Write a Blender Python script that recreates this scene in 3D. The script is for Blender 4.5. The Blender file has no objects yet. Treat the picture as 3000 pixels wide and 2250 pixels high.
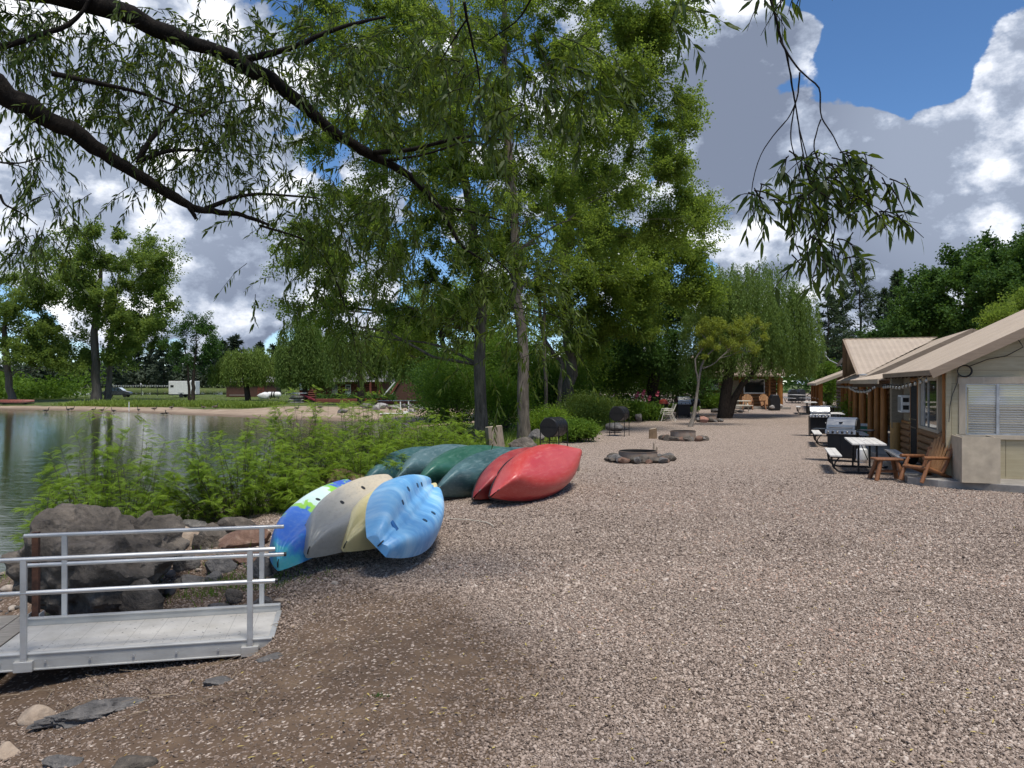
import bpy, bmesh, math, random
import numpy as np
from mathutils import Vector, Matrix, noise as mnoise
R = math.radians
rng = np.random.default_rng(7)
random.seed(7)
C = bpy.context.scene.collection
CAM = np.array([0.0, 0.0, 2.15]); F = 2253.0
def P(px, py, Y):
    """world point seen at picture position (3000x2250) at distance Y"""
    return np.array([(px-1500)/F*Y, Y, CAM[2]-(py-1125)/F*Y])
def GP(px, py, z=0.0):
    """point on the level z seen at that picture position"""
    Y = (CAM[2]-z)*F/(py-1125)
    return np.array([(px-1500)/F*Y, Y, z])
def nrm(v):
    v = np.asarray(v, float); return v/np.maximum(np.linalg.norm(v, axis=-1, keepdims=True), 1e-9)
def sstep(a, b, x):
    t = np.clip((np.asarray(x, float)-a)/(b-a), 0, 1); return t*t*(3-2*t)

# ------------------------------------------------------------------ objects
def tag(o, label=None, cat=None, group=None, kind=None):
    if label: o['label'] = label
    if cat: o['category'] = cat
    if group: o['group'] = group
    if kind: o['kind'] = kind
    return o
def empty(name, loc=(0,0,0), rz=0.0, label=None, cat=None, group=None, rot=None):
    o = bpy.data.objects.new(name, None); C.objects.link(o)
    o.location = loc; o.rotation_euler = rot if rot is not None else (0, 0, rz)
    o.empty_display_size = 0.1
    return tag(o, label, cat, group)
def link(name, me, parent=None, loc=None, rot=None):
    o = bpy.data.objects.new(name, me); C.objects.link(o)
    if parent is not None: o.parent = parent
    if loc is not None: o.location = loc
    if rot is not None: o.rotation_euler = rot
    return o
def copy_tree(o, parent=None):
    c = o.copy(); C.objects.link(c); c.parent = parent
    for ch in list(o.children): copy_tree(ch, c)
    return c
def np_mesh(name, verts, faces, mat=None, smooth=False, tone=None, tone_name='tone', sharp=None):
    """faces: (N,3)/(N,4) array or list of arrays"""
    me = bpy.data.meshes.new(name)
    verts = np.asarray(verts, np.float32)
    if isinstance(faces, np.ndarray): faces = [faces]
    faces = [f for f in faces if len(f)]
    nl = sum(f.size for f in faces); nf = sum(len(f) for f in faces)
    me.vertices.add(len(verts)); me.vertices.foreach_set('co', verts.ravel())
    me.loops.add(nl); me.polygons.add(nf)
    li = np.concatenate([f.ravel() for f in faces]).astype(np.int32)
    me.loops.foreach_set('vertex_index', li)
    sizes = np.concatenate([np.full(len(f), f.shape[1], np.int32) for f in faces])
    st = np.zeros(nf, np.int32); st[1:] = np.cumsum(sizes)[:-1]
    me.polygons.foreach_set('loop_start', st)
    try: me.polygons.foreach_set('loop_total', sizes)
    except Exception: pass
    me.update(calc_edges=True)
    me.polygons.foreach_set('use_smooth', np.full(nf, bool(smooth)))
    if tone is not None:
        tone = np.asarray(tone, np.float32)
        dom = 'FACE' if len(tone) == nf else 'POINT'
        a = me.attributes.new(tone_name, 'FLOAT', dom); a.data.foreach_set('value', tone)
    if mat is not None: me.materials.append(mat)
    if smooth and sharp: me.set_sharp_from_angle(angle=R(sharp))
    return me

class MB:
    """collects boxes, tubes, lathes and builds them as ONE mesh object"""
    def __init__(s): s.v = []; s.f = []; s.n = 0
    def add(s, v, f):
        v = np.asarray(v, float); s.v.append(v)
        for q in f: s.f.append([int(i)+s.n for i in q])
        s.n += len(v); return s
    def box(s, c, size, rot=None, taper=None):
        h = np.array(size, float)/2
        v = np.array([[x,y,z] for z in (-1,1) for y in (-1,1) for x in (-1,1)], float)*h
        if taper: v[4:, :2] *= taper
        if rot is not None: v = v @ np.array(rot).T
        return s.add(v+np.array(c, float), [(0,2,3,1),(4,5,7,6),(0,1,5,4),(2,6,7,3),(0,4,6,2),(1,3,7,5)])
    def bar(s, a, b, w, h, up=(0,0,1)):
        """rectangular bar from a to b; w across, h along up"""
        a = np.array(a, float); b = np.array(b, float); d = b-a; L = np.linalg.norm(d); d = d/L
        x = np.cross(d, up)
        if np.linalg.norm(x) < 1e-4: x = np.cross(d, (1,0,0))
        x = nrm(x); u = np.cross(x, d)
        return s.box((a+b)/2, (w, L, h), np.column_stack([x, d, u]))
    def tube(s, pts, r, n=8, cap=True, flat=1.0):
        pts = np.asarray(pts, float); m = len(pts)
        r = np.broadcast_to(np.asarray(r, float), (m,))
        t = np.gradient(pts, axis=0); t = nrm(t)
        x = np.cross(t[0], (0,0,1.0))
        if np.linalg.norm(x) < 1e-3: x = np.cross(t[0], (1.0,0,0))
        x = nrm(x); V = []
        ang = np.arange(n)*2*math.pi/n
        for i in range(m):
            x = x - t[i]*np.dot(x, t[i]); x = nrm(x); y = np.cross(t[i], x)
            V.append(pts[i] + r[i]*(np.cos(ang)[:,None]*x + flat*np.sin(ang)[:,None]*y))
        V = np.concatenate(V); Fc = []
        for i in range(m-1):
            for k in range(n):
                k2 = (k+1) % n
                Fc.append((i*n+k, i*n+k2, (i+1)*n+k2, (i+1)*n+k))
        if cap:
            Fc.append(tuple(range(n))[::-1]); Fc.append(tuple((m-1)*n+k for k in range(n)))
        return s.add(V, Fc)
    def cyl(s, a, b, r, n=16, r2=None): return s.tube([a, b], [r, r if r2 is None else r2], n)
    def lathe(s, prof, c=(0,0,0), n=24, axis='z'):
        """prof: list of (radius, height)"""
        ang = np.arange(n)*2*math.pi/n; V = []; Fc = []
        for (r, z) in prof:
            p = np.column_stack([r*np.cos(ang), r*np.sin(ang), np.full(n, z)])
            if axis == 'y': p = p[:, [0,2,1]]
            if axis == 'x': p = p[:, [2,0,1]]
            V.append(p)
        for i in range(len(prof)-1):
            for k in range(n):
                k2 = (k+1) % n; q = (i*n+k, i*n+k2, (i+1)*n+k2, (i+1)*n+k)
                Fc.append(q if axis != 'y' else q[::-1])
        return s.add(np.concatenate(V)+np.array(c, float), Fc)
    def disc(s, c, r, n=20, axis='z'):
        ang = np.arange(n)*2*math.pi/n
        p = np.column_stack([r*np.cos(ang), r*np.sin(ang), np.zeros(n)])
        if axis == 'y': p = p[:, [0,2,1]]
        if axis == 'x': p = p[:, [2,0,1]]
        return s.add(p+np.array(c, float), [tuple(range(n))])
    def prism(s, poly, a, b):
        """polygon (list of 3-D points on one plane, offset a) swept by vector b"""
        p = np.array(poly, float)+np.array(a, float); n = len(p)
        V = np.concatenate([p, p+np.array(b, float)])
        Fc = [tuple(range(n))[::-1], tuple(range(n, 2*n))]
        for k in range(n):
            k2 = (k+1) % n; Fc.append((k, k2, n+k2, n+k))
        return s.add(V, Fc)
    def quad(s, *p): return s.add(np.array(p, float), [tuple(range(len(p)))])
    def build(s, name, mat, parent=None, smooth=False, bevel=0.0, loc=None, sharp=35, seg=2, rot=None):
        me = bpy.data.meshes.new(name)
        me.from_pydata(np.concatenate(s.v).tolist(), [], s.f); me.update()
        bm = bmesh.new(); bm.from_mesh(me); bmesh.ops.recalc_face_normals(bm, faces=bm.faces); bm.to_mesh(me); bm.free()
        if mat is not None: me.materials.append(mat)
        if smooth:
            me.polygons.foreach_set('use_smooth', np.full(len(me.polygons), True))
            me.set_sharp_from_angle(angle=R(sharp))
        o = link(name, me, parent, loc, rot)
        if bevel > 0:
            m = o.modifiers.new('bevel', 'BEVEL'); m.width = bevel; m.segments = seg; m.limit_method = 'ANGLE'; m.angle_limit = R(40)
        return o

# ------------------------------------------------------------------ materials
class NT:
    def __init__(s, tree): s.t = tree; s.n = tree.nodes; s.l = tree.links
    def node(s, typ, **kw):
        n = s.n.new(typ)
        for k, v in kw.items():
            if k.startswith('i_'):
                key = k[2:]
                key = int(key) if key.isdigit() else key.replace('_', ' ')
                s.set(n.inputs[key], v)
            else: setattr(n, k, v)
        return n
    def set(s, sock, v):
        if isinstance(v, bpy.types.NodeSocket): s.l.new(v, sock)
        elif isinstance(v, bpy.types.Node): s.l.new(v.outputs[0], sock)
        else:
            if isinstance(v, (tuple, list)) and len(v) == 3 and sock.type == 'RGBA': v = (*v, 1)
            sock.default_value = v
    def math(s, op, a, b=None, c=None, clamp=False):
        n = s.n.new('ShaderNodeMath'); n.operation = op; n.use_clamp = clamp
        for i, v in enumerate((a, b, c)):
            if v is not None: s.set(n.inputs[i], v)
        return n.outputs[0]
    def vmath(s, op, a, b=None, sc=None):
        n = s.n.new('ShaderNodeVectorMath'); n.operation = op
        s.set(n.inputs[0], a)
        if b is not None: s.set(n.inputs[1], b)
        if sc is not None: s.set(n.inputs['Scale'], sc)
        return n.outputs['Value'] if op in ('DOT_PRODUCT', 'LENGTH') else n.outputs[0]
    def mix(s, fac, a, b, blend='MIX'):
        n = s.n.new('ShaderNodeMix'); n.data_type = 'RGBA'; n.blend_type = blend
        s.set(n.inputs[0], fac); s.set(n.inputs[6], a); s.set(n.inputs[7], b); return n.outputs[2]
    def ramp(s, fac, stops, interp='LINEAR'):
        n = s.n.new('ShaderNodeValToRGB'); n.color_ramp.interpolation = interp
        e = n.color_ramp.elements
        while len(e) < len(stops): e.new(0.5)
        for el, (p, c) in zip(e, stops):
            el.position = p; el.color = (*c, 1) if len(c) == 3 else c
        s.set(n.inputs[0], fac); return n.outputs[0]
    def noise(s, vec, scale, detail=4, rough=0.55, dist=0.0, out='Fac'):
        n = s.n.new('ShaderNodeTexNoise'); n.inputs['Scale'].default_value = scale
        n.inputs['Detail'].default_value = detail; n.inputs['Roughness'].default_value = rough
        n.inputs['Distortion'].default_value = dist
        if vec is not None: s.l.new(vec, n.inputs['Vector'])
        return n.outputs[out]
    def maprange(s, v, a, b, c=0.0, d=1.0, smooth=False):
        n = s.n.new('ShaderNodeMapRange'); n.interpolation_type = 'SMOOTHSTEP' if smooth else 'LINEAR'
        s.set(n.inputs[0], v)
        for i, x in zip((1,2,3,4), (a,b,c,d)): s.set(n.inputs[i], x)
        return n.outputs[0]
    def bump(s, h, strength=0.3, dist=0.02):
        n = s.n.new('ShaderNodeBump'); n.inputs['Strength'].default_value = strength
        n.inputs['Distance'].default_value = dist; s.set(n.inputs['Height'], h); return n.outputs[0]
    def attr(s, name): 
        n = s.n.new('ShaderNodeAttribute'); n.attribute_name = name; return n.outputs['Fac']
def newmat(name):
    m = bpy.data.materials.new(name); m.use_nodes = True
    nt = NT(m.node_tree); b = m.node_tree.nodes['Principled BSDF']
    return m, nt, b
def objco(nt): return nt.node('ShaderNodeTexCoord').outputs['Object']
def geopos(nt): return nt.node('ShaderNodeNewGeometry').outputs['Position']
def plain(name, col, rough=0.6, var=0.25, scale=6.0, metal=0.0, bump=0.0, bscale=40.0, col2=None, spec=0.5, stretch=None):
    """colour with noise variation of its own (wear, dirt), optional bump"""
    m, nt, b = newmat(name); co = objco(nt)
    if stretch: 
        mp = nt.node('ShaderNodeMapping', i_Vector=co); mp.inputs['Scale'].default_value = stretch; co = mp.outputs[0]
    n = nt.noise(co, scale, 5, 0.6)
    c2 = col2 if col2 else tuple(max(0, c*(1-var*1.6)) for c in col)
    c1 = tuple(min(1, c*(1+var*0.5)) for c in col)
    f = nt.maprange(n, 0.3, 0.7)
    nt.l.new(nt.mix(f, c1, c2), b.inputs['Base Color'])
    b.inputs['Roughness'].default_value = rough; b.inputs['Metallic'].default_value = metal
    b.inputs['Specular IOR Level'].default_value = spec
    if bump > 0:
        n2 = nt.noise(co, bscale, 4, 0.6); nt.l.new(nt.bump(n2, bump, 0.02), b.inputs['Normal'])
    return m
def leafmat(name, c_dark, c_light, trans=0.35, rough=0.55, spec=0.3):
    """leaf colour varies leaf by leaf (attribute tone)"""
    m, nt, b = newmat(name); t = nt.attr('tone')
    col = nt.mix(t, c_dark, c_light)
    nt.l.new(col, b.inputs['Base Color']); b.inputs['Roughness'].default_value = rough
    b.inputs['Specular IOR Level'].default_value = spec
    tr = nt.node('ShaderNodeBsdfTranslucent')
    tc = nt.mix(0.5, col, (min(1, c_light[0]*1.6), min(1, c_light[1]*1.5), c_light[2]*0.8))
    nt.l.new(tc, tr.inputs['Color'])
    mx = nt.node('ShaderNodeMixShader'); mx.inputs[0].default_value = trans
    nt.l.new(b.outputs[0], mx.inputs[1]); nt.l.new(tr.outputs[0], mx.inputs[2])
    nt.l.new(mx.outputs[0], m.node_tree.nodes['Material Output'].inputs['Surface'])
    return m
# ------------------------------------------------------------------ world, sun, camera
SUN_AZ, SUN_EL = 152.0, 69.0
def dirpx(px, py): return nrm(np.array([(px-1500)/F, 1.0, (1125-py)/F]))
def make_world():
    w = bpy.data.worlds.new('World'); bpy.context.scene.world = w; w.use_nodes = True
    nt = NT(w.node_tree); nt.n.clear()
    out = nt.node('ShaderNodeOutputWorld')
    sky = nt.node('ShaderNodeTexSky'); sky.sky_type = 'NISHITA'; sky.sun_disc = False
    sky.sun_elevation = R(SUN_EL); sky.sun_rotation = R(SUN_AZ % 360); sky.altitude = 2200; sky.ozone_density = 4.0; sky.air_density = 1.0; sky.dust_density = 0.0
    bg = nt.node('ShaderNodeBackground'); bg.inputs['Strength'].default_value = 0.068
    hs = nt.node('ShaderNodeHueSaturation', i_Color=sky.outputs[0]); hs.inputs['Saturation'].default_value = 1.12; nt.l.new(hs.outputs[0], bg.inputs['Color'])
    d = nt.node('ShaderNodeTexCoord').outputs['Generated']
    mp = nt.node('ShaderNodeMapping', i_Vector=d); mp.inputs['Scale'].default_value = (1, 1, 1.5)
    mp.inputs['Location'].default_value = (0.13, 0.4, 0.22)
    v = mp.outputs[0]
    # billow noise, taken twice: at the direction itself and a little towards the sun
    sv = nrm(np.array([-0.25, 0.05, 0.35]))*0.030
    def field(vec):
        return nt.math('ADD', nt.math('MULTIPLY', nt.noise(vec, 3.0, 2, 0.5), 0.56), nt.math('MULTIPLY', nt.noise(vec, 10.0, 7, 0.62), 0.44))
    vo = nt.node('ShaderNodeTexVoronoi', feature='F1'); vo.inputs['Scale'].default_value = 8.0
    wv = nt.node('ShaderNodeTexNoise'); wv.inputs['Scale'].default_value = 7.0; wv.inputs['Detail'].default_value = 4; nt.l.new(v, wv.inputs['Vector'])
    nt.l.new(nt.vmath('ADD', v, nt.vmath('SCALE', wv.outputs['Color'], None, 0.16)), vo.inputs['Vector'])
    vo.inputs['Detail'].default_value = 1.5; vo.inputs['Roughness'].default_value = 0.5
    puff = nt.math('SUBTRACT', 0.5, vo.outputs['Distance'])
    g0 = field(v); g1 = field(nt.vmath('ADD', v, tuple(sv*1.4)))
    f0 = nt.math('ADD', nt.math('ADD', g0, nt.math('MULTIPLY', puff, 0.34)), 0.035)
    # where the cloud banks and the blue gaps stand, by direction
    cov = f0
    blobs = [(2520, 0, 11, 4, -.28), (2640, 170, 5.5, 2, -.20), (2790, 110, 6.5, 2, -.18), (2280, 340, 8.0, 4.0, .32), (2880, 430, 9, 4, .14), (2150, 90, 4.5, 1.5, .14), (2330, 90, 2.2, .3, .13), (2620, 150, 1.8, .2, .16), (2720, 170, 2.6, .3, .15),
             (2900, 520, 12, 5, .24), (2960, 40, 4.5, 1, .20), (2700, 560, 9, 5, .16), (2400, 640, 10, 4, .12), (2080, 120, 6.5, 3, .20), (1800, 300, 12, 6, .10),
             (2700, 900, 14, 6, .10), (300, 420, 6, 1, -.10), (560, 560, 4, 1, -.08), (900, 200, 9, 2, -.06), (100, 100, 11, 3, .22), (300, 620, 7, 3, .12),
             (620, 800, 11, 3, .10), (520, 250, 12, 4, .13), (900, 480, 13, 4, .15), (650, 700, 9, 3, .10), (100, 560, 7, 3, .14), (680, 560, 5, 2, .12)]
    for (px, py, ro, ri, a) in blobs:
        dp = nt.vmath('DOT_PRODUCT', d, tuple(dirpx(px, py)))
        cov = nt.math('ADD', cov, nt.math('MULTIPLY', nt.maprange(dp, math.cos(R(ro)), math.cos(R(ri)), 0, 1, True), a))
    dens = nt.maprange(cov, 0.478, 0.522, 0, 1, True)
    thick = nt.maprange(cov, 0.55, 0.98, 0, 1, True)
    rel = nt.math('ADD', nt.math('MULTIPLY', nt.math('SUBTRACT', g0, g1), 6.5), nt.math('MULTIPLY', nt.math('ADD', puff, -.10), 1.15))
    shade = nt.math('ADD', nt.math('SUBTRACT', 0.84, nt.math('MULTIPLY', thick, 0.36)), nt.math('MULTIPLY', rel, 0.95), clamp=True)
    # the bank round the hidden sun glows, the one at mid right is a grey underside
    sd = nt.vmath('DOT_PRODUCT', d, tuple(dirpx(100, 100)))
    shade = nt.math('ADD', shade, nt.math('MULTIPLY', nt.maprange(sd, math.cos(R(22)), math.cos(R(4)), 0, 1, True), 0.30), clamp=True)
    gd = nt.vmath('DOT_PRODUCT', d, tuple(dirpx(2300, 350)))
    shade = nt.math('SUBTRACT', shade, nt.math('MULTIPLY', nt.maprange(gd, math.cos(R(10)), math.cos(R(3)), 0, 1, True), 0.18), clamp=True)
    gd = nt.vmath('DOT_PRODUCT', d, tuple(dirpx(2840, 420)))
    shade = nt.math('ADD', shade, nt.math('MULTIPLY', nt.maprange(gd, math.cos(R(11)), math.cos(R(3)), 0, 1, True), 0.20), clamp=True)
    col = nt.ramp(shade, [(0.0, (.155,.185,.255)), (0.35, (.29,.335,.425)), (0.65, (.54,.575,.65)), (1.0, (.90,.91,.93))])
    cb = nt.node('ShaderNodeBackground'); cb.inputs['Strength'].default_value = 0.69
    nt.l.new(col, cb.inputs['Color'])
    mx = nt.node('ShaderNodeMixShader'); nt.l.new(dens, mx.inputs[0])
    nt.l.new(bg.outputs[0], mx.inputs[1]); nt.l.new(cb.outputs[0], mx.inputs[2])
    nt.l.new(mx.outputs[0], out.inputs['Surface'])
    w.cycles.sampling_method = 'MANUAL'; w.cycles.sample_map_resolution = 512
make_world()
sl = bpy.data.lights.new('sun', 'SUN'); sl.energy = 2.15; sl.angle = R(17.0); sl.color = (1.0, 0.955, 0.88)
so = bpy.data.objects.new('sun', sl); C.objects.link(so)
sd_ = Vector((math.sin(R(SUN_AZ))*math.cos(R(SUN_EL)), math.cos(R(SUN_AZ))*math.cos(R(SUN_EL)), math.sin(R(SUN_EL))))
so.rotation_euler = sd_.to_track_quat('Z', 'Y').to_euler()
so.location = (0, 0, 40)
cd = bpy.data.cameras.new('camera'); co_ = bpy.data.objects.new('camera', cd); C.objects.link(co_)
co_.location = CAM.tolist(); co_.rotation_euler = (R(90), 0, 0)
cd.sensor_width = 36.0; cd.lens = 36.0*F/3000.0; cd.clip_end = 3000; cd.clip_start = 0.05
sc = bpy.context.scene; sc.camera = co_
sc.render.engine = 'CYCLES'
sc.view_settings.view_transform = 'Standard'; sc.view_settings.look = 'None'; sc.view_settings.exposure = 1.13; sc.view_settings.gamma = 1.0
cy = sc.cycles
cy.max_bounces = 6; cy.diffuse_bounces = 4; cy.glossy_bounces = 3; cy.transmission_bounces = 4; cy.transparent_max_bounces = 6
cy.sample_clamp_indirect = 6.0; cy.caustics_reflective = False; cy.caustics_refractive = False
cy.use_denoising = True
try: cy.denoiser = 'OPENIMAGEDENOISE'
except Exception: pass

# ------------------------------------------------------------------ ground
WZ = -1.0                                   # water level
_sy = np.array([-20, 0, 8, 13, 20, 30, 45, 56, 60]); _sx = np.array([-7.2, -7.0, -7.4, -8.4, -8.0, -7.6, -7.2, -7.6, -8.2])
_by = np.array([-20, 0, 5, 7, 8, 9, 10, 11, 14, 18, 22, 26, 30, 36, 45, 60, 90]); _bx = np.array([-0.8, -0.8, -0.9, -1.1, -1.5, -2.3, -3.0, -3.3, -3.6, -2.6, -1.2, 0.2, 2.6, 4.0, 6.0, 8.5, 11.0])
_fx = np.array([-400, -120, -63, -45, -29, -20, -12, -8, -4]); _fy = np.array([130, 112, 95, 86, 74.5, 68, 63, 60, 58])
def vn(x, y, s, seed=0.0):
    """cheap smooth 2-D noise in -1..1 (sum of rotated sines)"""
    x = np.asarray(x, float)*s+seed*1.7; y = np.asarray(y, float)*s-seed*2.3
    return (np.sin(x*1.0+1.3*np.sin(y*0.7+seed))+np.sin(y*1.13+1.1*np.sin(x*0.83+2.1))+np.sin((x+y)*0.71+1.7*np.sin((x-y)*0.53)))/3.0
def height(x, y):
    x = np.asarray(x, float); y = np.asarray(y, float)
    xs = np.interp(y, _sy, _sx)+0.35*vn(y, y*0, 0.9); xb = np.interp(y, _by, _bx)
    rise = 0.5*sstep(24, 75, y)*sstep(-2, 10, x)
    # near bank: from the gravel edge down to the water
    t = np.clip((xb-x)/np.maximum(xb-xs, 0.5), 0, 1.6)
    lin = sstep(11, 8, y)*0.5
    drop = np.where(t < 1, (0.45+lin)*t+(0.55-lin)*t*t, 1+1.6*(t-1)+2*(t-1)**2)
    near = rise-drop*(1.0+rise)-0.02
    near = np.maximum(near, -3.0)
    # far bank
    fy = np.interp(x, _fx, _fy)
    u = y-fy
    far = np.where(u > 0, WZ+0.02+0.72*sstep(0, 16, u)+0.40*sstep(10, 70, u), np.maximum(WZ+0.06*u, -3.0))
    far = far-0.02-1.9*sstep(150, 170, y)*(1-sstep(345, 372, y))*sstep(10, -25, x)
    farm = np.maximum(far, WZ-2.0)
    k = sstep(55, 66, y-0.25*np.maximum(x, 0))
    k = np.where(x > xb+4, sstep(66, 110, y), k)
    bank = sstep(-9, 1, x)                      # right of the pond the two banks join
    z = np.where(y < 55, near, near*(1-k)+np.maximum(farm, near*bank-5*(1-bank))*k)
    z = z+0.012*vn(x, y, 2.1)*sstep(1, -2, x-xb)
    lx = (x+2.21)*math.cos(R(12))+(y-7.13)*math.sin(R(12)); ly = -(x+2.21)*math.sin(R(12))+(y-7.13)*math.cos(R(12))
    dip = sstep(.10, -.30, lx)*sstep(-5, -4, lx)*sstep(-.6, -.2, ly)*sstep(1.5, 1.1, ly)
    z = z*(1-dip)+np.minimum(z, -.34+.06*lx)*dip
    # shallow wear on the gravel
    z = z+0.018*vn(x, y, 0.55, 2)*sstep(-3, 0, x-xb)*sstep(80, 30, y)
    return z
def gz(x, y): return float(height(np.array([x]), np.array([y]))[0])
def gravel_cover(x, y):
    """1 = thick gravel, 0 = bare dirt"""
    xb = np.interp(y, _by, _bx)
    n = 0.55*vn(x, y, 1.1, 5)+0.35*vn(x, y, 2.7, 9)+0.2*vn(x, y, 6.0, 3)
    # worn dirt patch in the near left
    e1 = 1.1-np.hypot((x+1.15+0.25*(y-6.0))/1.25, (y-6.0)/1.9)
    e2 = 1.1-np.hypot((x+2.5)/1.8, (y-4.8)/1.2)
    e3 = 0.9-np.hypot((x+1.2)/0.9, (y-4.6)/0.55)
    w = np.maximum.reduce([e1, e2, e3])
    c = 1-sstep(-0.85, 0.85, w+0.45*n)
    c = np.minimum(c, 0.25+0.75*sstep(-1.6, 0.3, x-xb+0.8*n))
    return np.clip(c, 0, 1)
def axis_pts(segs):
    out = []
    for a, b, st in segs: out.append(np.arange(a, b, st))
    return np.concatenate(out+[np.array([segs[-1][1]])])
gx = axis_pts([(-900, -300, 60), (-300, -100, 10), (-100, -40, 2.5), (-40, -12, 0.8), (-12, -5, 0.35), (-5, 3, 0.12), (3, 14, 0.4), (14, 40, 1.5), (40, 120, 8), (120, 900, 60)])
gy = axis_pts([(-60, -8, 6), (-8, 3, 0.8), (3, 11, 0.12), (11, 20, 0.3), (20, 50, 0.6), (50, 110, 1.2), (110, 200, 4), (200, 500, 12), (500, 1800, 100)])
GX, GY = np.meshgrid(gx, gy); GZ = height(GX, GY)
nx, ny = len(gx), len(gy)
idx = np.arange(nx*ny).reshape(ny, nx)
gf = np.stack([idx[:-1,:-1].ravel(), idx[:-1,1:].ravel(), idx[1:,1:].ravel(), idx[1:,:-1].ravel()], 1)
X_, Y_, Z_ = GX.ravel(), GY.ravel(), GZ.ravel()
xb_ = np.interp(Y_, _by, _bx); fy_ = np.interp(X_, _fx, _fy); u_ = Y_-fy_
cover = gravel_cover(X_, Y_)
isroad = sstep(-0.6, 0.4, X_-xb_+0.35*vn(X_, Y_, 1.3))*(Y_ < 140)
farside = ((Y_ > 54) & (X_ < xb_+2)).astype(float)*sstep(-2, 1, u_+np.where(X_ > -8, 8, 0))
sand = farside*sstep(2.2, -2.2, u_-np.interp(X_, [-60, -29, -22], [6.5, 9.0, 16])+1.2*vn(X_, Y_, 0.35))*sstep(11, 1, X_)
lawn = np.maximum(farside*(1-sand), 0.75*np.clip(1-isroad, 0, 1)*(Y_ > 17)*(X_ > np.interp(Y_, _sy, _sx)+1.2)*(1-sand))
bankm = np.clip(1-isroad-farside, 0, 1)
def make_ground():
    m, nt, b = newmat('ground'); pos = geopos(nt)
    a_c = nt.attr('cover'); a_r = nt.attr('road'); a_s = nt.attr('sand'); a_l = nt.attr('lawn')
    # gravel stones
    def stones(scale, stops):
        vo = nt.node('ShaderNodeTexVoronoi', feature='F1'); vo.inputs['Scale'].default_value = scale
        mpn = nt.node('ShaderNodeMapping', i_Vector=pos); mpn.inputs['Scale'].default_value = (1, 1, 0.2)
        nz = nt.node('ShaderNodeTexNoise'); nz.inputs['Scale'].default_value = scale*0.9; nz.inputs['Detail'].default_value = 2
        nt.l.new(mpn.outputs[0], nz.inputs['Vector'])
        vv = nt.vmath('ADD', mpn.outputs[0], nt.vmath('SCALE', nz.outputs['Color'], None, 0.5/scale))
        nt.l.new(vv, vo.inputs['Vector'])
        sep = nt.node('ShaderNodeSeparateColor', i_Color=vo.outputs['Color'])
        c = nt.ramp(sep.outputs[0], stops)
        return c, vo.outputs['Distance'], sep.outputs[1]
    st = [(0.0, (.075,.056,.044)), (0.14, (.165,.123,.095)), (0.40, (.275,.211,.166)), (0.65, (.370,.291,.235)), (0.86, (.45,.367,.303)), (1.0, (.57,.49,.41))]
    gc, gd, g2 = stones(44.0, st)
    dd = nt.maprange(gd, 0.15, 0.62, 1.0, 0.0)
    gcol = nt.mix(nt.maprange(gd, 0.50, 0.78), nt.mix(1.0, gc, (1.22, 1.22, 1.24), 'MULTIPLY'), (.06,.044,.035))
    big = nt.noise(pos, 0.35, 4, 0.6)
    gcol = nt.mix(nt.math('MULTIPLY', nt.maprange(big, 0.42, 0.72), 0.40), gcol, nt.mix(0.35, gcol, (.20,.145,.105)))
    # bare dirt with scattered chips
    dn = nt.noise(pos, 2.2, 6, 0.65); dn2 = nt.noise(pos, 40, 3, 0.6)
    dcol = nt.ramp(dn, [(0.25, (.055,.036,.024)), (0.5, (.105,.069,.045)), (0.72, (.175,.118,.074))])
    dcol = nt.mix(nt.maprange(dn2, 0.42, 0.75), dcol, (.115,.078,.052))
    # cover edge broken up by noise
    cn = nt.math('ADD', a_c, nt.math('MULTIPLY', nt.math('SUBTRACT', nt.noise(pos, 9, 5, 0.7), 0.5), 0.9))
    cf = nt.maprange(cn, 0.35, 0.75, 0, 1, True)
    chips = nt.math('GREATER_THAN', g2, 0.82)
    rn = nt.math('ADD', a_r, nt.math('MULTIPLY', nt.math('SUBTRACT', nt.noise(pos, 3, 4, 0.6), 0.5), 0.6))
    rf = nt.maprange(rn, 0.35, 0.65, 0, 1, True)
    cf = nt.math('MULTIPLY', cf, nt.math('ADD', 0.25, nt.math('MULTIPLY', rf, 0.75)))
    stone = nt.math('MAXIMUM', cf, nt.math('MULTIPLY', chips, 0.85))
    near = nt.mix(stone, dcol, gcol)
    # low grass, dry and green, with soil showing
    gn = nt.noise(pos, 0.5, 5, 0.65); gn2 = nt.noise(pos, 14, 3, 0.7)
    lcol = nt.ramp(gn, [(0.3, (.045,.075,.016)), (0.5, (.085,.115,.026)), (0.68, (.17,.16,.055)), (0.85, (.24,.19,.10))])
    lcol = nt.mix(nt.maprange(gn2, 0.35, 0.7), lcol, nt.mix(0.5, lcol, (.02,.035,.008)))
    sn = nt.noise(pos, 0.8, 5, 0.6); sn2 = nt.noise(pos, 11, 4, 0.7)
    scol = nt.ramp(sn, [(0.3, (.235,.172,.122)), (0.55, (.325,.245,.178)), (0.75, (.39,.315,.242))])
    scol = nt.mix(nt.maprange(sn2, 0.60, 0.75), scol, (.16,.11,.075))
    # wet rim beside the water
    sepz = nt.node('ShaderNodeSeparateXYZ', i_Vector=pos)
    wet = nt.maprange(sepz.outputs[2], WZ+0.02, WZ+0.16, 1, 0, True)
    ln = nt.math('ADD', a_l, nt.math('MULTIPLY', nt.math('SUBTRACT', nt.noise(pos, 1.1, 5, 0.7), 0.5), 0.9))
    col = nt.mix(nt.maprange(a_s, 0.3, 0.7, 0, 1, True), near, scol)
    col = nt.mix(nt.maprange(ln, 0.35, 0.65, 0, 1, True), col, lcol)
    col = nt.mix(nt.math('MULTIPLY', wet, 0.75), col, nt.mix(1.0, col, (.35,.32,.30), 'MULTIPLY'))
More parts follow.
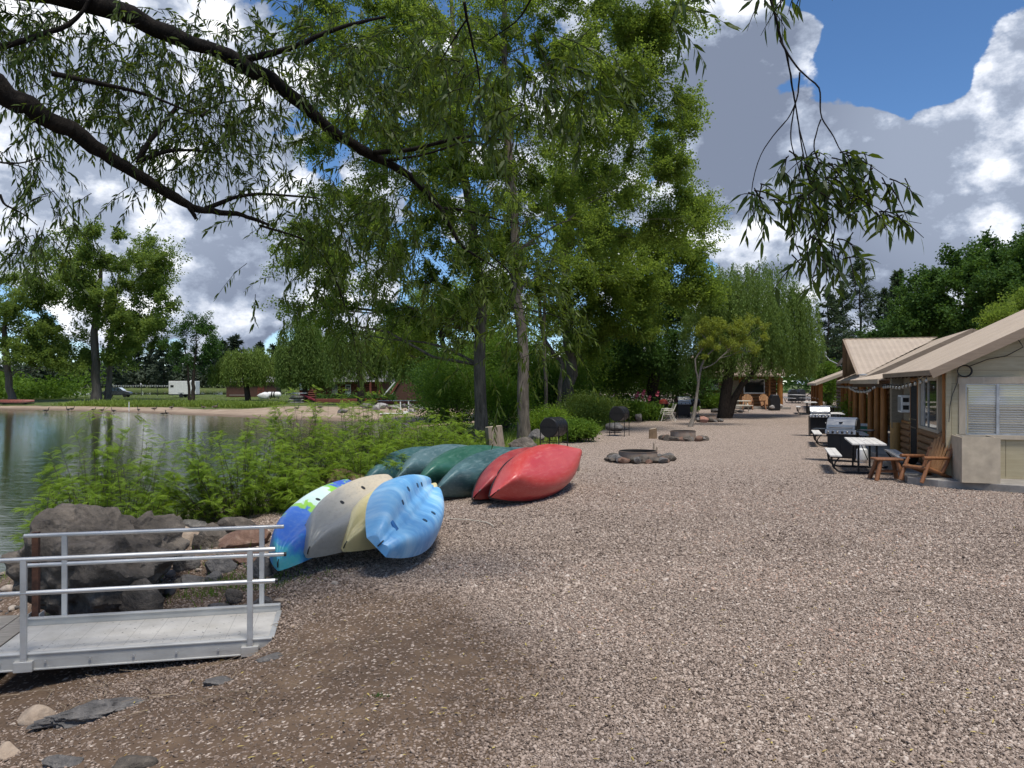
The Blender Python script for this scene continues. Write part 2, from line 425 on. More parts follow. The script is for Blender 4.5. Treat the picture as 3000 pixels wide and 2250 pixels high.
    nt.l.new(col, b.inputs['Base Color']); b.inputs['Roughness'].default_value = 0.92; b.inputs['Specular IOR Level'].default_value = 0.25
    hgt = nt.math('ADD', nt.math('MULTIPLY', dd, nt.math('MULTIPLY', stone, 0.02)), nt.math('MULTIPLY', dn2, 0.010))
    nt.l.new(nt.bump(hgt, 0.6, 1.0), b.inputs['Normal'])
    me = np_mesh('ground', np.stack([X_, Y_, Z_], 1), gf, m, smooth=True)
    for nm, arr in (('cover', cover), ('road', isroad), ('sand', sand), ('lawn', lawn)):
        a = me.attributes.new(nm, 'FLOAT', 'POINT'); a.data.foreach_set('value', arr.astype(np.float32))
    o = link('ground', me); tag(o, kind='structure'); return o
make_ground()
def make_water():
    m, nt, b = newmat('water'); pos = geopos(nt)
    b.inputs['Base Color'].default_value = (.016,.030,.008,1); b.inputs['Roughness'].default_value = 0.035; b.inputs['IOR'].default_value = 1.333
    b.inputs['Specular IOR Level'].default_value = 0.6
    mp = nt.node('ShaderNodeMapping', i_Vector=pos); mp.inputs['Scale'].default_value = (0.55, 1.5, 1); mp.inputs['Rotation'].default_value = (0, 0, R(-14))
    n1 = nt.noise(mp.outputs[0], 3.2, 4, 0.55, 0.4); n2 = nt.noise(mp.outputs[0], 0.7, 2, 0.5)
    h = nt.math('ADD', nt.math('MULTIPLY', n1, 0.035), nt.math('MULTIPLY', n2, 0.05))
    nt.l.new(nt.bump(h, 0.30, 1.0), b.inputs['Normal'])
    v = [(-400,-30,WZ),(-2,-30,WZ),(-2,150,WZ),(-400,150,WZ)]
    o = link('pond_water', np_mesh('pond_water', v, np.array([[0,1,2,3]]), m)); tag(o, kind='structure')
    v = [(-600,152,WZ),(60,152,WZ),(60,420,WZ),(-600,420,WZ)]
    o = link('lake_water', np_mesh('lake_water', v, np.array([[0,1,2,3]]), m)); tag(o, kind='structure')
make_water()

# loose stones of the gravel yard: uncountable, one object
def ray_ground(px, py, y0=3.5, y1=40.0):
    ys = np.arange(y0, y1, 0.02); xs = (px-1500)/F*ys; zs = CAM[2]-(py-1125)/F*ys
    k = np.argmax(zs < height(xs, ys)); return float(xs[k]), float(ys[k]), float(zs[k])
def make_gravel():
    N = 380000
    Y = 3.9+(23-3.9)*rng.random(N*3)**1.35
    X = (rng.random(N*3)*2-1.0)*(0.86*Y+0.8)
    c = gravel_cover(X, Y)
    xb = np.interp(Y, _by, _bx)
    keep = rng.random(N*3) < np.clip(0.09+1.0*c, 0, 1)*np.clip(1.15-(Y-6.5)/13, 0.0, 1)
    keep &= X > xb-2.2-0.8*rng.random(N*3)
    X, Y, c = X[keep][:N], Y[keep][:N], c[keep][:N]; N = len(X)
    Z = height(X, Y)
    s = np.clip(rng.lognormal(math.log(0.0074), 0.34, N), 0.006, 0.028)*(0.9+0.25*(Y > 8))
    k = 6; ang = np.arange(k)*2*math.pi/k
    ax = rng.uniform(0.85, 1.45, N); ay = rng.uniform(0.65, 1.0, N); hz = rng.uniform(0.45, 0.85, N); rot = rng.uniform(0, 2*math.pi, N)
    jit = rng.uniform(0.75, 1.2, (N, k)); jit2 = rng.uniform(0.75, 1.2, (N, k))
    def ring(rad, zf, jt, off):
        lx = rad*ax[:,None]*np.cos(ang+off)[None]*jt; ly = rad*ay[:,None]*np.sin(ang+off)[None]*jt
        x = lx*np.cos(rot)[:,None]-ly*np.sin(rot)[:,None]; y = lx*np.sin(rot)[:,None]+ly*np.cos(rot)[:,None]
        return np.stack([x, y, np.repeat((zf*hz)[:,None], k, 1)], 2)
    V = np.concatenate([ring(1.0, -0.15, jit, 0), ring(1.02, 0.45, jit, 0.1), ring(0.62, 1.0, jit2, 0.3), np.stack([rng.uniform(-.2,.2,N), rng.uniform(-.2,.2,N), hz*1.12], 1)[:,None,:]], 1)*s[:,None,None]
    # random tilt
    tx = rng.normal(0, 0.28, N); ty = rng.normal(0, 0.28, N)
    V[:,:,2] += V[:,:,0]*tx[:,None]+V[:,:,1]*ty[:,None]
    V += np.stack([X, Y, Z+0.002+rng.random(N)*0.006*c], 1)[:,None,:]
    nv = 3*k+1; base = (np.arange(N)*nv)[:,None]
    q = []; t = []
    for i in range(k):
        j = (i+1) % k
        q += [[i, j, k+j, k+i], [k+i, k+j, 2*k+j, 2*k+i]]; t += [[2*k+i, 2*k+j, 3*k]]
    q = np.array(q); t = np.array(t)
    Q = (base[:,:,None]+q[None]).reshape(-1, 4); T = (base[:,:,None]+t[None]).reshape(-1, 3)
    tone = np.concatenate([np.repeat(rng.random(N), len(q)), np.repeat(rng.random(N)*0, len(t))])
    tn = np.clip(rng.random(N)+.10*vn(X, Y, .7, 6)+.07*vn(X, Y, 2.3, 1), 0, 1)*(.40+.60*np.clip(c*1.1, 0, 1)); tone = np.concatenate([np.repeat(tn, len(q)), np.repeat(tn, len(t))])
    m, nt, b = newmat('gravel_stone'); a = nt.attr('tone')
    col = nt.ramp(a, [(0.0, (.085,.062,.048)), (0.12, (.155,.114,.088)), (0.40, (.262,.199,.158)), (0.66, (.350,.272,.219)), (0.88, (.430,.348,.286)), (0.97, (.54,.46,.39)), (1.0, (.41,.27,.20))])
    nt.l.new(col, b.inputs['Base Color']); b.inputs['Roughness'].default_value = 0.8; b.inputs['Specular IOR Level'].default_value = 0.3
    me = np_mesh('gravel', V.reshape(-1, 3), [Q, T], m, smooth=True, tone=tone, sharp=50)
    o = link('gravel', me); tag(o, 'loose crushed gravel covering the yard', None, None, 'stuff')
make_gravel()
# ------------------------------------------------------------------ foliage tools
def rdir(n, flat=1.0):
    v = rng.normal(size=(n, 3)); v[:, 2] *= flat; return nrm(v)
def leaf_diamond(pos, d, up, L, W, tone, mat, name):
    n = len(pos); d = nrm(d); s = nrm(np.cross(d, up)); nv = np.cross(s, d)
    L = np.broadcast_to(L, (n,))[:, None]; W = np.broadcast_to(W, (n,))[:, None]
    fold = 0.18*W
    V = np.stack([pos, pos+d*L*0.42+s*W*0.5+nv*fold, pos+d*L, pos+d*L*0.42-s*W*0.5+nv*fold], 1).reshape(-1, 3)
    return np_mesh(name, V, np.arange(n*4).reshape(n, 4), mat, tone=np.clip(tone, 0, 1))
def leaf_lance(pos, d, up, L, W, tone, mat, name, droop=0.35):
    n = len(pos); d = nrm(d); s = nrm(np.cross(d, up)); nv = np.cross(s, d)
    L = np.broadcast_to(L, (n,))[:, None]; W = np.broadcast_to(W, (n,))[:, None]
    dz = np.array([0, 0, -1.0])[None]
    m1 = pos+d*L*0.28+dz*L*0.05*droop; m2 = pos+d*L*0.62+dz*L*0.18*droop; tip = pos+d*L*0.98+dz*L*0.45*droop
    f = nv*W*0.16
    V = np.stack([pos, m1+s*W*0.5+f, m1-s*W*0.5+f, m2+s*W*0.42+f, m2-s*W*0.42+f, tip], 1).reshape(-1, 3)
    b = (np.arange(n)*6)[:, None]
    T = np.concatenate([b+np.array([[0,1,2]]), b+np.array([[3,5,4]])]); Q = b+np.array([[1,3,4,2]])
    tone = np.clip(tone, 0, 1)
    return np_mesh(name, V, [T, Q], mat, tone=np.concatenate([tone, tone, tone]))
def curve_pts(p0, p1, n=6, bow=0.12, wob=0.04, up=0.0):
    p0 = np.array(p0, float); p1 = np.array(p1, float); L = np.linalg.norm(p1-p0)
    t = np.linspace(0, 1, n)[:, None]
    off = rdir(1)[0]*bow*L; off[2] = abs(off[2])*0.3+up*L
    pts = p0+(p1-p0)*t+off*np.sin(t*math.pi)+rng.normal(0, wob*L, (n, 3))*np.sin(t*math.pi)
    pts[0] = p0; pts[-1] = p1; return pts
def bark(name, c1, c2, scale=9.0, stretch=(1, 1, 0.18), bump=0.8):
    m, nt, b = newmat(name); co = objco(nt)
    mp = nt.node('ShaderNodeMapping', i_Vector=co); mp.inputs['Scale'].default_value = stretch
    n = nt.noise(mp.outputs[0], scale, 6, 0.65, 0.6); n2 = nt.noise(co, 1.3, 3, 0.5)
    col = nt.ramp(n, [(0.30, c1), (0.52, tuple((a+b_)/2 for a, b_ in zip(c1, c2))), (0.72, c2)])
    col = nt.mix(nt.math('MULTIPLY', nt.maprange(n2, 0.4, 0.7), 0.4), col, nt.mix(0.5, col, c1))
    nt.l.new(col, b.inputs['Base Color']); b.inputs['Roughness'].default_value = 0.9; b.inputs['Specular IOR Level'].default_value = 0.15
    nt.l.new(nt.bump(n, bump, 0.06), b.inputs['Normal']); return m
def env(px, py, Y, rx, ry, rd=None):
    c = P(px, py, Y); a = rx*Y/F; b_ = ry*Y/F
    return (c, np.array([a, (rd if rd else (a+b_)/2), b_]))
def sample_env(envs, n, shell=0.45):
    w = np.array([e[1][0]*e[1][2] for e in envs])**0.9; w = w/w.sum()
    k = rng.choice(len(envs), n, p=w); c = np.array([envs[i][0] for i in k]); r = np.array([envs[i][1] for i in k])
    u = rdir(n); q = rng.random(n)**shell
    return c+u*r*q[:, None]
GROUNDY = lambda x, y: gz(x, y)
def make_tree(name, label, trunk, radii, envs, nclump, rcl, nleaf, leaf, mats, group=None, twigs=7, sig=0.20, drop=0.25, cat='tree', shell=0.4, tone_bias=0.0, spray=0.55, limb_r=0.35, wood_frac=1.0, extra=None, parts=('trunk', 'crown'), flat=0.8):
    """trunk: polyline(s) in world space; crown: leaf sprays round twigs of clumps that fill the given volumes"""
    trunks = trunk if np.ndim(trunk[0]) == 2 or isinstance(trunk[0], list) else [trunk]; rads = radii if isinstance(radii[0], list) else [radii]
    base = np.array(trunks[0][0], float)
    root = empty(name, base.tolist(), 0, label, cat, group)
    mb = MB(); nodes = []; nr = []
    for t, r in zip(trunks, rads):
        t = np.array(t, float); r = np.array(r, float)
        # resample smooth
        m = 14; s = np.linspace(0, 1, len(t)); q = np.linspace(0, 1, m)
        tt = np.stack([np.interp(q, s, t[:, i]) for i in range(3)], 1); rr = np.interp(q, s, r)
        k = np.array([0.25, 0.5, 0.25])
        for i in range(3): tt[1:-1, i] = np.convolve(tt[:, i], k, 'valid')
        tt[1:-1] += rng.normal(0, 0.25, (m-2, 3))*rr[1:-1, None]
        rr[0] *= 1.35
        mb.tube(tt-base, rr, 12); nodes.append(tt); nr.append(rr)
    nodes = np.concatenate(nodes); nr = np.concatenate(nr)
    cl = sample_env(envs, nclump, shell)
    cr = rcl*rng.uniform(0.65, 1.35, nclump)
    pts = []; dirs = []; tones = []; per = max(1, nleaf//(nclump*twigs))
    order = np.argsort(np.linalg.norm(cl[:, :2]-base[:2], axis=1))
    placed = []
    for j, i in enumerate(order):
        c = cl[i]; r = cr[i]
        cand = np.where(nodes[:, 2] < c[2]-0.15*np.linalg.norm(c[:2]-nodes[:, :2].mean(0)))[0]
        if len(cand) == 0: cand = np.arange(len(nodes))
        d = np.linalg.norm(nodes[cand]-c, axis=1); b_ = cand[np.argmin(d)]
        L = d.min()
        if rng.random() < wood_frac:
            p = curve_pts(nodes[b_], c, 5, 0.10, 0.03, 0.04)
            r0 = min(nr[b_]*0.7, max(0.012, limb_r*0.045*L**0.8+0.01)); mb.tube(p-base, np.linspace(r0, max(0.006, r0*0.3), 5), 6, cap=False)
            if rng.random() < 0.5:
                nodes = np.vstack([nodes, p[2:4]]); nr = np.concatenate([nr, [r0*0.6, r0*0.45]])
        ct = rng.normal(0, 0.16)
        out = nrm(np.array([c[0]-base[0], c[1]-base[1], .45*max(1.0, np.hypot(c[0]-base[0], c[1]-base[1]))])+1e-6)
        tips = c+(rdir(twigs, flat)*.80+out*spray)*r*rng.uniform(0.55, 1.15, twigs)[:, None]; tips[:, 2] -= drop*r*rng.random(twigs)
        for tp in tips:
            t = rng.random(per)**0.6
            q = c+(tp-c)*t[:, None]+rng.normal(0, sig*r, (per, 3))*(1.15-.5*t[:, None])
            pts.append(q); dd = nrm(tp-c)[None]*0.5+rdir(per)*0.9; dd[:, 2] -= 0.35; dirs.append(dd)
            tones.append(0.5+ct+tone_bias+rng.normal(0, 0.12, per))
    pts = np.concatenate(pts); dirs = np.concatenate(dirs); tones = np.concatenate(tones); n = len(pts)
    up = nrm(rdir(n)*0.8+np.array([0, 0, 0.7]))
    L, W = leaf; L = L*rng.uniform(0.7, 1.3, n); W = W*rng.uniform(0.7, 1.3, n)
    mb.build(parts[0], mats[0], root, smooth=True, sharp=60)
    me = leaf_diamond(pts-base, dirs, up, L, W, tones, mats[1], parts[1])
    link(parts[1], me, root)
    return root
def make_weeper(name, label, trunk, radii, envs, nstr, zbot, leaf, mats, group=None, step=0.16, sway=0.10, per=3, limbs=14, cat='tree', zvar=0.5, tone_bias=0.0, clumpy=0.5):
    base = np.array(trunk[0], float); root = empty(name, base.tolist(), 0, label, cat, group)
    mb = MB(); tt = np.array(trunk, float)
    mb.tube(tt-base, np.array(radii), 12)
    top = tt[-1]
    # strands start on the upper dome of the volumes, run outwards a little and fall
    st = sample_env(envs, nstr, 0.25)
    hubs = sample_env(envs, limbs, 0.35)
    for h in hubs:
        k = rng.integers(max(1, len(tt)//2), len(tt)); r0 = radii[k]*0.55
        p = curve_pts(tt[k], h, 6, 0.10, 0.03, 0.10); mb.tube(p-base, np.linspace(r0, r0*0.2, 6), 6, cap=False)
    # pull strand starts towards hubs so that they hang in curtains
    d = np.linalg.norm(st[:, None]-hubs[None], axis=2); nearh = hubs[np.argmin(d, 1)]
    st = st+(nearh-st)*(clumpy*rng.random((nstr, 1)))
    pts = []; dirs = []; tones = []
    for s in st:
        zb = zbot+rng.random()*zvar*(s[2]-zbot); Ls = max(0.4, s[2]-zb); n = max(3, int(Ls/step))
        t = np.arange(n)/n; out = nrm(np.array([s[0]-top[0], s[1]-top[1], 0])+rng.normal(0, .3, 3)*np.array([1, 1, 0]))
        p = s[None]+out[None]*(0.35*Ls*sway*4*np.minimum(t, 0.35)/0.35)[:, None]*0.4+np.array([0, 0, -1.0])[None]*(t**1.15*Ls)[:, None]
        p += np.stack([0.05*Ls*sway*np.sin(t*3+rng.random()*6), 0.05*Ls*sway*np.cos(t*2.6+rng.random()*6), 0*t], 1)*3
        ct = rng.normal(0, 0.16)
        q = np.repeat(p, per, 0)+rng.normal(0, step*0.35, (n*per, 3))
        pts.append(q); dd = rdir(n*per)*0.65; dd[:, 2] -= 0.9; dirs.append(dd); tones.append(0.5+ct+tone_bias+rng.normal(0, 0.18, n*per))
    pts = np.concatenate(pts); dirs = np.concatenate(dirs); tones = np.concatenate(tones); n = len(pts)
    up = nrm(rdir(n)+np.array([0, -0.2, 0.3]))
    mb.build('trunk', mats[0], root, smooth=True, sharp=60)
    link('crown', leaf_diamond(pts-base, dirs, up, leaf[0]*rng.uniform(.7, 1.3, n), leaf[1]*rng.uniform(.7, 1.3, n), tones, mats[1], 'crown'), root)
    return root
def make_conifer(name, label, base, h, w, mats, nb=90, group=None, leaf=(0.35, 0.10), per=40, bare=0.15, openk=0.0, scatter=0.3):
    base = np.array(base, float); root = empty(name, base.tolist(), 0, label, 'tree', group)
    mb = MB(); z = np.linspace(0, h, 8); mb.tube(np.stack([0.02*h*np.sin(z), 0*z, z], 1)*np.array([0.3, 0, 1]), np.linspace(0.016*h, 0.02, 8), 8)
    pts = []; dirs = []; tones = []
    for i in range(nb):
        t = bare+(1-bare)*(i+rng.random())/nb; z0 = h*t; a = rng.random()*6.283
        L = w*(1-t)**0.75*rng.uniform(0.55, 1.1)+0.05*w
        if rng.random() < openk: continue
        d = np.array([math.cos(a), math.sin(a), rng.uniform(-0.1, 0.45)]); p0 = np.array([0, 0, z0]); p1 = p0+d*L
        p = curve_pts(p0, p1, 4, 0.04, 0.01, -0.05); mb.tube(p, np.linspace(0.02+0.004*L, 0.01, 4), 4, cap=False)
        tt = rng.random(per)**0.7; q = p0+(p1-p0)*tt[:, None]+rng.normal(0, scatter*(0.25*L+0.15), (per, 3))*np.array([1, 1, 0.55])
        pts.append(q); dd = nrm(d)[None]*0.7+rdir(per)*0.8; dirs.append(dd); tones.append(0.5+rng.normal(0, .12)+rng.normal(0, 0.18, per))
    pts = np.concatenate(pts); dirs = np.concatenate(dirs); tones = np.concatenate(tones); n = len(pts)
    mb.build('trunk', mats[0], root, smooth=True, sharp=60)
    link('crown', leaf_diamond(pts, dirs, rdir(n), leaf[0]*rng.uniform(.6, 1.3, n), leaf[1]*rng.uniform(.7, 1.3, n), tones, mats[1], 'crown'), root)
    return root
def make_bush(name, label, c, rad, nleaf, leaf, mat, stem, group=None, cat='bush', ncl=26, up=0.3):
    """leafy shrub: stems from the base carry leaf sprays"""
    base = np.array([c[0], c[1], gz(c[0], c[1])-0.02]); root = empty(name, base.tolist(), 0, label, cat, group)
    mb = MB(); pts = []; dirs = []; tones = []; rad = np.array(rad, float); per = nleaf//ncl
    for i in range(ncl):
        d = rdir(1)[0]; d[2] = abs(d[2]) if rng.random() < .55 else d[2]; q = rng.random()**0.45
        p1 = np.array([d[0]*rad[0]*q, d[1]*rad[1]*q, max(0.06*rad[2], rad[2]*0.5+d[2]*rad[2]*0.5*q)])
        mb.tube(curve_pts((0.1*rng.normal(), 0.1*rng.normal(), 0), p1, 4, 0.08, 0.02, up*0.2), np.linspace(0.018, 0.006, 4), 5, cap=False)
        s = 0.24*min(rad[0], rad[2]); qq = p1+rng.normal(0, s, (per, 3))*np.array([1, 1, 0.8]); qq[:, 2] = np.abs(qq[:, 2])+0.01
        pts.append(qq); dd = rdir(per)*0.9+nrm(qq-np.array([0, 0, rad[2]*0.2]))*0.6; dirs.append(dd); tones.append(0.5+rng.normal(0, .17)+rng.normal(0, .18, per))
    pts = np.concatenate(pts); dirs = np.concatenate(dirs); tones = np.concatenate(tones); n = len(pts)
    mb.build('stem', stem, root, smooth=True)
    link('foliage', leaf_diamond(pts, dirs, nrm(rdir(n)+np.array([0, 0, .6])), leaf[0]*rng.uniform(.7, 1.3, n), leaf[1]*rng.uniform(.7, 1.3, n), tones, mat, 'foliage'), root)
    return root

M = {}
M['bark_grey'] = bark('bark_grey', (.048,.040,.031), (.195,.163,.128))
M['bark_dark'] = bark('bark_dark', (.022,.017,.013), (.085,.066,.050), 14, (1, 1, 0.3))
M['bark_far'] = bark('bark_far', (.07,.058,.048), (.19,.165,.14), 3)
M['bark_pale'] = bark('bark_pale', (.10,.085,.07), (.25,.22,.19), 10)
M['leaf_cotton'] = leafmat('leaf_cottonwood', (.085,.148,.022), (.215,.295,.055), 0.62, 0.6, 0.2)
M['leaf_cotton_far'] = leafmat('leaf_cottonwood_far', (.085,.145,.030), (.205,.280,.060), 0.52, .6, .2)
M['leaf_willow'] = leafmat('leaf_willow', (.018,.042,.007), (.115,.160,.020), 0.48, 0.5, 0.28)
M['leaf_weep'] = leafmat('leaf_weeping', (.060,.110,.018), (.175,.245,.052), 0.42, .6, .2)
M['leaf_weep_dark'] = leafmat('leaf_weeping_dark', (.060,.110,.020), (.170,.245,.060), 0.45, .6, .2)
M['leaf_yellow'] = leafmat('leaf_yellow', (.105,.150,.018), (.29,.33,.045), 0.4)
M['leaf_dark'] = leafmat('leaf_dark', (.026,.068,.016), (.080,.155,.032), 0.38, .6, .2)
M['leaf_maple'] = leafmat('leaf_maple', (.026,.070,.014), (.090,.165,.028), 0.36, .6, .2)
M['needle'] = leafmat('needle', (.024,.046,.022), (.075,.11,.048), 0.2, 0.7)
M['needle_far'] = leafmat('needle_far', (.022,.036,.022), (.055,.075,.040), 0.1, 0.7)
M['leaf_bush'] = leafmat('leaf_bush', (.045,.105,.012), (.150,.245,.030), 0.42, .6, .2)
M['leaf_fern'] = leafmat('leaf_feathery', (.050,.105,.010), (.245,.360,.038), 0.46, 0.6, .2)
M['leaf_grass'] = leafmat('leaf_grass', (.090,.150,.018), (.26,.33,.060), 0.35)
M['stem'] = plain('stem', (.075,.060,.035), 0.8)
def G(px, Y):
    x = (px-1500)/F*Y; return np.array([x, Y, gz(x, Y)-0.05])

# ------------------------------------------------------------------ the big cottonwoods in the middle
def tp(base, *pp): return [np.array(base)]+[P(*p) for p in pp]
make_tree('cottonwood_tree', 'tall cottonwood with thick straight grey trunk left of the stump, behind the green bushes',
    tp(G(1412, 33), (1412, 1000, 33), (1402, 830, 33), (1370, 560, 33), (1330, 200, 33.5), (1320, -100, 34)), [.27, .25, .22, .18, .13, .06],
    [env(1200, 420, 33, 300, 330, 3.2), env(1060, 760, 32.5, 220, 170, 2.4), env(1330, 820, 32, 190, 130, 2.2), env(1180, 60, 33, 300, 260, 3), env(900, 800, 33, 110, 130, 1.5), env(1400, 600, 32, 200, 200, 2), env(1000, 640, 33, 130, 110, 2), env(1160, 900, 32.5, 130, 80, 1.8), env(960, 930, 33, 100, 60, 1.4)],
    190, 1.1, 190000, (0.095, 0.080), (M['bark_grey'], M['leaf_cotton']), twigs=15, sig=0.115)
make_tree('cottonwood_tree', 'tallest cottonwood, pale upper trunk, rising behind the two black smoker barrels and the stump',
    tp(G(1537, 29.5), (1533, 1100, 29.5), (1520, 850, 30), (1490, 500, 30.5), (1478, 100, 31), (1480, -300, 31)), [.24, .22, .19, .15, .11, .05],
    [env(1500, 230, 30, 280, 340, 3.2), env(1740, 230, 31.5, 235, 300, 3.0), env(1850, 420, 32.5, 190, 220, 2.6), env(1620, 640, 30.5, 240, 190, 2.6), env(1985, 640, 33, 110, 75, 1.2), env(1900, 130, 32, 110, 170, 1.8), env(1800, 680, 33, 180, 130, 2), env(1700, -120, 31, 260, 160, 3), env(2035, 590, 33, 70, 45, .8), env(2000, 330, 33, 55, 80, 1)],
    200, 1.1, 215000, (0.092, 0.077), (M['bark_grey'], M['leaf_cotton']), twigs=15, sig=0.115)
make_tree('cottonwood_tree', 'cottonwood with three stems, one leaning left, to the left of the farther smoker barrel',
    [tp(G(1668, 41), (1672, 1080, 41), (1660, 950, 41), (1660, 700, 41.5), (1690, 420, 42)), tp(G(1628, 40), (1640, 1130, 40), (1655, 1060, 40.3), (1610, 1030, 40.5), (1585, 960, 40.5), (1570, 800, 41)), tp(G(1597, 39), (1600, 1150, 39), (1592, 1000, 39), (1600, 800, 39.5))],
    [[.33, .30, .27, .2, .1], [.13, .12, .11, .12, .10, .06], [.11, .10, .09, .05]],
    [env(1740, 800, 41, 220, 170, 3), env(1900, 770, 42, 150, 130, 2.2), env(1600, 850, 40.5, 180, 120, 2.5), env(1760, 560, 42, 220, 200, 3), env(2020, 770, 42, 60, 60, 1), env(1980, 860, 42, 90, 60, 1.3), env(1760, 960, 41, 110, 90, 2), env(1850, 930, 41, 90, 70, 1.8), env(1700, 1020, 41, 60, 60, 1.4)],
    140, 1.35, 130000, (0.12, 0.10), (M['bark_grey'], M['leaf_cotton']), twigs=15, sig=0.115)
make_tree('walnut_tree', 'dark green broad tree with black trunk behind the white strap chairs',
    tp(G(1918, 50), (1915, 1100, 50), (1905, 1000, 50), (1920, 880, 50)), [.42, .36, .25, .1],
    [env(1900, 960, 50, 140, 130, 3), env(1960, 1050, 49, 90, 70, 2), env(1840, 1040, 50, 100, 80, 2.2), env(1950, 880, 51, 120, 60, 2.5)],
    60, 1.2, 42000, (0.17, 0.10), (M['bark_dark'], M['leaf_dark']), twigs=9, sig=0.24)
make_tree('leaning_tree', 'slender young leaning tree with pale trunk and yellow-green crown beside the farther fire ring',
    [tp(G(2022, 37.6), (2035, 1200, 37.8), (2042, 1150, 38), (2050, 1095, 38), (2062, 1045, 38), (2110, 1010, 38)), tp(P(2046, 1125, 38), (2038, 1080, 38), (2035, 1050, 38), (2075, 1000, 38), (2100, 975, 38)), tp(P(2058, 1080, 38), (2090, 1068, 38), (2140, 1020, 38), (2190, 985, 38))],
    [[.105, .085, .07, .055, .045, .02], [.045, .04, .035, .03, .012], [.03, .025, .02, .01]],
    [env(2120, 985, 38, 75, 40, .9), env(2190, 985, 38, 65, 50, .9), env(2090, 960, 38, 50, 30, .6), env(2230, 1005, 38, 25, 30, .5), env(2165, 945, 38, 40, 22, .6), env(2060, 1030, 38, 20, 30, .3)],
    46, 0.32, 11000, (0.09, 0.045), (M['bark_pale'], M['leaf_yellow']), twigs=7, sig=0.26)
make_weeper('willow_tree', 'wide willow with forked black trunk shading the gravel drive in front of the log cabin',
    [G(2118, 45), P(2128, 1140, 45), P(2140, 1080, 45), P(2165, 1000, 45.3), P(2180, 900, 45.5)], [.36, .33, .27, .2, .1],
    [env(2170, 870, 45, 150, 110, 3), env(2290, 950, 46, 110, 90, 2.6), env(2090, 930, 45, 90, 90, 2.2), env(2220, 805, 46, 110, 65, 2.2), env(2110, 850, 46, 80, 60, 2), env(2320, 880, 46, 80, 70, 2), env(2360, 1010, 47, 60, 50, 1.4), env(2210, 990, 45, 140, 60, 2.5)],
    1750, P(0, 1118, 45)[2], (0.17, 0.05), (M['bark_dark'], M['leaf_weep_dark']), per=3, step=0.15, zvar=0.65, sway=0.16)
# second fork of the willow is its own stem inside the same trunk: a lean stem towards the right
wt = [o for o in C.objects if o.name.startswith('willow_tree')][0]
mb = MB(); b0 = np.array(wt.location); mb.tube(np.array([G(2130, 45), P(2150, 1170, 45), P(2175, 1125, 45), P(2215, 1085, 45.2), P(2230, 1000, 45.5)])-b0, [.28, .22, .17, .12, .05], 10)
mb.build('stem', M['bark_dark'], wt, smooth=True)

# ------------------------------------------------------------------ trees of the far bank
make_tree('cottonwood_tree', 'huge cottonwood with thick pale trunk across the pond, broad airy crown',
    [tp(G(282, 112), (280, 1020, 112), (285, 900, 112), (300, 760, 113)), tp(G(316, 113), (320, 1020, 113), (335, 900, 113), (350, 800, 113))], [[.62, .55, .42, .2], [.42, .38, .3, .15]],
    [env(330, 760, 112, 160, 85, 6), env(470, 800, 113, 65, 90, 4), env(410, 900, 112, 110, 90, 5), env(200, 830, 111, 140, 100, 6), env(330, 900, 112, 120, 90, 6), env(180, 960, 111, 130, 90, 5), env(380, 1010, 113, 90, 60, 4), env(230, 1040, 112, 90, 60, 4)],
    130, 2.3, 85000, (0.30, 0.24), (M['bark_far'], M['leaf_cotton_far']), twigs=13, sig=0.13)
make_tree('cottonwood_tree', 'lower spreading cottonwood at the left edge across the pond',
    tp(G(35, 108), (25, 1080, 108), (10, 1000, 108), (20, 880, 108)), [.5, .45, .35, .15],
    [env(40, 900, 108, 90, 90, 5), env(0, 1000, 107, 100, 110, 5), env(110, 1010, 108, 80, 80, 4), env(-120, 900, 108, 130, 130, 6), env(130, 1070, 107, 90, 50, 4)],
    80, 2.0, 44000, (0.28, 0.22), (M['bark_far'], M['leaf_cotton_far']), twigs=13, sig=0.13)
make_tree('locust_tree', 'small dark airy tree in front of the white cargo trailer',
    [tp(G(563, 106), (568, 1090, 106), (575, 1000, 106)), tp(G(556, 106), (550, 1080, 106), (540, 1010, 106))], [[.28, .2, .08], [.2, .14, .05]],
    [env(570, 970, 106, 55, 42, 2), env(530, 1020, 106, 45, 40, 1.8), env(610, 1010, 106, 40, 50, 1.8), env(560, 1060, 106, 55, 45, 2), env(595, 950, 106, 30, 20, 1)],
    55, 1.0, 12000, (0.24, 0.15), (M['bark_dark'], M['leaf_dark']), twigs=7, sig=0.28)
make_weeper('weeping_willow', 'small round weeping willow on the lawn in front of the brown shed',
    [G(727, 108), P(722, 1130, 108), P(712, 1090, 108), P(715, 1050, 108)], [.42, .38, .34, .2],
    [env(690, 1065, 108, 70, 45, 3.2), env(780, 1055, 108, 60, 45, 3), env(740, 1035, 108, 60, 30, 2.6), env(640, 1080, 108, 25, 30, 1.5)],
    620, P(0, 1136, 108)[2], (0.42, 0.11), (M['bark_dark'], M['leaf_weep']), step=0.36, per=4, zvar=0.5, sway=0.05, tone_bias=0.28)
make_weeper('weeping_willow', 'tall dark weeping willow above the stack of flat stones across the pond',
    [G(893, 100), P(895, 1100, 100), P(890, 1000, 100), P(890, 940, 100)], [.4, .34, .28, .15],
    [env(880, 985, 100, 70, 70, 3), env(940, 1010, 100, 70, 60, 3), env(840, 1030, 100, 30, 50, 1.8), env(900, 940, 100, 45, 30, 2)],
    620, P(0, 1146, 100)[2], (0.38, 0.10), (M['bark_dark'], M['leaf_weep_dark']), step=0.34, per=4, zvar=0.35, sway=0.04)
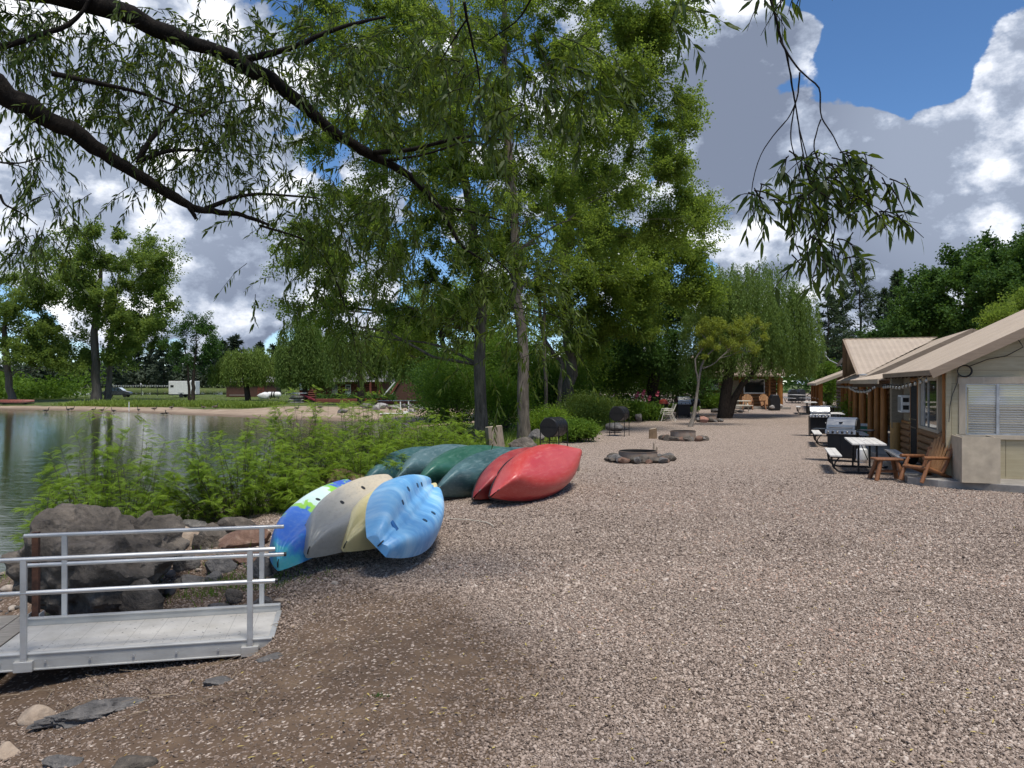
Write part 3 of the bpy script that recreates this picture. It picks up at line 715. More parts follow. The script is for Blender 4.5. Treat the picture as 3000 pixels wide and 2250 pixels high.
make_weeper('weeping_willow', 'weeping willow with a thick trunk before the red log house',
    [G(1057, 88), P(1057, 1110, 88), P(1050, 1040, 88), P(1050, 980, 88)], [.42, .36, .3, .16],
    [env(1050, 985, 88, 100, 60, 3.2), env(1150, 1000, 89, 90, 60, 3), env(1000, 1010, 88, 50, 50, 2.2), env(1250, 1010, 90, 60, 50, 2), env(1190, 930, 90, 90, 60, 3)],
    980, P(0, 1128, 88)[2], (0.34, 0.09), (M['bark_dark'], M['leaf_weep_dark']), step=0.30, per=4, zvar=0.55, sway=0.05)
make_tree('elm_tree', 'mid-green tree filling the view behind the thick grey trunk',
    tp(G(1300, 62), (1305, 1050, 62), (1290, 960, 62), (1300, 880, 62)), [.3, .25, .18, .08],
    [env(1330, 930, 62, 170, 110, 3.5), env(1210, 990, 62, 130, 80, 3), env(1430, 1000, 61, 120, 80, 3), env(1560, 960, 62, 110, 90, 3)],
    80, 1.3, 42000, (0.17, 0.13), (M['bark_dark'], M['leaf_cotton']), twigs=8, sig=0.22)
make_tree('birch_tree', 'thin grey-stemmed young tree standing beside the red garden chair',
    [tp(G(1345, 86), (1350, 1130, 86), (1352, 1112, 86), (1345, 1090, 86), (1340, 1040, 86)), tp(P(1352, 1116, 86), (1362, 1095, 86), (1370, 1060, 86))], [[.16, .14, .12, .09, .05], [.09, .07, .04]],
    [env(1340, 1050, 86, 45, 40, 2), env(1380, 1060, 86, 40, 40, 1.8), env(1355, 1020, 86, 40, 30, 1.6)], 26, 0.9, 9000, (0.20, 0.13), (M['bark_pale'], M['leaf_dark']), twigs=7, sig=0.26)
for px, Y, t in ((1275, 84, 1040),):
    pass
# far tree line beyond the lake
far_specs = [(345, 300, 1010, 38), (395, 330, 1000, 45), (445, 320, 1010, 40), (480, 300, 996, 40), (515, 340, 1004, 36), (610, 330, 1010, 50), (655, 300, 1000, 40), (690, 320, 985, 45), (760, 330, 1005, 40), (800, 310, 1012, 45), (250, 310, 1020, 45), (150, 320, 1015, 60), (860, 320, 1000, 50), (960, 330, 1000, 60), (1060, 320, 1005, 60), (1160, 310, 1000, 60)]
proto = None; proto2 = None
for i, (px, Y, top, hw) in enumerate(far_specs):
    Y += 75; x = (px-1500)/F*Y; zb = gz(x, Y); hgt = CAM[2]+(1125-top)/F*Y-zb
    src = proto if i % 2 == 0 else proto2
    if src is None:
        src = make_conifer('pine_tree', 'dark conifer in the far wood beyond the lake', (x, Y, zb), 20.0, 6.5, (M['bark_dark'], M['needle_far']), nb=70, per=34, leaf=(1.5, 0.55), group='far wood conifers', bare=0.06)
        if i % 2 == 0: proto = src
        else: proto2 = src
        o = src
    else: o = copy_tree(src)
    o.location = (x, Y, zb-0.3); s = hgt/20.0; o.scale = (s*hw/40*1.1, s*hw/40*1.1, s); o.rotation_euler = (0, 0, i*1.7)
# mass of the wood behind them
def wood_mass():
    n = 26000; x = rng.uniform(-420, 60, n); y = rng.uniform(385, 470, n)
    prof = 12+4.5*vn(x, y*0, 0.09, 3)+3.0*vn(x, y*0, 0.31, 1)+0.05*(y-385)
    z = height(x, y)+prof*rng.random(n)**0.6
    me = leaf_diamond(np.stack([x, y, z], 1), rdir(n), rdir(n), 2.6*rng.uniform(.6, 1.3, n), 1.7*rng.uniform(.6, 1.3, n), 0.4+0.25*vn(x, z, 0.4)+rng.normal(0, .15, n), M['needle_far'], 'far_wood')
    o = link('far_wood', me); tag(o, 'dark wood closing the view beyond the lake', None, None, 'stuff')
    n = 9000; x = rng.uniform(-25, 55, n); y = rng.uniform(128, 160, n); z = height(x, y)+(7.0+2*vn(x, y*0, 0.3))*rng.random(n)**0.7
    k = (x < 20) | (x > 62); x, y, z = x[k], y[k], z[k]; n = len(x)
    me = leaf_diamond(np.stack([x, y, z], 1), rdir(n), rdir(n), 0.9*rng.uniform(.6, 1.3, n), .6*rng.uniform(.6, 1.3, n), 0.4+0.25*vn(x, z, 0.9)+rng.normal(0, .15, n), M['leaf_dark'], 'back_thicket')
    o = link('back_thicket', me); tag(o, 'dark thicket behind the log house and the cottonwoods', None, None, 'stuff')
    n = 7000; x = rng.uniform(50, 125, n); y = rng.uniform(150, 175, n); z = height(x, y)+(10.0+3*vn(x, y*0, 0.2))*rng.random(n)**0.7
    me = leaf_diamond(np.stack([x, y, z], 1), rdir(n), rdir(n), 1.3*rng.uniform(.6, 1.3, n), .9*rng.uniform(.6, 1.3, n), 0.4+0.25*vn(x, z, 0.9)+rng.normal(0, .15, n), M['leaf_dark'], 'street_thicket')
    o = link('street_thicket', me); tag(o, 'dark trees closing the end of the drive', None, None, 'stuff')
wood_mass()
def left_thicket():
    n = 11000; x = rng.uniform(-105, -68, n); y = rng.uniform(118, 132, n); z = height(x, y)+(4.2+2.2*vn(x, y*0, .35))*rng.random(n)**.7
    k = (x < -72) | (rng.random(n) < .3); x, y, z = x[k], y[k], z[k]; n = len(x)
    tag(link('left_thicket', leaf_diamond(np.stack([x, y, z], 1), rdir(n), rdir(n), .55*rng.uniform(.6, 1.3, n), .4*rng.uniform(.6, 1.3, n), .45+.25*vn(x, z, 1.1)+rng.normal(0, .15, n), M['leaf_bush'], 'left_thicket')), 'green thicket under the far cottonwoods', None, None, 'stuff')
left_thicket()

# ------------------------------------------------------------------ trees behind the cabins on the right
def base_at(px, Y, z=0.0): return np.array([(px-1500)/F*Y, Y, z])
def con(px, Y, top, hw, label, **k):
    h = CAM[2]+(1125-top)/F*Y; return make_conifer('pine_tree', label, base_at(px, Y), h, hw*Y/F, (M['bark_dark'], M['needle']), group='conifers behind the cabins', **k)
con(2520, 78, 765, 125, 'tall pine with visible trunk and airy branches behind the dormer roof', nb=95, per=46, leaf=(0.5, 0.12), openk=0.1, bare=0.1, scatter=0.34)
con(2425, 82, 850, 95, 'shorter pine at the left end of the conifers, next to the willow', nb=80, per=44, leaf=(0.5, 0.14), bare=0.05)
con(2470, 84, 830, 70, 'middle pine close behind the satellite dish', nb=80, per=46, leaf=(0.5, 0.14), bare=0.03)
con(2630, 70, 800, 80, 'dense blackish spruce between the airy pine and the broad maples', nb=110, per=70, leaf=(0.45, 0.16), bare=0.02)
con(2590, 76, 850, 60, 'narrow dark conifer half hidden by the blackish spruce', nb=80, per=50, leaf=(0.45, 0.15), bare=0.02)
make_tree('maple_tree', 'large dark green maple with upright tops behind the near cabin roof',
    tp(base_at(2830, 52), (2835, 950, 52), (2840, 800, 52)), [.4, .3, .12],
    [env(2850, 800, 52, 110, 100, 2.8), env(2760, 870, 52, 90, 80, 2.4), env(2930, 760, 53, 90, 85, 2.6), env(2725, 840, 52, 30, 60, 1.2), env(2860, 940, 51, 170, 90, 3), env(2720, 960, 52, 90, 90, 2.4)],
    85, 1.15, 60000, (0.20, 0.14), (M['bark_dark'], M['leaf_maple']), twigs=9, sig=0.20, drop=0.0)
make_tree('maple_tree', 'dark maple at the right edge, its crown cut by the frame',
    tp(base_at(2990, 48), (3000, 900, 48), (2995, 780, 48)), [.4, .3, .12],
    [env(2985, 760, 48, 75, 90, 2.4), env(3060, 820, 48, 100, 120, 2.8), env(2960, 860, 48, 70, 60, 2)],
    50, 1.1, 34000, (0.19, 0.13), (M['bark_dark'], M['leaf_maple']), twigs=9, sig=0.20, drop=0.0)
make_tree('elm_tree', 'lighter green bushy tree just behind the ridge of the near cabin',
    tp(base_at(2930, 36), (2930, 1000, 36), (2930, 940, 36)), [.2, .15, .07],
    [env(2960, 935, 36, 70, 40, 1.6), env(2880, 960, 36, 40, 25, 1.1), env(3020, 890, 36, 60, 50, 1.4)],
    40, 0.6, 16000, (0.11, 0.07), (M['bark_dark'], M['leaf_cotton']), twigs=7, sig=0.25)
make_tree('maple_tree', 'small dark tree filling the gap between spruce and the dormer ridge',
    tp(base_at(2690, 60), (2690, 1000, 60), (2690, 940, 60)), [.3, .2, .1],
    [env(2690, 970, 60, 80, 60, 2.0), env(2600, 1010, 62, 60, 45, 2.0)], 30, 1.2, 26000, (0.22, 0.15), (M['bark_dark'], M['leaf_dark']), twigs=8, sig=0.22)

# ------------------------------------------------------------------ undergrowth between the trunks
und = [(1345, 1165, 40, 95, 75, 'dense round green bush left of the thick grey trunk', 'leaf_bush', 0.12), (1475, 1190, 37, 60, 60, 'bright bush between the two nearest cottonwood trunks', 'leaf_fern', 0.10),
       (1590, 1165, 44, 90, 85, 'tall green bush behind the nearer smoker barrel', 'leaf_bush', 0.13), (1750, 1140, 50, 100, 100, 'broad shaded bush behind the farther smoker barrel', 'leaf_bush', 0.15),
       (1730, 1225, 38, 75, 38, 'low bright yellow-green bush left of the farther smoker barrel', 'leaf_grass', 0.10), (1860, 1225, 43, 55, 32, 'low leafy bush under the pink hollyhocks', 'leaf_bush', 0.12),
       (1985, 1160, 57, 70, 70, 'dark bush behind the black gas grill', 'leaf_dark', 0.16), (1600, 1250, 30.5, 45, 30, 'low weedy bush at the foot of the tallest cottonwood', 'leaf_fern', 0.08),
       (1690, 1275, 29, 45, 24, 'low leafy weeds right of the nearer smoker barrel', 'leaf_bush', 0.08), (1820, 1100, 56, 90, 80, 'tall shaded shrub left of the walnut trunk', 'leaf_bush', 0.16),
       (1470, 1100, 46, 90, 80, 'shaded green shrub high behind the nearest trunks', 'leaf_bush', 0.15), (1300, 1120, 60, 60, 60, 'dark shrub far behind the round green bush', 'leaf_dark', 0.18),
       (2000, 1220, 52, 30, 25, 'small garden bush beside the flat rocks at the cabin corner', 'leaf_bush', 0.12), (2100, 1190, 56.5, 30, 22, 'low garden plant bed before the grey cabin wall', 'leaf_bush', 0.11)]
for px, py, Y, rx, ry, lb, mt, ls in und:
    x = (px-1500)/F*Y; zc = CAM[2]-(py-1125)/F*Y; g = gz(x, Y); ztop = zc+1.25*ry*Y/F; rx *= 1.15
    make_bush('bush', lb, (x, Y), (1.25*rx*Y/F, rx*Y/F, max(0.35, (ztop-g)*1.05)), int(8000+rx*90), (ls, ls*0.6), M[mt], M['stem'], ncl=40)
# hedge column at the end of the porches
make_bush('hedge', 'tall narrow clipped hedge at the far end of the log porches', tuple(base_at(2428, 63)[:2]), (0.9, 1.8, 3.6), 9000, (0.14, 0.10), M['leaf_bush'], M['stem'], cat='hedge', ncl=60)
make_bush('hedge', 'low bright green hedge behind the thick porch posts of the dormer cabin', tuple(base_at(2533, 41)[:2]), (1.1, 2.4, 1.25), 9000, (0.10, 0.07), M['leaf_fern'], M['stem'], cat='hedge', ncl=60)

# ------------------------------------------------------------------ feathery bushes on the bank
def feathery(label, px, Y, hw, top, nf, dens=11, lean=0.0):
    x = (px-1500)/F*Y; g = gz(x, Y)-0.03; H = CAM[2]-(top-1125)/F*Y-g; H *= 1.27 if px < 800 else 1.42; W = hw*Y/F*1.10; nf = int(nf*5.6)
    base = np.array([x, Y, g]); root = empty('feathery_bush', base.tolist(), 0, label, 'bush', 'feathery bushes on the bank')
    mb = MB(); tips = []; tdir = []
    ns = max(14, nf//27)
    for i in range(ns):
        a = rng.random()*6.283; r = W*math.sqrt(rng.random())
        dx, dy = r*math.cos(a), r*math.sin(a)*0.8
        hh = H*(1-0.58*(r/W)**2)*rng.uniform(0.45, 1.0)
        p = np.array([[dx*0.45, dy*0.45, 0], [dx*0.75, dy*0.75, hh*0.4], [dx*0.95, dy*0.95, hh*0.75], [dx*1.1+lean*hh, dy*1.1, hh]])+np.concatenate([np.zeros((1, 3)), rng.normal(0, 0.05, (3, 3))])
        mb.tube(p, [.008, .006, .004, .002], 5, cap=False)
        k = nf//ns
        t = np.where(rng.random(k) < .2, 1.0-.06*rng.random(k), 0.06+0.94*rng.random(k)**0.85)
        q = np.stack([np.interp(t, [0, .4, .75, 1], p[:, j]) for j in range(3)], 1); tips.append(q)
        aa = rng.random(k)*6.283; d = np.stack([np.cos(aa), np.sin(aa), rng.uniform(-0.1, 0.9, k)], 1); d[:, :2] += 0.4*np.array([math.cos(a), math.sin(a)]); tdir.append(d)
    B = np.concatenate(tips); D = nrm(np.concatenate(tdir)); n = len(B)
    L = rng.uniform(0.11, 0.27, n); m = dens
    t = (np.arange(m)+1.0)/m
    droop = rng.uniform(0.15, 0.6, n)
    ax = B[:, None, :]+D[:, None, :]*(t[None, :, None]*L[:, None, None]); ax[:, :, 2] -= (droop*L)[:, None]*(t**2)[None, :]
    tang = D[:, None, :]+np.array([0, 0, -1.0])*(2*droop[:, None, None]*t[None, :, None]); tang = nrm(tang)
    roll = rng.normal(0, 0.45, n); upv = nrm(np.stack([np.sin(roll), rng.normal(0, .3, n), np.cos(roll)], 1))
    side = nrm(np.cross(tang, upv[:, None, :])); nv = np.cross(side, tang)
    env_t = np.sin(np.clip(t*0.92+0.10, 0, 1)*math.pi)**0.55
    ll = (0.15*L)[:, None]*env_t[None, :]*rng.uniform(0.85, 1.15, (n, m))
    pos = []; dr = []; up = []
    for sg in (-1, 1):
        pos.append(ax.reshape(-1, 3)); dr.append((side*sg+tang*0.45-nv*0.12).reshape(-1, 3)); up.append(nv.reshape(-1, 3))
    pos = np.concatenate(pos); dr = np.concatenate(dr); up = np.concatenate(up)
    LL = np.tile(np.maximum(ll, 0.014).ravel(), 2)
    tone = np.tile(np.repeat(0.5+rng.normal(0, .22, n)+0.25*(B[:, 2]/H-0.5), m), 2)+rng.normal(0, .08, n*m*2)
    mb.build('stem', M['stem'], root, smooth=True)
    link('foliage', leaf_diamond(pos, dr, up, LL*1.2, LL*0.52, tone+.04, M['leaf_fern'], 'foliage'), root)
feathery('leftmost tall feathery bush at the water edge behind the big dark boulder', 330, 12.6, 190, 1275, 520)
feathery('broad feathery bush directly behind the tan rock and the row of small boulders', 700, 13.6, 190, 1270, 620)
feathery('small feathery bush hanging over the left flank of the big dark boulder', 190, 11.3, 95, 1440, 240)
feathery('feathery bush between the two tall ones, thin against the bright water', 520, 14.5, 90, 1420, 130)
feathery('feathery bush with high yellow-green shoots behind the kayaks', 880, 16.0, 150, 1225, 480)
feathery('tallest feathery bush shoots, right under the wooden dock in view', 1060, 18.5, 140, 1195, 520)
feathery('dark feathery bush behind the teal canoes', 1230, 20.5, 150, 1235, 560)
feathery('feathery bush between the stump and the thick grey trunk', 1345, 23.0, 100, 1250, 380)
feathery('small feathery bush beside the dark boulder next to the canoe tips', 880, 13.2, 80, 1400, 220)
feathery('low feathery bush left of the teal canoes at the rear', 1080, 15.5, 120, 1300, 360)
# ------------------------------------------------------------------ the near willow whose limbs cross the top of the picture
def near_willow():
    base = np.array([-6.6, 3.6, gz(-6.6, 3.6)-0.1]); root = empty('willow_tree', base.tolist(), 0, 'near willow whose dark limbs and narrow leaves hang across the top of the view', 'tree')
    mb = MB()
    fork = np.array([-6.1, 4.2, 3.0])
    mb.tube(np.array([base, [-6.6, 3.7, 0.3], [-6.4, 3.9, 1.8], fork, [-6.0, 4.4, 4.4]])-base, [.48, .38, .33, .30, .24], 16)
    limbs = []
    def limb(px, rad, pre=None):
        p = [P(*q) for q in px]
        if pre is not None: p = [np.array(q, float) for q in pre]+p
        p = np.array(p); r = np.array(rad)
        m = max(10, len(p)*3); s = np.linspace(0, 1, len(p)); q = np.linspace(0, 1, m)
        tt = np.stack([np.interp(q, s, p[:, i]) for i in range(3)], 1); rr = np.interp(q, np.linspace(0, 1, len(r)), r)
        for _ in range(2):
            for i in range(3): tt[1:-1, i] = np.convolve(tt[:, i], [.25, .5, .25], 'valid')
        tt[1:-1] += rng.normal(0, .10, (m-2, 3))*rr[1:-1, None]
        rr = rr*(1+rng.normal(0, 0.06, m))
        mb.tube(tt-base, rr*.76, 12); limbs.append(tt); return tt
    limb([(280, 0, 6.3), (480, 90, 6.6), (640, 150, 6.9), (850, 262, 7.2), (950, 372, 7.4), (1060, 440, 7.6), (1180, 500, 7.8), (1260, 570, 7.9), (1320, 660, 8.0), (1345, 720, 8.0), (1400, 752, 8.1), (1460, 790, 8.2)],
         [.20, .15, .105, .095, .09, .082, .068, .06, .05, .042, .032, .024, .016, .010], [(-6.0, 4.4, 4.3), (-5.0, 5.4, 5.2)])
    limb([(-120, 175, 5.6), (0, 262, 5.8), (100, 320, 5.9), (200, 378, 6.1), (300, 452, 6.3), (400, 508, 6.5), (500, 572, 6.7), (555, 606, 6.8), (605, 618, 6.9), (690, 624, 7.0), (740, 640, 7.05), (790, 660, 7.1)],
         [.22, .16, .13, .115, .10, .085, .072, .065, .055, .048, .036, .03, .024, .015], [fork, (-5.2, 4.9, 4.2)])
    limb([(545, 590, 6.75), (575, 642, 6.8)], [.03, .022])
    for pts, r in [([(405, 470, 6.5), (430, 425, 6.5), (500, 335, 6.6), (525, 300, 6.7)], (.035, .018)), ([(400, 478, 6.5), (470, 445, 6.6), (550, 437, 6.8), (650, 450, 6.9)], (.028, .012)),
                   ([(600, 612, 6.9), (700, 572, 7.0), (790, 568, 7.1), (930, 580, 7.3)], (.030, .010)), ([(1095, 448, 7.6), (1200, 440, 7.5), (1290, 418, 7.4), (1380, 393, 7.3), (1470, 410, 7.2)], (.036, .008)),
                   ([(700, 175, 7.0), (800, 160, 7.0), (900, 120, 7.0), (1000, 75, 7.0), (1130, 50, 7.0)], (.045, .016)), ([(-40, 150, 6.0), (100, 110, 6.1), (220, 70, 6.2), (275, -20, 6.2)], (.035, .02)),
                   ([(150, 215, 6.0), (300, 245, 6.2), (430, 275, 6.4), (560, 330, 6.6)], (.030, .010)), ([(1130, 470, 7.7), (1250, 455, 7.7), (1390, 400, 7.8), (1500, 480, 7.9)], (.02, .006)),
                   ([(1300, 610, 8.0), (1370, 615, 8.0), (1440, 640, 8.0), (1520, 655, 8.0)], (.022, .008)), ([(1360, 5, 5.5), (1370, 70, 5.6), (1390, 150, 5.7), (1410, 250, 5.8), (1390, 330, 5.9)], (.016, .005)),
                   ([(1365, 60, 5.6), (1320, 130, 5.8), (1290, 180, 6.0)], (.010, .005)), ([(1560, -10, 5.0), (1520, 60, 5.2), (1430, 120, 5.4)], (.010, .004)), ([(1430, 740, 8.1), (1500, 800, 8.2), (1505, 850, 8.2), (1480, 900, 8.2)], (.014, .005)),
                   ([(1500, 900, 8.2), (1600, 915, 8.2), (1680, 945, 8.3)], (.010, .004)), ([(0, 475, 5.8), (60, 480, 5.9), (140, 455, 6.0)], (.012, .004)), ([(0, 570, 5.6), (10, 600, 5.6), (60, 620, 5.7), (110, 660, 5.8)], (.014, .004)),
                   ([(0, 475, 5.8), (80, 490, 5.9), (110, 550, 6.0)], (.008, .003)), ([(760, 660, 7.1), (900, 700, 7.3), (960, 760, 7.4), (1000, 860, 7.5), (1030, 960, 7.5), (1045, 1040, 7.5)], (.014, .004)),
                   ([(590, 340, 6.7), (640, 300, 6.9), (760, 290, 7.0)], (.016, .006))]:
        limb(pts, np.linspace(r[0], r[1], len(pts)))
    # limb overhead that carries the spray on the right
    limb([(2180, -420, 3.7), (2235, -120, 3.35), (2258, 0, 3.2)], [.16, .13, .09, .06, .03, .016, .0075], [(-6.0, 4.4, 4.3), (-4.0, 4.3, 5.6), (-1.5, 4.1, 5.6), (0.4, 3.9, 5.0)])
    sp = 3.2
    def spray(px, r0, r1): return limb([(a, b, sp+c) for a, b, c in px], np.linspace(r0, r1, len(px)))
    spray([(2258, 0, 0), (2275, 60, 0), (2285, 112, 0), (2305, 152, 0), (2312, 200, 0), (2322, 260, .02), (2330, 305, .03), (2342, 380, .04), (2352, 450, .04), (2372, 540, .05)], .0075, .003)
    spray([(2285, 118, 0), (2312, 165, -.02), (2345, 212, -.03), (2405, 254, -.04), (2402, 300, -.05), (2405, 350, -.05), (2440, 392, -.06), (2462, 445, -.06), (2500, 480, -.08)], .0055, .0025)
    spray([(2343, 212, -.03), (2338, 280, -.03), (2328, 310, -.02), (2312, 345, 0), (2262, 400, .02), (2222, 460, .03), (2200, 555, .03), (2200, 640, .03)], .0045, .002)
    spray([(2405, 350, -.05), (2380, 425, -.05), (2395, 470, -.05), (2430, 540, -.05), (2470, 600, -.06)], .004, .002)
    spray([(2330, 305, .03), (2315, 380, .02), (2318, 430, .02), (2345, 500, .02), (2345, 600, .02), (2330, 720, .02)], .004, .002)
    spray([(2342, 380, .04), (2380, 520, .06), (2420, 600, .06), (2440, 700, .06)], .0035, .002)
    spray([(2352, 450, .04), (2330, 560, .06), (2370, 680, .07), (2420, 790, .07)], .003, .0015)
    spray([(2460, 445, -.06), (2530, 470, -.08), (2600, 520, -.1)], .003, .0015)
    spray([(2440, 560, 0), (2540, 590, -.03), (2620, 640, -.05), (2700, 655, -.06)], .003, .0012)
    # hanging twigs with narrow leaves
    regs = [(300, 190, 6.1, 7.3, 330, 210, 330, .0, 1), (640, 300, 6.5, 7.6, 250, 220, 300, .0, 1), (920, 130, 6.4, 7.8, 330, 160, 330, .05, 1), (1230, 210, 6.6, 8.2, 300, 210, 380, .12, 1), (1480, 240, 4.6, 5.6, 240, 110, 95, -.02, 1),
            (1640, 180, 5.0, 5.8, 170, 110, 50, -.05, 1), (1080, 330, 6.8, 8.0, 250, 170, 210, .08, 1), (900, 640, 7.0, 8.2, 110, 190, 130, .12, 1), (1020, 740, 7.2, 8.4, 190, 190, 220, .16, 1), (1300, 830, 7.6, 8.6, 250, 170, 230, .25, 1), (1500, 840, 7.8, 8.8, 200, 170, 170, .25, 1),
            (1620, 900, 8.0, 8.8, 110, 80, 60, .25, 1), (1050, 1000, 7.2, 7.8, 50, 60, 30, .20, 1), (960, 860, 7.2, 7.8, 70, 60, 30, .15, 1), (1540, 1010, 7.9, 8.4, 90, 90, 60, .28, 1), (540, 430, 6.5, 7.2, 150, 60, 60, .0, 1), (90, 440, 5.7, 6.1, 110, 150, 42, -.02, .9), (720, 540, 6.8, 7.4, 120, 45, 40, .05, 1),
            (90, 680, 5.6, 6.0, 90, 50, 30, -.02, .9), (200, 600, 5.8, 6.1, 50, 60, 14, -.02, .9), (1400, 560, 7.6, 8.4, 260, 150, 170, .15, 1), (1150, 600, 7.4, 8.2, 200, 110, 130, .15, 1), (60, 60, 5.8, 6.6, 120, 120, 90, -.05, 1), (1990, 40, 4.4, 4.8, 70, 30, 16, -.2, 1.1), (1720, 260, 5.0, 5.6, 110, 50, 22, -.1, 1), (380, 560, 6.4, 6.7, 60, 40, 5, 0, .9)]
    pos = []; dr = []; LL = []; tone = []
    allpts = np.concatenate([l for l in limbs[:16]])
    def twig(s, d, L, tb, sz, leaves):
        n = 5; t = np.linspace(0, 1, n)[:, None]
        p = s+d*L*t+np.array([0, 0, -1.0])*L*0.42*t**2
        mb.tube(p-base, np.linspace(.0034, .0012, n), 4, cap=False)
        tt = 0.12+0.88*(np.arange(leaves)+rng.random(leaves)*0.6)/leaves
        q = np.stack([np.interp(tt, t[:, 0], p[:, j]) for j in range(3)], 1)
        tg = nrm(d+np.array([0, 0, -1.1])*tt[:, None]); a = rng.random(leaves)*6.283
        sd = nrm(np.cross(tg, np.stack([np.cos(a), np.sin(a), 0*a+.2], 1)))
        pos.append(q); dr.append(tg*0.75+sd*0.65+np.array([0, 0, -.28])); LL.append(sz*rng.uniform(.65, 1.2, leaves)); ct = rng.normal(0, .12); tone.append(.32+tb+ct+rng.normal(0, .14, leaves))
    for px, py, y0, y1, rx, ry, n, tb, sz in regs:
        for i in range(int(n*(.82 if px < 700 else .42 if py < 300 else .36))):
            u = rng.normal(0, 0.55, 2); s = P(px+u[0]*rx, py+u[1]*ry, rng.uniform(y0, y1))
            k = allpts[np.argmin(np.linalg.norm(allpts-s, axis=1))]; out = s-k
            d = nrm(nrm(out+1e-3)*0.4+np.array([rng.normal(0, .5), rng.normal(0, .5), rng.uniform(-.7, .35)]))
            twig(s, d, rng.uniform(.18, .45), tb-.06, (.080 if px < 700 else .090)*sz, int(rng.integers(10, 18)))
    for px, py, rx, ry, n in [(2440, 600, 120, 80, 40), (2370, 575, 60, 55, 16), (2410, 720, 75, 50, 22), (2550, 560, 85, 45, 20), (2610, 640, 70, 22, 10), (2370, 490, 55, 26, 10), (2500, 480, 70, 22, 12), (2420, 770, 45, 18, 8), (2205, 575, 22, 40, 8), (2245, 625, 20, 30, 5), (2310, 470, 14, 20, 3), (2440, 480, 70, 22, 9), (2250, 10, 40, 16, 7), (2340, -8, 50, 10, 6)]:
        for i in range(n):
            u = np.clip(rng.normal(0, 0.6, 2), -1.2, 1.2); s = P(px+u[0]*rx, py+u[1]*ry-15, sp+rng.uniform(-.14, .16))
            d = nrm(np.array([rng.normal(.15, .6), rng.normal(0, .5), rng.uniform(-.9, .2)])); twig(s, d, rng.uniform(.05, .15), -.30, .076, int(rng.integers(3, 6)))
    pos = np.concatenate(pos); dr = np.concatenate(dr); LL = np.concatenate(LL); tone = np.concatenate(tone); n = len(pos)
    mb.build('trunk', bark('bark_silhouette', (.004, .0035, .003), (.024, .019, .015), 16, (1, 1, .4)), root, smooth=True, sharp=70)  # bark near-black: the backlit shade of the limbs is put into the colour
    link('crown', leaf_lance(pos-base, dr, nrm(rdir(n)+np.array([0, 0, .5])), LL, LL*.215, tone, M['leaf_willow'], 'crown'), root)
near_willow()

# ------------------------------------------------------------------ grass
def blades(name, label, X, Y, h, mat, w=0.012, bend=0.5, tb=0.5):
    n = len(X); Z = height(X, Y); a = rng.random(n)*6.283
    d = np.stack([np.cos(a)*bend*rng.random(n), np.sin(a)*bend*rng.random(n), np.ones(n)], 1)
    me = leaf_lance(np.stack([X, Y, Z-0.01], 1), d, np.stack([np.cos(a), np.sin(a), 0*a], 1), h, w, np.clip(tb+rng.normal(0, .2, n), 0, 1), mat, name, droop=0.6)
    o = link(name, me); tag(o, label, None, None, 'stuff'); return o
n = 22000; X = rng.uniform(-60, -27, n); Y = np.interp(X, _fx, _fy)+np.interp(X, [-60, -29, -22], [7.5, 10.5, 17])+np.abs(rng.normal(0, 3.5, n))-1+1.5*vn(X, X*0, .25)
k = X < -27; dens = sstep(-62, -50, X); k &= rng.random(n) < dens; X, Y = X[k], Y[k]
blades('shore_grass', 'tall bright grass fringe above the sandy beach', X, Y, rng.uniform(.22, .75, len(X)), M['leaf_grass'], 0.09, .55)
n = 9000; X = rng.uniform(-75, -5, n); Y = np.interp(X, _fx, _fy)+rng.uniform(20, 55, n); blades('lawn_grass', 'short lawn grass across the pond', X, Y, rng.uniform(.05, .16, n), M['leaf_grass'], 0.10, .7, .35)
n = 5200; Y = rng.uniform(8, 34, n); xb = np.interp(Y, _by, _bx); xs = np.interp(Y, _sy, _sx); X = xb-0.4-(xb-xs-0.6)*rng.random(n)**0.8
k = (vn(X, Y, 1.5, 4) > -0.05) & ((Y > 11) | (X < -3.0)); X, Y = X[k], Y[k]; blades('bank_grass', 'weeds and grass between the rocks of the bank', X, Y, rng.uniform(.05, .22, len(X))*(1+(Y > 20)), M['leaf_bush'], 0.010, .8)
n = 9000; Y = rng.uniform(20, 50, n); xb = np.interp(Y, _by, _bx); X = xb+.3-rng.random(n)**1.5*5; k = vn(X, Y, .8, 2) > -.35; X, Y = X[k], Y[k]; blades('edge_weeds', 'fresh weeds fringing the gravel under the trees', X, Y, rng.uniform(.15, .55, len(X)), M['leaf_grass'], 0.03, .8, .45)
n = 1500; X = rng.normal(-3.15, .45, n); Y = rng.normal(8.75, .35, n); k = (vn(X, Y, 5, 4) > 0) & (-(X+2.21)*math.sin(R(12))+(Y-7.13)*math.cos(R(12)) > .98); X, Y = X[k], Y[k]; blades('rock_weeds', 'green weeds growing among the rocks behind the gangway', X, Y, rng.uniform(.04, .16, len(X)), M['leaf_bush'], 0.008, 1.0, .45)
n = 60; X = -0.92+rng.normal(0, .035, n); Y = 5.35+rng.normal(0, .02, n); blades('grass_tuft', 'tiny green tuft growing in the bare dirt', X, Y, rng.uniform(.02, .06, n), M['leaf_dark'], 0.006, 1.2)
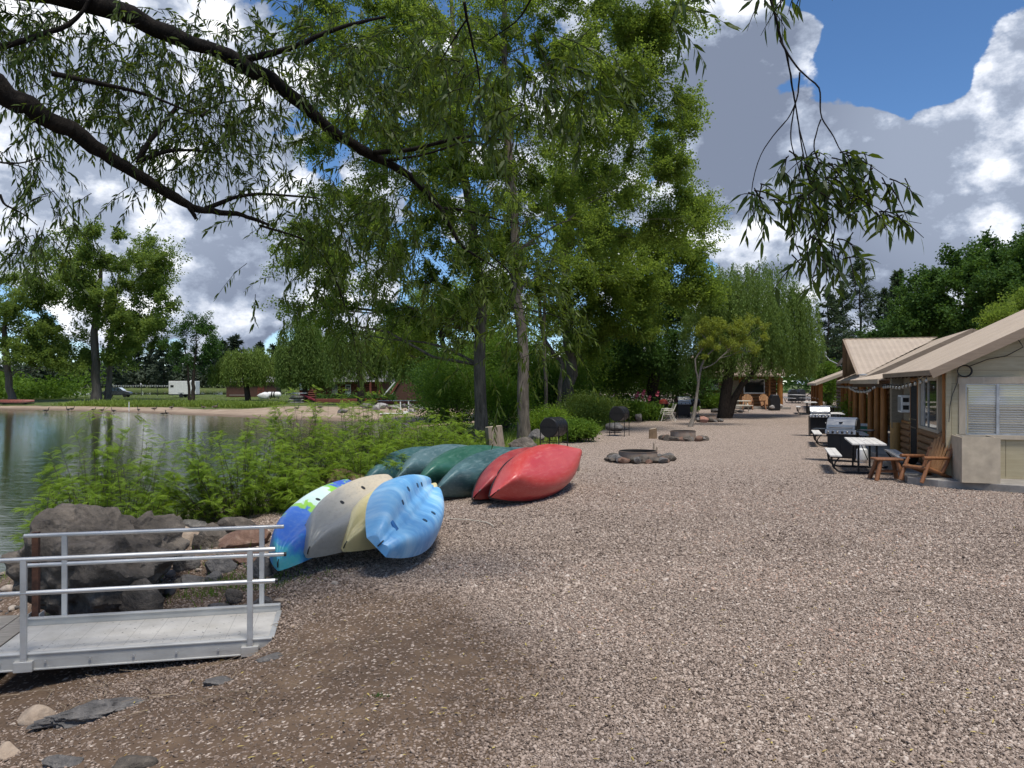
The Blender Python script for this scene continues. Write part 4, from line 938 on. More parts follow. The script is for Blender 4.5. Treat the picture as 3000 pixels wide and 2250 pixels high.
# ------------------------------------------------------------------ materials of the built things
def metal_mat(name, col, rough=0.35, metal=0.9, stretch=(1, 12, 12)):
    m, nt, b = newmat(name); co = objco(nt)
    mp = nt.node('ShaderNodeMapping', i_Vector=co); mp.inputs['Scale'].default_value = stretch
    n = nt.noise(mp.outputs[0], 6, 5, 0.6); n2 = nt.noise(co, 2.5, 4, 0.6)
    nt.l.new(nt.mix(nt.maprange(n2, .35, .75), col, tuple(c*.72 for c in col)), b.inputs['Base Color'])
    b.inputs['Metallic'].default_value = metal; nt.l.new(nt.maprange(n, .3, .7, rough*.8, rough*1.5), b.inputs['Roughness']); return m
def wood_mat(name, c1, c2, stretch=(14, 14, 1.2), rough=0.65, scale=2.5, bump=0.25):
    m, nt, b = newmat(name); co = objco(nt)
    mp = nt.node('ShaderNodeMapping', i_Vector=co); mp.inputs['Scale'].default_value = stretch
    n = nt.noise(mp.outputs[0], scale, 6, 0.65, 0.8); n2 = nt.noise(co, 1.7, 3, 0.6)
    col = nt.ramp(n, [(.28, c1), (.70, c2)]); col = nt.mix(nt.math('MULTIPLY', nt.maprange(n2, .4, .7), .5), col, nt.mix(.6, col, c1))
    nt.l.new(col, b.inputs['Base Color']); b.inputs['Roughness'].default_value = rough; b.inputs['Specular IOR Level'].default_value = .35
    nt.l.new(nt.bump(n, bump, .01), b.inputs['Normal']); return m
def rock_mat(name, c1, c2, c3, scale=3.0, bump=1.0):
    m, nt, b = newmat(name); co = objco(nt)
    n = nt.noise(co, scale, 8, 0.68, 0.5); n2 = nt.noise(co, scale*5, 5, 0.7); vo = nt.node('ShaderNodeTexVoronoi'); vo.inputs['Scale'].default_value = scale*7; nt.l.new(co, vo.inputs['Vector'])
    col = nt.ramp(n, [(.28, c1), (.5, c2), (.72, c3)]); col = nt.mix(nt.maprange(n2, .52, .75, 0, .6), col, c1)
    nt.l.new(col, b.inputs['Base Color']); b.inputs['Roughness'].default_value = .88; b.inputs['Specular IOR Level'].default_value = .3
    h = nt.math('ADD', nt.math('MULTIPLY', n, .6), nt.math('ADD', nt.math('MULTIPLY', n2, .3), nt.math('MULTIPLY', vo.outputs['Distance'], .15)))
    nt.l.new(nt.bump(h, bump, .06), b.inputs['Normal']); return m
M['black'] = plain('black_plastic', (.012, .012, .013), .45, .3)
M['alu'] = metal_mat('aluminium', (.62, .62, .61), .42, .75)
M['alu_edge'] = metal_mat('aluminium_channel', (.55, .54, .51), .5, .6)
def deck_mat():
    m, nt, b = newmat('ribbed_deck'); co = objco(nt); s = nt.node('ShaderNodeSeparateXYZ', i_Vector=co)
    rib = nt.math('SINE', nt.math('MULTIPLY', s.outputs[1], 300.0))
    n = nt.noise(co, 3.5, 6, .65); sp = nt.noise(co, 26, 2, .5); sp2 = nt.noise(co, 1.2, 3, .5)
    col = nt.mix(nt.maprange(n, .3, .7), (.60, .57, .52), (.44, .41, .36))
    col = nt.mix(nt.math('MULTIPLY', nt.maprange(sp, .66, .70), nt.maprange(sp2, .35, .6)), col, (.05, .045, .04))
    j = nt.math('FRACT', nt.math('MULTIPLY', nt.math('ADD', s.outputs[0], nt.math('MULTIPLY', s.outputs[1], .0)), 4.6))
    col = nt.mix(nt.maprange(nt.math('ABSOLUTE', nt.math('SUBTRACT', j, .5)), .485, .5), col, (.24, .22, .19))
    nt.l.new(col, b.inputs['Base Color']); b.inputs['Metallic'].default_value = .25; b.inputs['Roughness'].default_value = .6
    nt.l.new(nt.bump(rib, .35, .003), b.inputs['Normal']); return m
M['deck'] = deck_mat()
M['rust'] = plain('rusty_steel', (.13, .055, .03), .8, .5, 12, bump=.3)
M['grey_plank'] = wood_mat('grey_planks', (.17, .15, .125), (.34, .31, .27), (1.5, 14, 14), .8)
M['basalt'] = rock_mat('basalt', (.034, .029, .025), (.105, .088, .072), (.245, .205, .165), 2.4, 1.5)
M['basalt2'] = rock_mat('grey_lava', (.050, .048, .047), (.135, .125, .118), (.27, .245, .22), 4.0, 1.3)
M['tanrock'] = rock_mat('tan_rock', (.22, .16, .115), (.36, .28, .21), (.50, .42, .33), 2.2, .6)
M['redrock'] = rock_mat('brown_rock', (.085, .048, .036), (.17, .10, .072), (.30, .22, .17), 2.6, .7)
M['palerock'] = rock_mat('pale_rock', (.20, .19, .18), (.33, .31, .29), (.46, .44, .41), 2.0, .6)
M['pinkrock'] = rock_mat('pink_rock', (.30, .14, .10), (.44, .23, .17), (.50, .30, .23), 3.0, .5)

def rock_mesh(size, seed, mat, sub=3, cuts=10, rough=.10, flat=0.0):
    r_ = np.random.default_rng(seed); bm = bmesh.new(); bmesh.ops.create_icosphere(bm, subdivisions=sub, radius=1.0)
    d = np.array([v.co[:] for v in bm.verts]); d = nrm(d)
    n = nrm(r_.normal(size=(cuts, 3))); c = r_.uniform(.58, .95, cuts)
    q = d @ n.T; q = np.where(q > .12, c/np.maximum(q, .12), 9); r = np.minimum(q.min(1), 1.12)
    off = r_.random(3)*50
    nz = np.array([mnoise.fractal(Vector((p*1.6+off).tolist()), 1.0, 2.1, 5) for p in d]); nz2 = np.array([mnoise.noise(Vector((p*6+off).tolist())) for p in d])
    nz3 = np.array([abs(mnoise.noise(Vector((p*3.3-off).tolist()))) for p in d]) if sub > 3 else 0
    r = r*(1+rough*nz+rough*.35*nz2-rough*.55*nz3+rough*.12)
    v = d*r[:, None]*np.array(size)/2
    v[:, 2] = np.maximum(v[:, 2], -size[2]*(.5-flat))
    for bv, p in zip(bm.verts, v): bv.co = p
    me = bpy.data.meshes.new('rock'); bm.to_mesh(me); bm.free(); me.materials.append(mat)
    me.polygons.foreach_set('use_smooth', np.full(len(me.polygons), True)); me.set_sharp_from_angle(angle=R(38)); return me
def rock(label, x, y, size, seed, mat, name='rock', group='rocks on the bank', sink=.25, rz=0., tilt=0., sub=3, cuts=10, rough=.10, zb=None, cat='rock'):
    g = gz(x, y) if zb is None else zb
    o = link(name, rock_mesh(size, seed, M[mat], sub, cuts, rough)); o.location = (x, y, g+size[2]*(.5-sink)); o.rotation_euler = (tilt, tilt*.5, rz)
    return tag(o, label, cat, group)

# ------------------------------------------------------------------ gangway, dock and the stones beside it
A0 = np.array([-2.21, 7.13, -0.20]); GR = R(12)
def glob(x, y, z=0): return np.array([A0[0]+x*math.cos(GR)-y*math.sin(GR), A0[1]+x*math.sin(GR)+y*math.cos(GR), A0[2]+z])
def gangway():
    g = empty('gangway', A0.tolist(), GR, 'aluminium gangway with double handrails and ribbed deck', 'gangway')
    MB().box((-1.19, .42, -.02), (2.34, .84, .04)).build('deck', M['deck'], g)
    m = MB().box((-1.19, -.03, -.055), (2.36, .055, .15)); m.box((-1.19, -.062, .012), (2.36, .012, .016)); m.box((-1.19, -.062, -.122), (2.36, .012, .016)); m.build('side_channel', M['alu_edge'], g, bevel=.004)
    m = MB().box((-1.19, .87, -.025), (2.36, .05, .20)); m.box((-1.19, .84, .068), (2.36, .018, .014)); m.build('side_channel', M['alu_edge'], g, bevel=.004)
    for yy, top, xs in ((-.075, .835, (-.20, -2.06)), (.905, .865, (-.20, -2.06))):
        for x in xs:
            p = MB().box((x, yy, (top-.13)/2), (.05, .038, top+.13)).build('post', M['alu'], g, bevel=.006)
            if yy < 0: MB().box((x, yy-.004, -.085), (.15, .05, .09)).build('post_bracket', M['alu_edge'], p, bevel=.004)
        x0 = -3.6 if yy < 0 else -2.42; x1 = .02
        for z in (top, top-.29):
            r = MB().tube([(x0, yy-.0, z), (x1, yy, z)], [.0205, .0205], 14).build('handrail', M['alu'], g, smooth=True)
            if yy > 0 and z < top or yy < 0 and z < top:
                MB().tube([(x1, yy, z), (x1+.025, yy, z)], [.022, .022], 14).build('end_cap', M['black'], r, smooth=True)
    for x in np.linspace(-2.25, -.12, 7): 
        MB().tube([(x, -.066, -.055), (x, -.074, -.055)], [.011, .011], 8).build('bolt', M['alu'], g)
    MB().box((-.02, .42, .004), (.05, .84, .012)).build('end_plate', M['alu_edge'], g, bevel=.003)
    return g
gangway()
def dock():
    d = empty('floating_dock', glob(-2.45, .2, -.06).tolist(), GR, 'weathered grey plank dock at the lower end of the gangway', 'dock')
    m = MB()
    for i in range(14): m.box((-.11-.215*i, .25, -.02), (.205, 2.1, .04))
    m.build('decking', M['grey_plank'], d, bevel=.005)
    MB().box((-1.5, .25, -.12), (3.0, 2.0, .14)).build('frame', M['alu_edge'], d)
    MB().tube([(-1.5, -.55, -.33), (-1.5, 1.1, -.33)], [.2, .2], 14).build('float', M['black'], d, smooth=True)
    MB().tube([(-.35, -.6, -.33), (-.35, 1.1, -.33)], [.2, .2], 14).build('float', M['black'], d, smooth=True)
dock()
def mooring():
    p = glob(-2.36, 1.03, -.12); e = empty('mooring_post', p.tolist(), GR, 'rust-brown square steel post in a pale bracket behind the gangway', 'post')
    MB().box((0, 0, .35), (.06, .06, 1.3)).build('post', M['rust'], e, bevel=.004)
    m = MB().box((-.05, 0, .12), (.012, .12, .16)); m.box((.05, 0, .12), (.012, .12, .16)); m.box((0, .05, .06), (.11, .012, .10)); m.build('bracket', M['alu_edge'], e, bevel=.003)
mooring()
def rk(label, px, py, Y, wpx, hpx, seed, mat, depth=1.0, **k):
    """rock whose middle is seen at px,py"""
    if Y < 16: _, Y, _ = ray_ground(px, py+hpx*.36)
    x = (px-1500)/F*Y; z = CAM[2]-(py-1125)/F*Y; w = wpx*Y/F; h = hpx*Y/F
    s = (w*1.06, w*depth, h*1.25)
    o = link(k.pop('name', 'rock'), rock_mesh(s, seed, M[mat], k.pop('sub', 3), k.pop('cuts', 10), k.pop('rough', .10)))
    o.location = (x, Y, z-h*(.30 if py > 1850 else .08)); o.rotation_euler = (k.pop('tilt', 0.), 0, k.pop('rz', 0.)); return tag(o, label, k.pop('cat', 'rock'), 'rocks on the bank')
rk('huge dark craggy boulder behind the gangway handrails', 300, 1670, 9.9, 430, 300, 11, 'basalt', .8, name='boulder', sub=6, cuts=12, rough=.24, rz=.3, tilt=.15, cat='boulder')
rk('upright dark boulder right of the huge one, behind the gangway curb', 420, 1765, 8.9, 115, 110, 23, 'basalt', .8, sub=4, cuts=8)
rk('pale tan angular rock above the gangway handrail', 528, 1575, 11.0, 110, 80, 31, 'tanrock', .8, sub=4, cuts=8, rough=.06)
rk('long reddish-brown rock left of the multicoloured kayak', 722, 1580, 10.6, 145, 62, 42, 'redrock', .6, sub=4, cuts=9, rough=.08)
rk('round black rock between the tan rock and the reddish one', 632, 1575, 11.0, 90, 70, 53, 'basalt', .9, cuts=9)
rk('small black rock close to the right side of the tan rock', 590, 1588, 10.8, 50, 55, 57, 'basalt', .9)
rk('flat black rock under the feathery bush, left of the tan rock', 490, 1537, 11.8, 90, 40, 61, 'basalt', .8)
rk('dark rock under the feathery bush, above the tan rock', 575, 1540, 12.0, 90, 40, 62, 'basalt2', .8)
rk('dark hump of rock under the feathery bush, behind the reddish rock', 700, 1540, 11.9, 110, 50, 63, 'basalt', .8)
rk('grey rock lying below the tan rock', 545, 1650, 10.2, 70, 55, 71, 'basalt2', .8)
rk('grey flat-topped rock below the round black one', 640, 1655, 10.0, 95, 55, 72, 'basalt2', .8)
rk('brown flat rock right of the handrail post, below the reddish rock', 725, 1632, 10.0, 90, 28, 73, 'redrock', .8)
rk('grey rock beside the right gangway post, at the kayak tip', 770, 1665, 9.2, 55, 70, 74, 'basalt2', .8)
rk('dark block of rock in the weeds behind the gangway', 685, 1745, 8.8, 48, 45, 75, 'basalt', .9)
rk('flat grey stone in the weeds right of the upright boulder', 560, 1700, 9.3, 90, 30, 76, 'basalt2', .8)
rk('small grey stone in the weeds beyond the curb', 625, 1690, 9.2, 45, 35, 77, 'basalt2', .8)
rk('flat dark stone touching the far curb of the gangway', 640, 1775, 8.4, 60, 22, 78, 'basalt2', .8)
rk('flat grey stone at the upper corner of the gangway deck', 770, 1765, 8.35, 60, 30, 79, 'basalt2', .8)
rk('small tan stone at the upper corner of the gangway deck', 822, 1762, 8.4, 40, 22, 80, 'tanrock', .8)
rk('large brownish boulder half hidden in the bush above the kayaks', 1005, 1415, 13.6, 170, 75, 83, 'redrock', .8, name='boulder', sub=4, cuts=9, cat='boulder')
rk('long rough grey rock half buried in the near left slope', 275, 2070, 5.35, 250, 60, 91, 'basalt2', .5, sub=6, cuts=9, rough=.26, rz=.45)
rk('smooth tan rock at the left end of the rough grey rock', 100, 2090, 5.2, 105, 55, 92, 'tanrock', .7, sub=4, cuts=8, rough=.05)
rk('tan rock in the bottom left corner', 20, 2195, 4.75, 75, 50, 93, 'tanrock', .8, sub=4, cuts=8, rough=.05)
rk('dark pitted rock at the bottom edge of the view', 390, 2235, 4.7, 120, 40, 94, 'basalt', .7, sub=4, cuts=9, rough=.14)
rk('flat grey stone below the middle of the gangway', 640, 1990, 6.05, 95, 24, 95, 'basalt2', .6, sub=4, cuts=9, rough=.12, rz=.5)
rk('flat grey stone below the upper end of the gangway', 795, 1922, 6.5, 80, 20, 96, 'basalt2', .6, sub=4, cuts=9, rough=.10, rz=.3)
rk('low grey stone at the bottom left, between tan corner rock and dark pitted rock', 190, 2225, 4.75, 120, 30, 97, 'basalt2', .6, sub=4, rough=.12)
rk('black lava boulder between the stump and the nearer smoker barrel', 1530, 1303, 24.2, 96, 36, 101, 'basalt', .8, name='boulder', sub=4, cat='boulder')
rk('grey boulder under the nearer smoker barrel', 1575, 1280, 27.5, 50, 36, 102, 'basalt2', .8)
rk('dark rock right of the nearer smoker barrel', 1690, 1262, 30.0, 60, 28, 103, 'basalt', .8)
rk('grey rock under the farther smoker barrel', 1805, 1248, 34.0, 54, 22, 104, 'basalt2', .8)
rk('dark rock left of the farther smoker barrel', 1725, 1260, 31.0, 44, 22, 105, 'basalt2', .8)
rk('bluish rock in the garden left of the walnut trunk', 1872, 1221, 41.0, 22, 18, 106, 'basalt2', .9)
rk('pale rock at the foot of the thick grey trunk', 1362, 1215, 45.0, 32, 22, 107, 'palerock', .8)
rk('white-grey slab beside the thick grey trunk', 1388, 1219, 44.0, 20, 20, 108, 'palerock', .5)
def rubble():
    V = []; Fq = []; n0 = 0; base = []
    for s in range(5):
        me = rock_mesh((1, .8, .7), 300+s, None, 2, 8, .08); base.append((np.array([v.co[:] for v in me.vertices]), np.array([p.vertices[:] for p in me.polygons]))); bpy.data.meshes.remove(me)
    n = 1000; Y = rng.uniform(8, 27, n); xb = np.interp(Y, _by, _bx); xs = np.interp(Y, _sy, _sx); t = rng.random(n); X = xb-(xb-xs+.3)*t
    k = (rng.random(n) < .55) | (X < -5); X, Y = X[k], Y[k]
    tone = []
    for x, y in zip(X, Y):
        v, f = base[rng.integers(5)]; s = float(np.clip(rng.lognormal(math.log(.075), .55), .03, .26)); a = rng.random()*6.28
        w = v*s*np.array([1, 1, .8]); w = np.stack([w[:, 0]*math.cos(a)-w[:, 1]*math.sin(a), w[:, 0]*math.sin(a)+w[:, 1]*math.cos(a), w[:, 2]], 1)
        V.append(w+np.array([x, y, gz(x, y)+s*.12])); Fq.append(f+n0); n0 += len(v); tone.append(np.full(len(f), rng.random()))
    m, nt, b = newmat('rubble'); a = nt.attr('tone'); co = objco(nt); n = nt.noise(co, 22, 4, .6)
    col = nt.ramp(a, [(0, (.05, .048, .048)), (.4, (.14, .125, .115)), (.7, (.25, .20, .165)), (1, (.42, .36, .30))]); nt.l.new(nt.mix(nt.maprange(n, .4, .7, 0, .5), col, (.06, .05, .045)), b.inputs['Base Color']); b.inputs['Roughness'].default_value = .9
    o = link('rubble', np_mesh('rubble', np.concatenate(V), np.concatenate(Fq), m, True, np.concatenate(tone), sharp=45)); tag(o, 'small stones strewn over the bank', None, None, 'stuff')
rubble()
# dry twigs and fallen leaves
def litter():
    n = 900; Y = 4.2+12*rng.random(n)**1.3; X = (rng.random(n)*2-1)*.68*Y; k = X > np.interp(Y, _by, _bx)-2.0; X, Y = X[k], Y[k]; n = len(X)
    Z = height(X, Y)+.018; d = rdir(n, .15)
    me = leaf_lance(np.stack([X, Y, Z], 1), d, np.tile([0, 0, 1.], (n, 1)), rng.uniform(.02, .06, n), rng.uniform(.008, .014, n), rng.random(n), leafmat('dry_leaf', (.20, .13, .04), (.50, .40, .12), .1), 'fallen_leaves', 0)
    tag(link('fallen_leaves', me), 'dry narrow leaves fallen on the gravel', None, None, 'stuff')
    mb = MB()
    for i in range(130):
        if i < 60: x, y = -2.0+rng.normal(0, .75)-.6, 6.2+rng.normal(0, .45)
        else: y = rng.uniform(4.4, 12); x = rng.uniform(-.45, .5)*y
        a = rng.random()*6.28; L = rng.uniform(.06, .4) if i < 60 else rng.uniform(.04, .18); p = np.array([[x, y], [x+.5*L*math.cos(a), y+.5*L*math.sin(a)], [x+L*math.cos(a+.3), y+L*math.sin(a+.3)]])
        mb.tube([(q[0], q[1], gz(q[0], q[1])+.016+.02*j) for j, q in enumerate(p)], [.0035, .003, .0015], 5, cap=False)
    tag(mb.build('dry_twigs', plain('dry_twig', (.28, .21, .14), .9, .4), smooth=True), 'dry twigs lying on the slope below the gangway', None, None, 'stuff')
litter()

# ------------------------------------------------------------------ boats
def basis(a, b, roll):
    a = np.array(a); b = np.array(b); x = nrm(b-a); r = nrm(np.cross(x, (0, 0, 1.0))); u0 = np.cross(r, x)
    u = math.cos(roll)*u0+math.sin(roll)*r; y = np.cross(u, x)
    return Matrix(np.column_stack([x, y, u]).tolist())
def boat_paint(name, c1, c2, scuff, rough=.38, scale=1.4, amt=.5):
    m, nt, b = newmat(name); co = objco(nt)
    mp = nt.node('ShaderNodeMapping', i_Vector=co); mp.inputs['Scale'].default_value = (.8, 5, 5)
    n = nt.noise(co, scale, 4, .6); s = nt.noise(mp.outputs[0], 5, 7, .75, .6)
    col = nt.mix(nt.maprange(n, .35, .68), c1, c2); col = nt.mix(nt.maprange(s, .50, .78, 0, amt), col, scuff)
    nt.l.new(col, b.inputs['Base Color']); nt.l.new(nt.maprange(s, .4, .7, rough, rough+.25), b.inputs['Roughness']); nt.l.new(nt.bump(s, .08, .01), b.inputs['Normal']); return m
def canoe(label, A, B, roll, mat, beam=.90, depth=.40, trim=None):
    A = np.array(A); B = np.array(B); L = np.linalg.norm(B-A); Mx = basis(A, B, roll)
    root = empty('canoe', ((A+B)/2).tolist(), 0, label, 'canoe', 'canoes lying upside down in a row', rot=Mx.to_euler())
    ns, nc = 33, 17; us = np.linspace(-1, 1, ns); th = np.linspace(-math.pi/2, math.pi/2, nc)
    V = np.zeros((ns, nc, 3)); inner = np.zeros((ns, nc, 3))
    for i, u in enumerate(us):
        au = abs(u); hb = beam/2*max(0.0, 1-au**2.3)**.85+.012; zg = -.16*au**3-.02
        zk = depth*(1-.08*u*u)*(1-max(0, (au-.86)/.14)**2.2) if au > .86 else depth*(1-.08*u*u)
        zk = max(zk, zg+.03); xo = 0
        sh = .5+.45*au
        y = hb*np.sign(np.sin(th))*np.abs(np.sin(th))**(.62+.5*au**2); z = zg+(zk-zg)*np.abs(np.cos(th))**(.62+.35*au**2)
        x = u*L/2+np.sign(u)*.03*max(0, (au-.9)/.1)
        V[i] = np.stack([np.full(nc, x), y, z], 1); inner[i] = V[i]*np.array([.992, .95, 1])-np.array([0, 0, .018])
    q = []
    for i in range(ns-1):
        for k in range(nc-1): a = i*nc+k; q.append([a, a+nc, a+nc+1, a+1])
    q = np.array(q); n1 = ns*nc; q2 = q[:, ::-1]+n1; rim = []
    for i in range(ns-1):
        rim.append([i*nc, n1+i*nc, n1+(i+1)*nc, (i+1)*nc]); rim.append([i*nc+nc-1, (i+1)*nc+nc-1, n1+(i+1)*nc+nc-1, n1+i*nc+nc-1])
    me = np_mesh('hull', np.concatenate([V.reshape(-1, 3), inner.reshape(-1, 3)]), np.concatenate([q, q2, np.array(rim)]), mat, True, sharp=60)
    link('hull', me, root)
    for s in (0, nc-1): MB().tube(V[:, s, :]+np.array([0, 0, -.006]), .018, 6).build('gunwale', trim or M['black'], root, smooth=True)
    for u0 in (-1, 1):
        m = MB(); pl = []
        for u in (.86, .93, .985): hb = beam/2*max(0.0, 1-u**2.3)**.85+.016; pl.append([(u0*u*L/2, sy*hb, -.16*u**3-.03) for sy in (-1, 1)])
        m.quad(pl[0][0], pl[0][1], pl[1][1], pl[1][0]).quad(pl[1][0], pl[1][1], pl[2][1], pl[2][0]).build('bow_plate', M['black'], root)
        MB().tube([(u0*(L/2-.02), 0, .06), (u0*(L/2+.03), 0, .02), (u0*(L/2-.01), 0, -.06)], .009, 6).build('grab_loop', M['black'], root, smooth=True)
    for u in (-.45, .5): MB().box((u*L/2, 0, .06), (.24, beam*.72*(1-abs(u)**2.3)**.8, .03)).build('seat', M['black'], root)
    return root
red = boat_paint('red_hull', (.42, .035, .035), (.50, .075, .065), (.62, .30, .27), .30, 1.2, .45); maroon = boat_paint('maroon_hull', (.26, .025, .03), (.36, .06, .055), (.12, .10, .10), .42, 2.2, .8)
green = boat_paint('green_hull', (.018, .085, .055), (.035, .125, .085), (.22, .32, .28), .32, 1.2, .4); teal = boat_paint('teal_hull', (.022, .075, .078), (.045, .115, .118), (.26, .33, .33), .42, 1.0, .55)
greyteal = boat_paint('grey_teal_hull', (.05, .105, .115), (.095, .165, .175), (.32, .38, .39), .5, 1.0, .6); dteal = boat_paint('dark_teal_hull', (.020, .065, .068), (.075, .15, .16), (.30, .38, .38), .40, 1.1, .5)
canoe('bright red canoe, rightmost and highest of the upturned row', P(1458, 1438, 13.3), P(1674, 1347, 16.8), R(50), red, .98, .44)
canoe('faded maroon canoe wedged under the bright red one', P(1404, 1440, 13.7), P(1600, 1345, 17.4), R(40), maroon, .86, .38)
canoe('dark teal canoe with pale worn hull, beside the maroon canoe', P(1285, 1432, 14.0), P(1590, 1352, 18.4), R(38), dteal, .96, .42)
canoe('glossy bottle-green canoe between two teal ones', P(1228, 1412, 14.6), P(1480, 1345, 18.8), R(38), green, .92, .41)
canoe('dull grey-teal canoe with a white seam, second from the bushes', P(1165, 1400, 14.9), P(1400, 1345, 19.0), R(36), greyteal, .92, .41)
canoe('teal canoe nearest the bushes, at the left end of the row', P(1062, 1425, 14.5), P(1320, 1350, 18.6), R(34), teal, .96, .43)
def kayak_paint(name, stops, scale, scuff=None, amt=.3, streak=1.0, along=0.0, L=3.0):
    m, nt, b = newmat(name); co = objco(nt); mp = nt.node('ShaderNodeMapping', i_Vector=co); mp.inputs['Scale'].default_value = (1, streak, streak)
    n = nt.noise(mp.outputs[0], scale, 4, .6, .5); s = nt.node('ShaderNodeSeparateXYZ', i_Vector=co)
    f = nt.math('ADD', nt.math('MULTIPLY', n, 1-along), nt.math('MULTIPLY', nt.maprange(nt.math('ADD', s.outputs[0], nt.math('MULTIPLY', nt.math('SUBTRACT', n, .5), 1.4)), -L/2, L/2), along)) if along else n
    col = nt.ramp(f, stops[0], stops[1]); st = nt.noise(mp.outputs[0], 14, 6, .7)
    if scuff: col = nt.mix(nt.maprange(st, .48, .75, 0, amt), col, scuff)
    nt.l.new(col, b.inputs['Base Color']); b.inputs['Roughness'].default_value = .42; nt.l.new(nt.bump(st, .05, .01), b.inputs['Normal']); return m
def kayak(label, A, B, roll, mat, beam=.78, depth=.26, blunt=0.0, tunnel=.5, scup=(), handle=False, dark=None):
    A = np.array(A); B = np.array(B); L = np.linalg.norm(B-A); Mx = basis(A, B, roll)
    root = empty('kayak', ((A+B)/2).tolist(), 0, label, 'kayak', 'sit-on-top kayaks leaning on each other', rot=Mx.to_euler())
    ns = 41; us = np.linspace(-1, 1, ns); vs = np.linspace(-1, 1, 33)
    def prof(u):
        au = abs(u); e = au
        hb = beam/2*max(0, 1-e**2.1)**.78
        if blunt and u < 0: hb = beam/2*(max(0, 1-(au*.90)**2.4)**.8)
        hb = max(hb, .015)
        zr = -.02-.05*au**4; zk = depth*(1-.30*au**2.5)*(1-max(0, (au-.8)/.2)**2.4*.80)
        return hb, zr, zk
    def bottom(u, v):
        hb, zr, zk = prof(u); a = np.abs(v); k = tunnel*(1-.25*abs(u))
        sh = np.where(a < .52, 1-k*.42*np.cos(a/.52*math.pi/2)**2+k*.16*np.exp(-(a/.10)**2), (1-np.clip((a-.52)/.48, 0, 1)**2.6))
        edge = 1-.0*a
        return np.stack([np.full(v.shape, u*L/2), v*hb, zr+(zk-zr)*sh*edge], -1)
    Vb = np.stack([bottom(u, vs) for u in us]); nb = len(vs)
    dv = np.linspace(-1, 1, 17); Vd = []
    for u in us:
        hb, zr, zk = prof(u); dish = .10*np.exp(-((u+.1)/.45)**4)
        Vd.append(np.stack([np.full(17, u*L/2), dv*hb, zr-.10*(1-dv**2)*(1-abs(u)**3)+dish*(1-dv**4)], 1))
    Vd = np.stack(Vd); f = []
    for i in range(ns-1):
        for k in range(nb-1): a = i*nb+k; f.append([a, a+nb, a+nb+1, a+1])
    o0 = ns*nb
    for i in range(ns-1):
        for k in range(16): a = o0+i*17+k; f.append([a, a+1, a+18, a+17])
    me = np_mesh('hull', np.concatenate([Vb.reshape(-1, 3), Vd.reshape(-1, 3)]), np.array(f), mat, True)
    bm = bmesh.new(); bm.from_mesh(me); bmesh.ops.remove_doubles(bm, verts=bm.verts, dist=.002); bmesh.ops.holes_fill(bm, edges=[e for e in bm.edges if e.is_boundary], sides=80); bmesh.ops.recalc_face_normals(bm, faces=bm.faces); bm.to_mesh(me); bm.free()
    me.polygons.foreach_set('use_smooth', np.full(len(me.polygons), True)); me.set_sharp_from_angle(angle=R(42))
    link('hull', me, root)
    def at(u, v): return bottom(u, np.array([v]))[0]
    for (u, v) in scup:
        p = at(u, v); e1 = at(u+.03, v)-p; e2 = at(u, v+.04)-p; n = nrm(np.cross(e1, e2)); n = n if n[2] > 0 else -n
        MB().tube([p-n*.03, p+n*.0025], [.034, .034], 14).build('scupper_hole', dark or M['black'], root)
    if handle:
        q = [at(-.80, -.10), at(-.80, .30)]; n = np.array([0, 0, 1.0]); n = nrm(np.cross(at(-.78, .1)-at(-.82, .1), at(-.8, .12)-at(-.8, .05))); n = n if n[2] > 0 else -n
        MB().bar(q[0]-n*.010, q[1]-n*.010, .075, .028, up=n).build('hand_slot', handle, root, bevel=.01)
    # carry toggle at each tip
    for u in (-1, 1): p = at(u*.985, 0); MB().tube([p, p+np.array([u*.03, 0, -.03]), p+np.array([u*.035, 0, -.08])], .008, 6).build('grab_loop', M['black'], root, smooth=True)
    return root
kmulti = kayak_paint('camo_kayak', ([(0, (.10, .38, .36)), (.15, (.06, .40, .46)), (.19, (.03, .25, .50)), (.27, (.04, .14, .52)), (.38, (.05, .16, .54)), (.40, (.25, .52, .06)), (.47, (.27, .54, .07)), (.49, (.52, .68, .62)), (.66, (.60, .72, .68)), (.69, (.26, .55, .06)), (.78, (.24, .5, .06)), (.80, (.05, .12, .48))], 'LINEAR'), 2.6, (.40, .50, .55), .25, 1.0, .80)
kgrey = kayak_paint('grey_tan_kayak', ([(0, (.25, .24, .215)), (.38, (.33, .315, .28)), (.48, (.42, .38, .31)), (.60, (.52, .45, .335)), (1, (.56, .48, .36))], 'LINEAR'), 1.6, (.12, .11, .10), .35, 2, .75)
kyel = kayak_paint('yellow_kayak', ([(0, (.52, .43, .20)), (.5, (.62, .53, .27)), (1, (.70, .62, .36))], 'LINEAR'), 1.5, (.40, .35, .22), .3)
kblue = kayak_paint('blue_kayak', ([(.2, (.06, .20, .47)), (.42, (.11, .33, .62)), (.55, (.20, .46, .72)), (.68, (.36, .60, .80)), (.85, (.16, .32, .66))], 'LINEAR'), 2.4, (.55, .68, .78), .4, .45)
hole = plain('scupper_dark', (.015, .05, .10), .6, .2); slotm = plain('slot_blue', (.03, .15, .38), .5, .2)
kayak('kayak in teal, blue, lime and white patches, leftmost of the pile', P(815, 1655, 8.6), P(1052, 1438, 11.2), R(2), kmulti, 1.0, .30, scup=((-.52, -.2), (.1, .25)))
kayak('grey and tan kayak between the multicoloured one and the yellow one', P(903, 1618, 8.7), P(1160, 1432, 11.2), R(16), kgrey, .98, .32, scup=((-.30, -.22), (-.27, .22), (.2, -.22), (.22, .24)), dark=M['black'])
kayak('pale yellow kayak mostly covered by the light blue one', P(1010, 1600, 8.9), P(1262, 1440, 11.4), R(22), kyel, .88, .30)
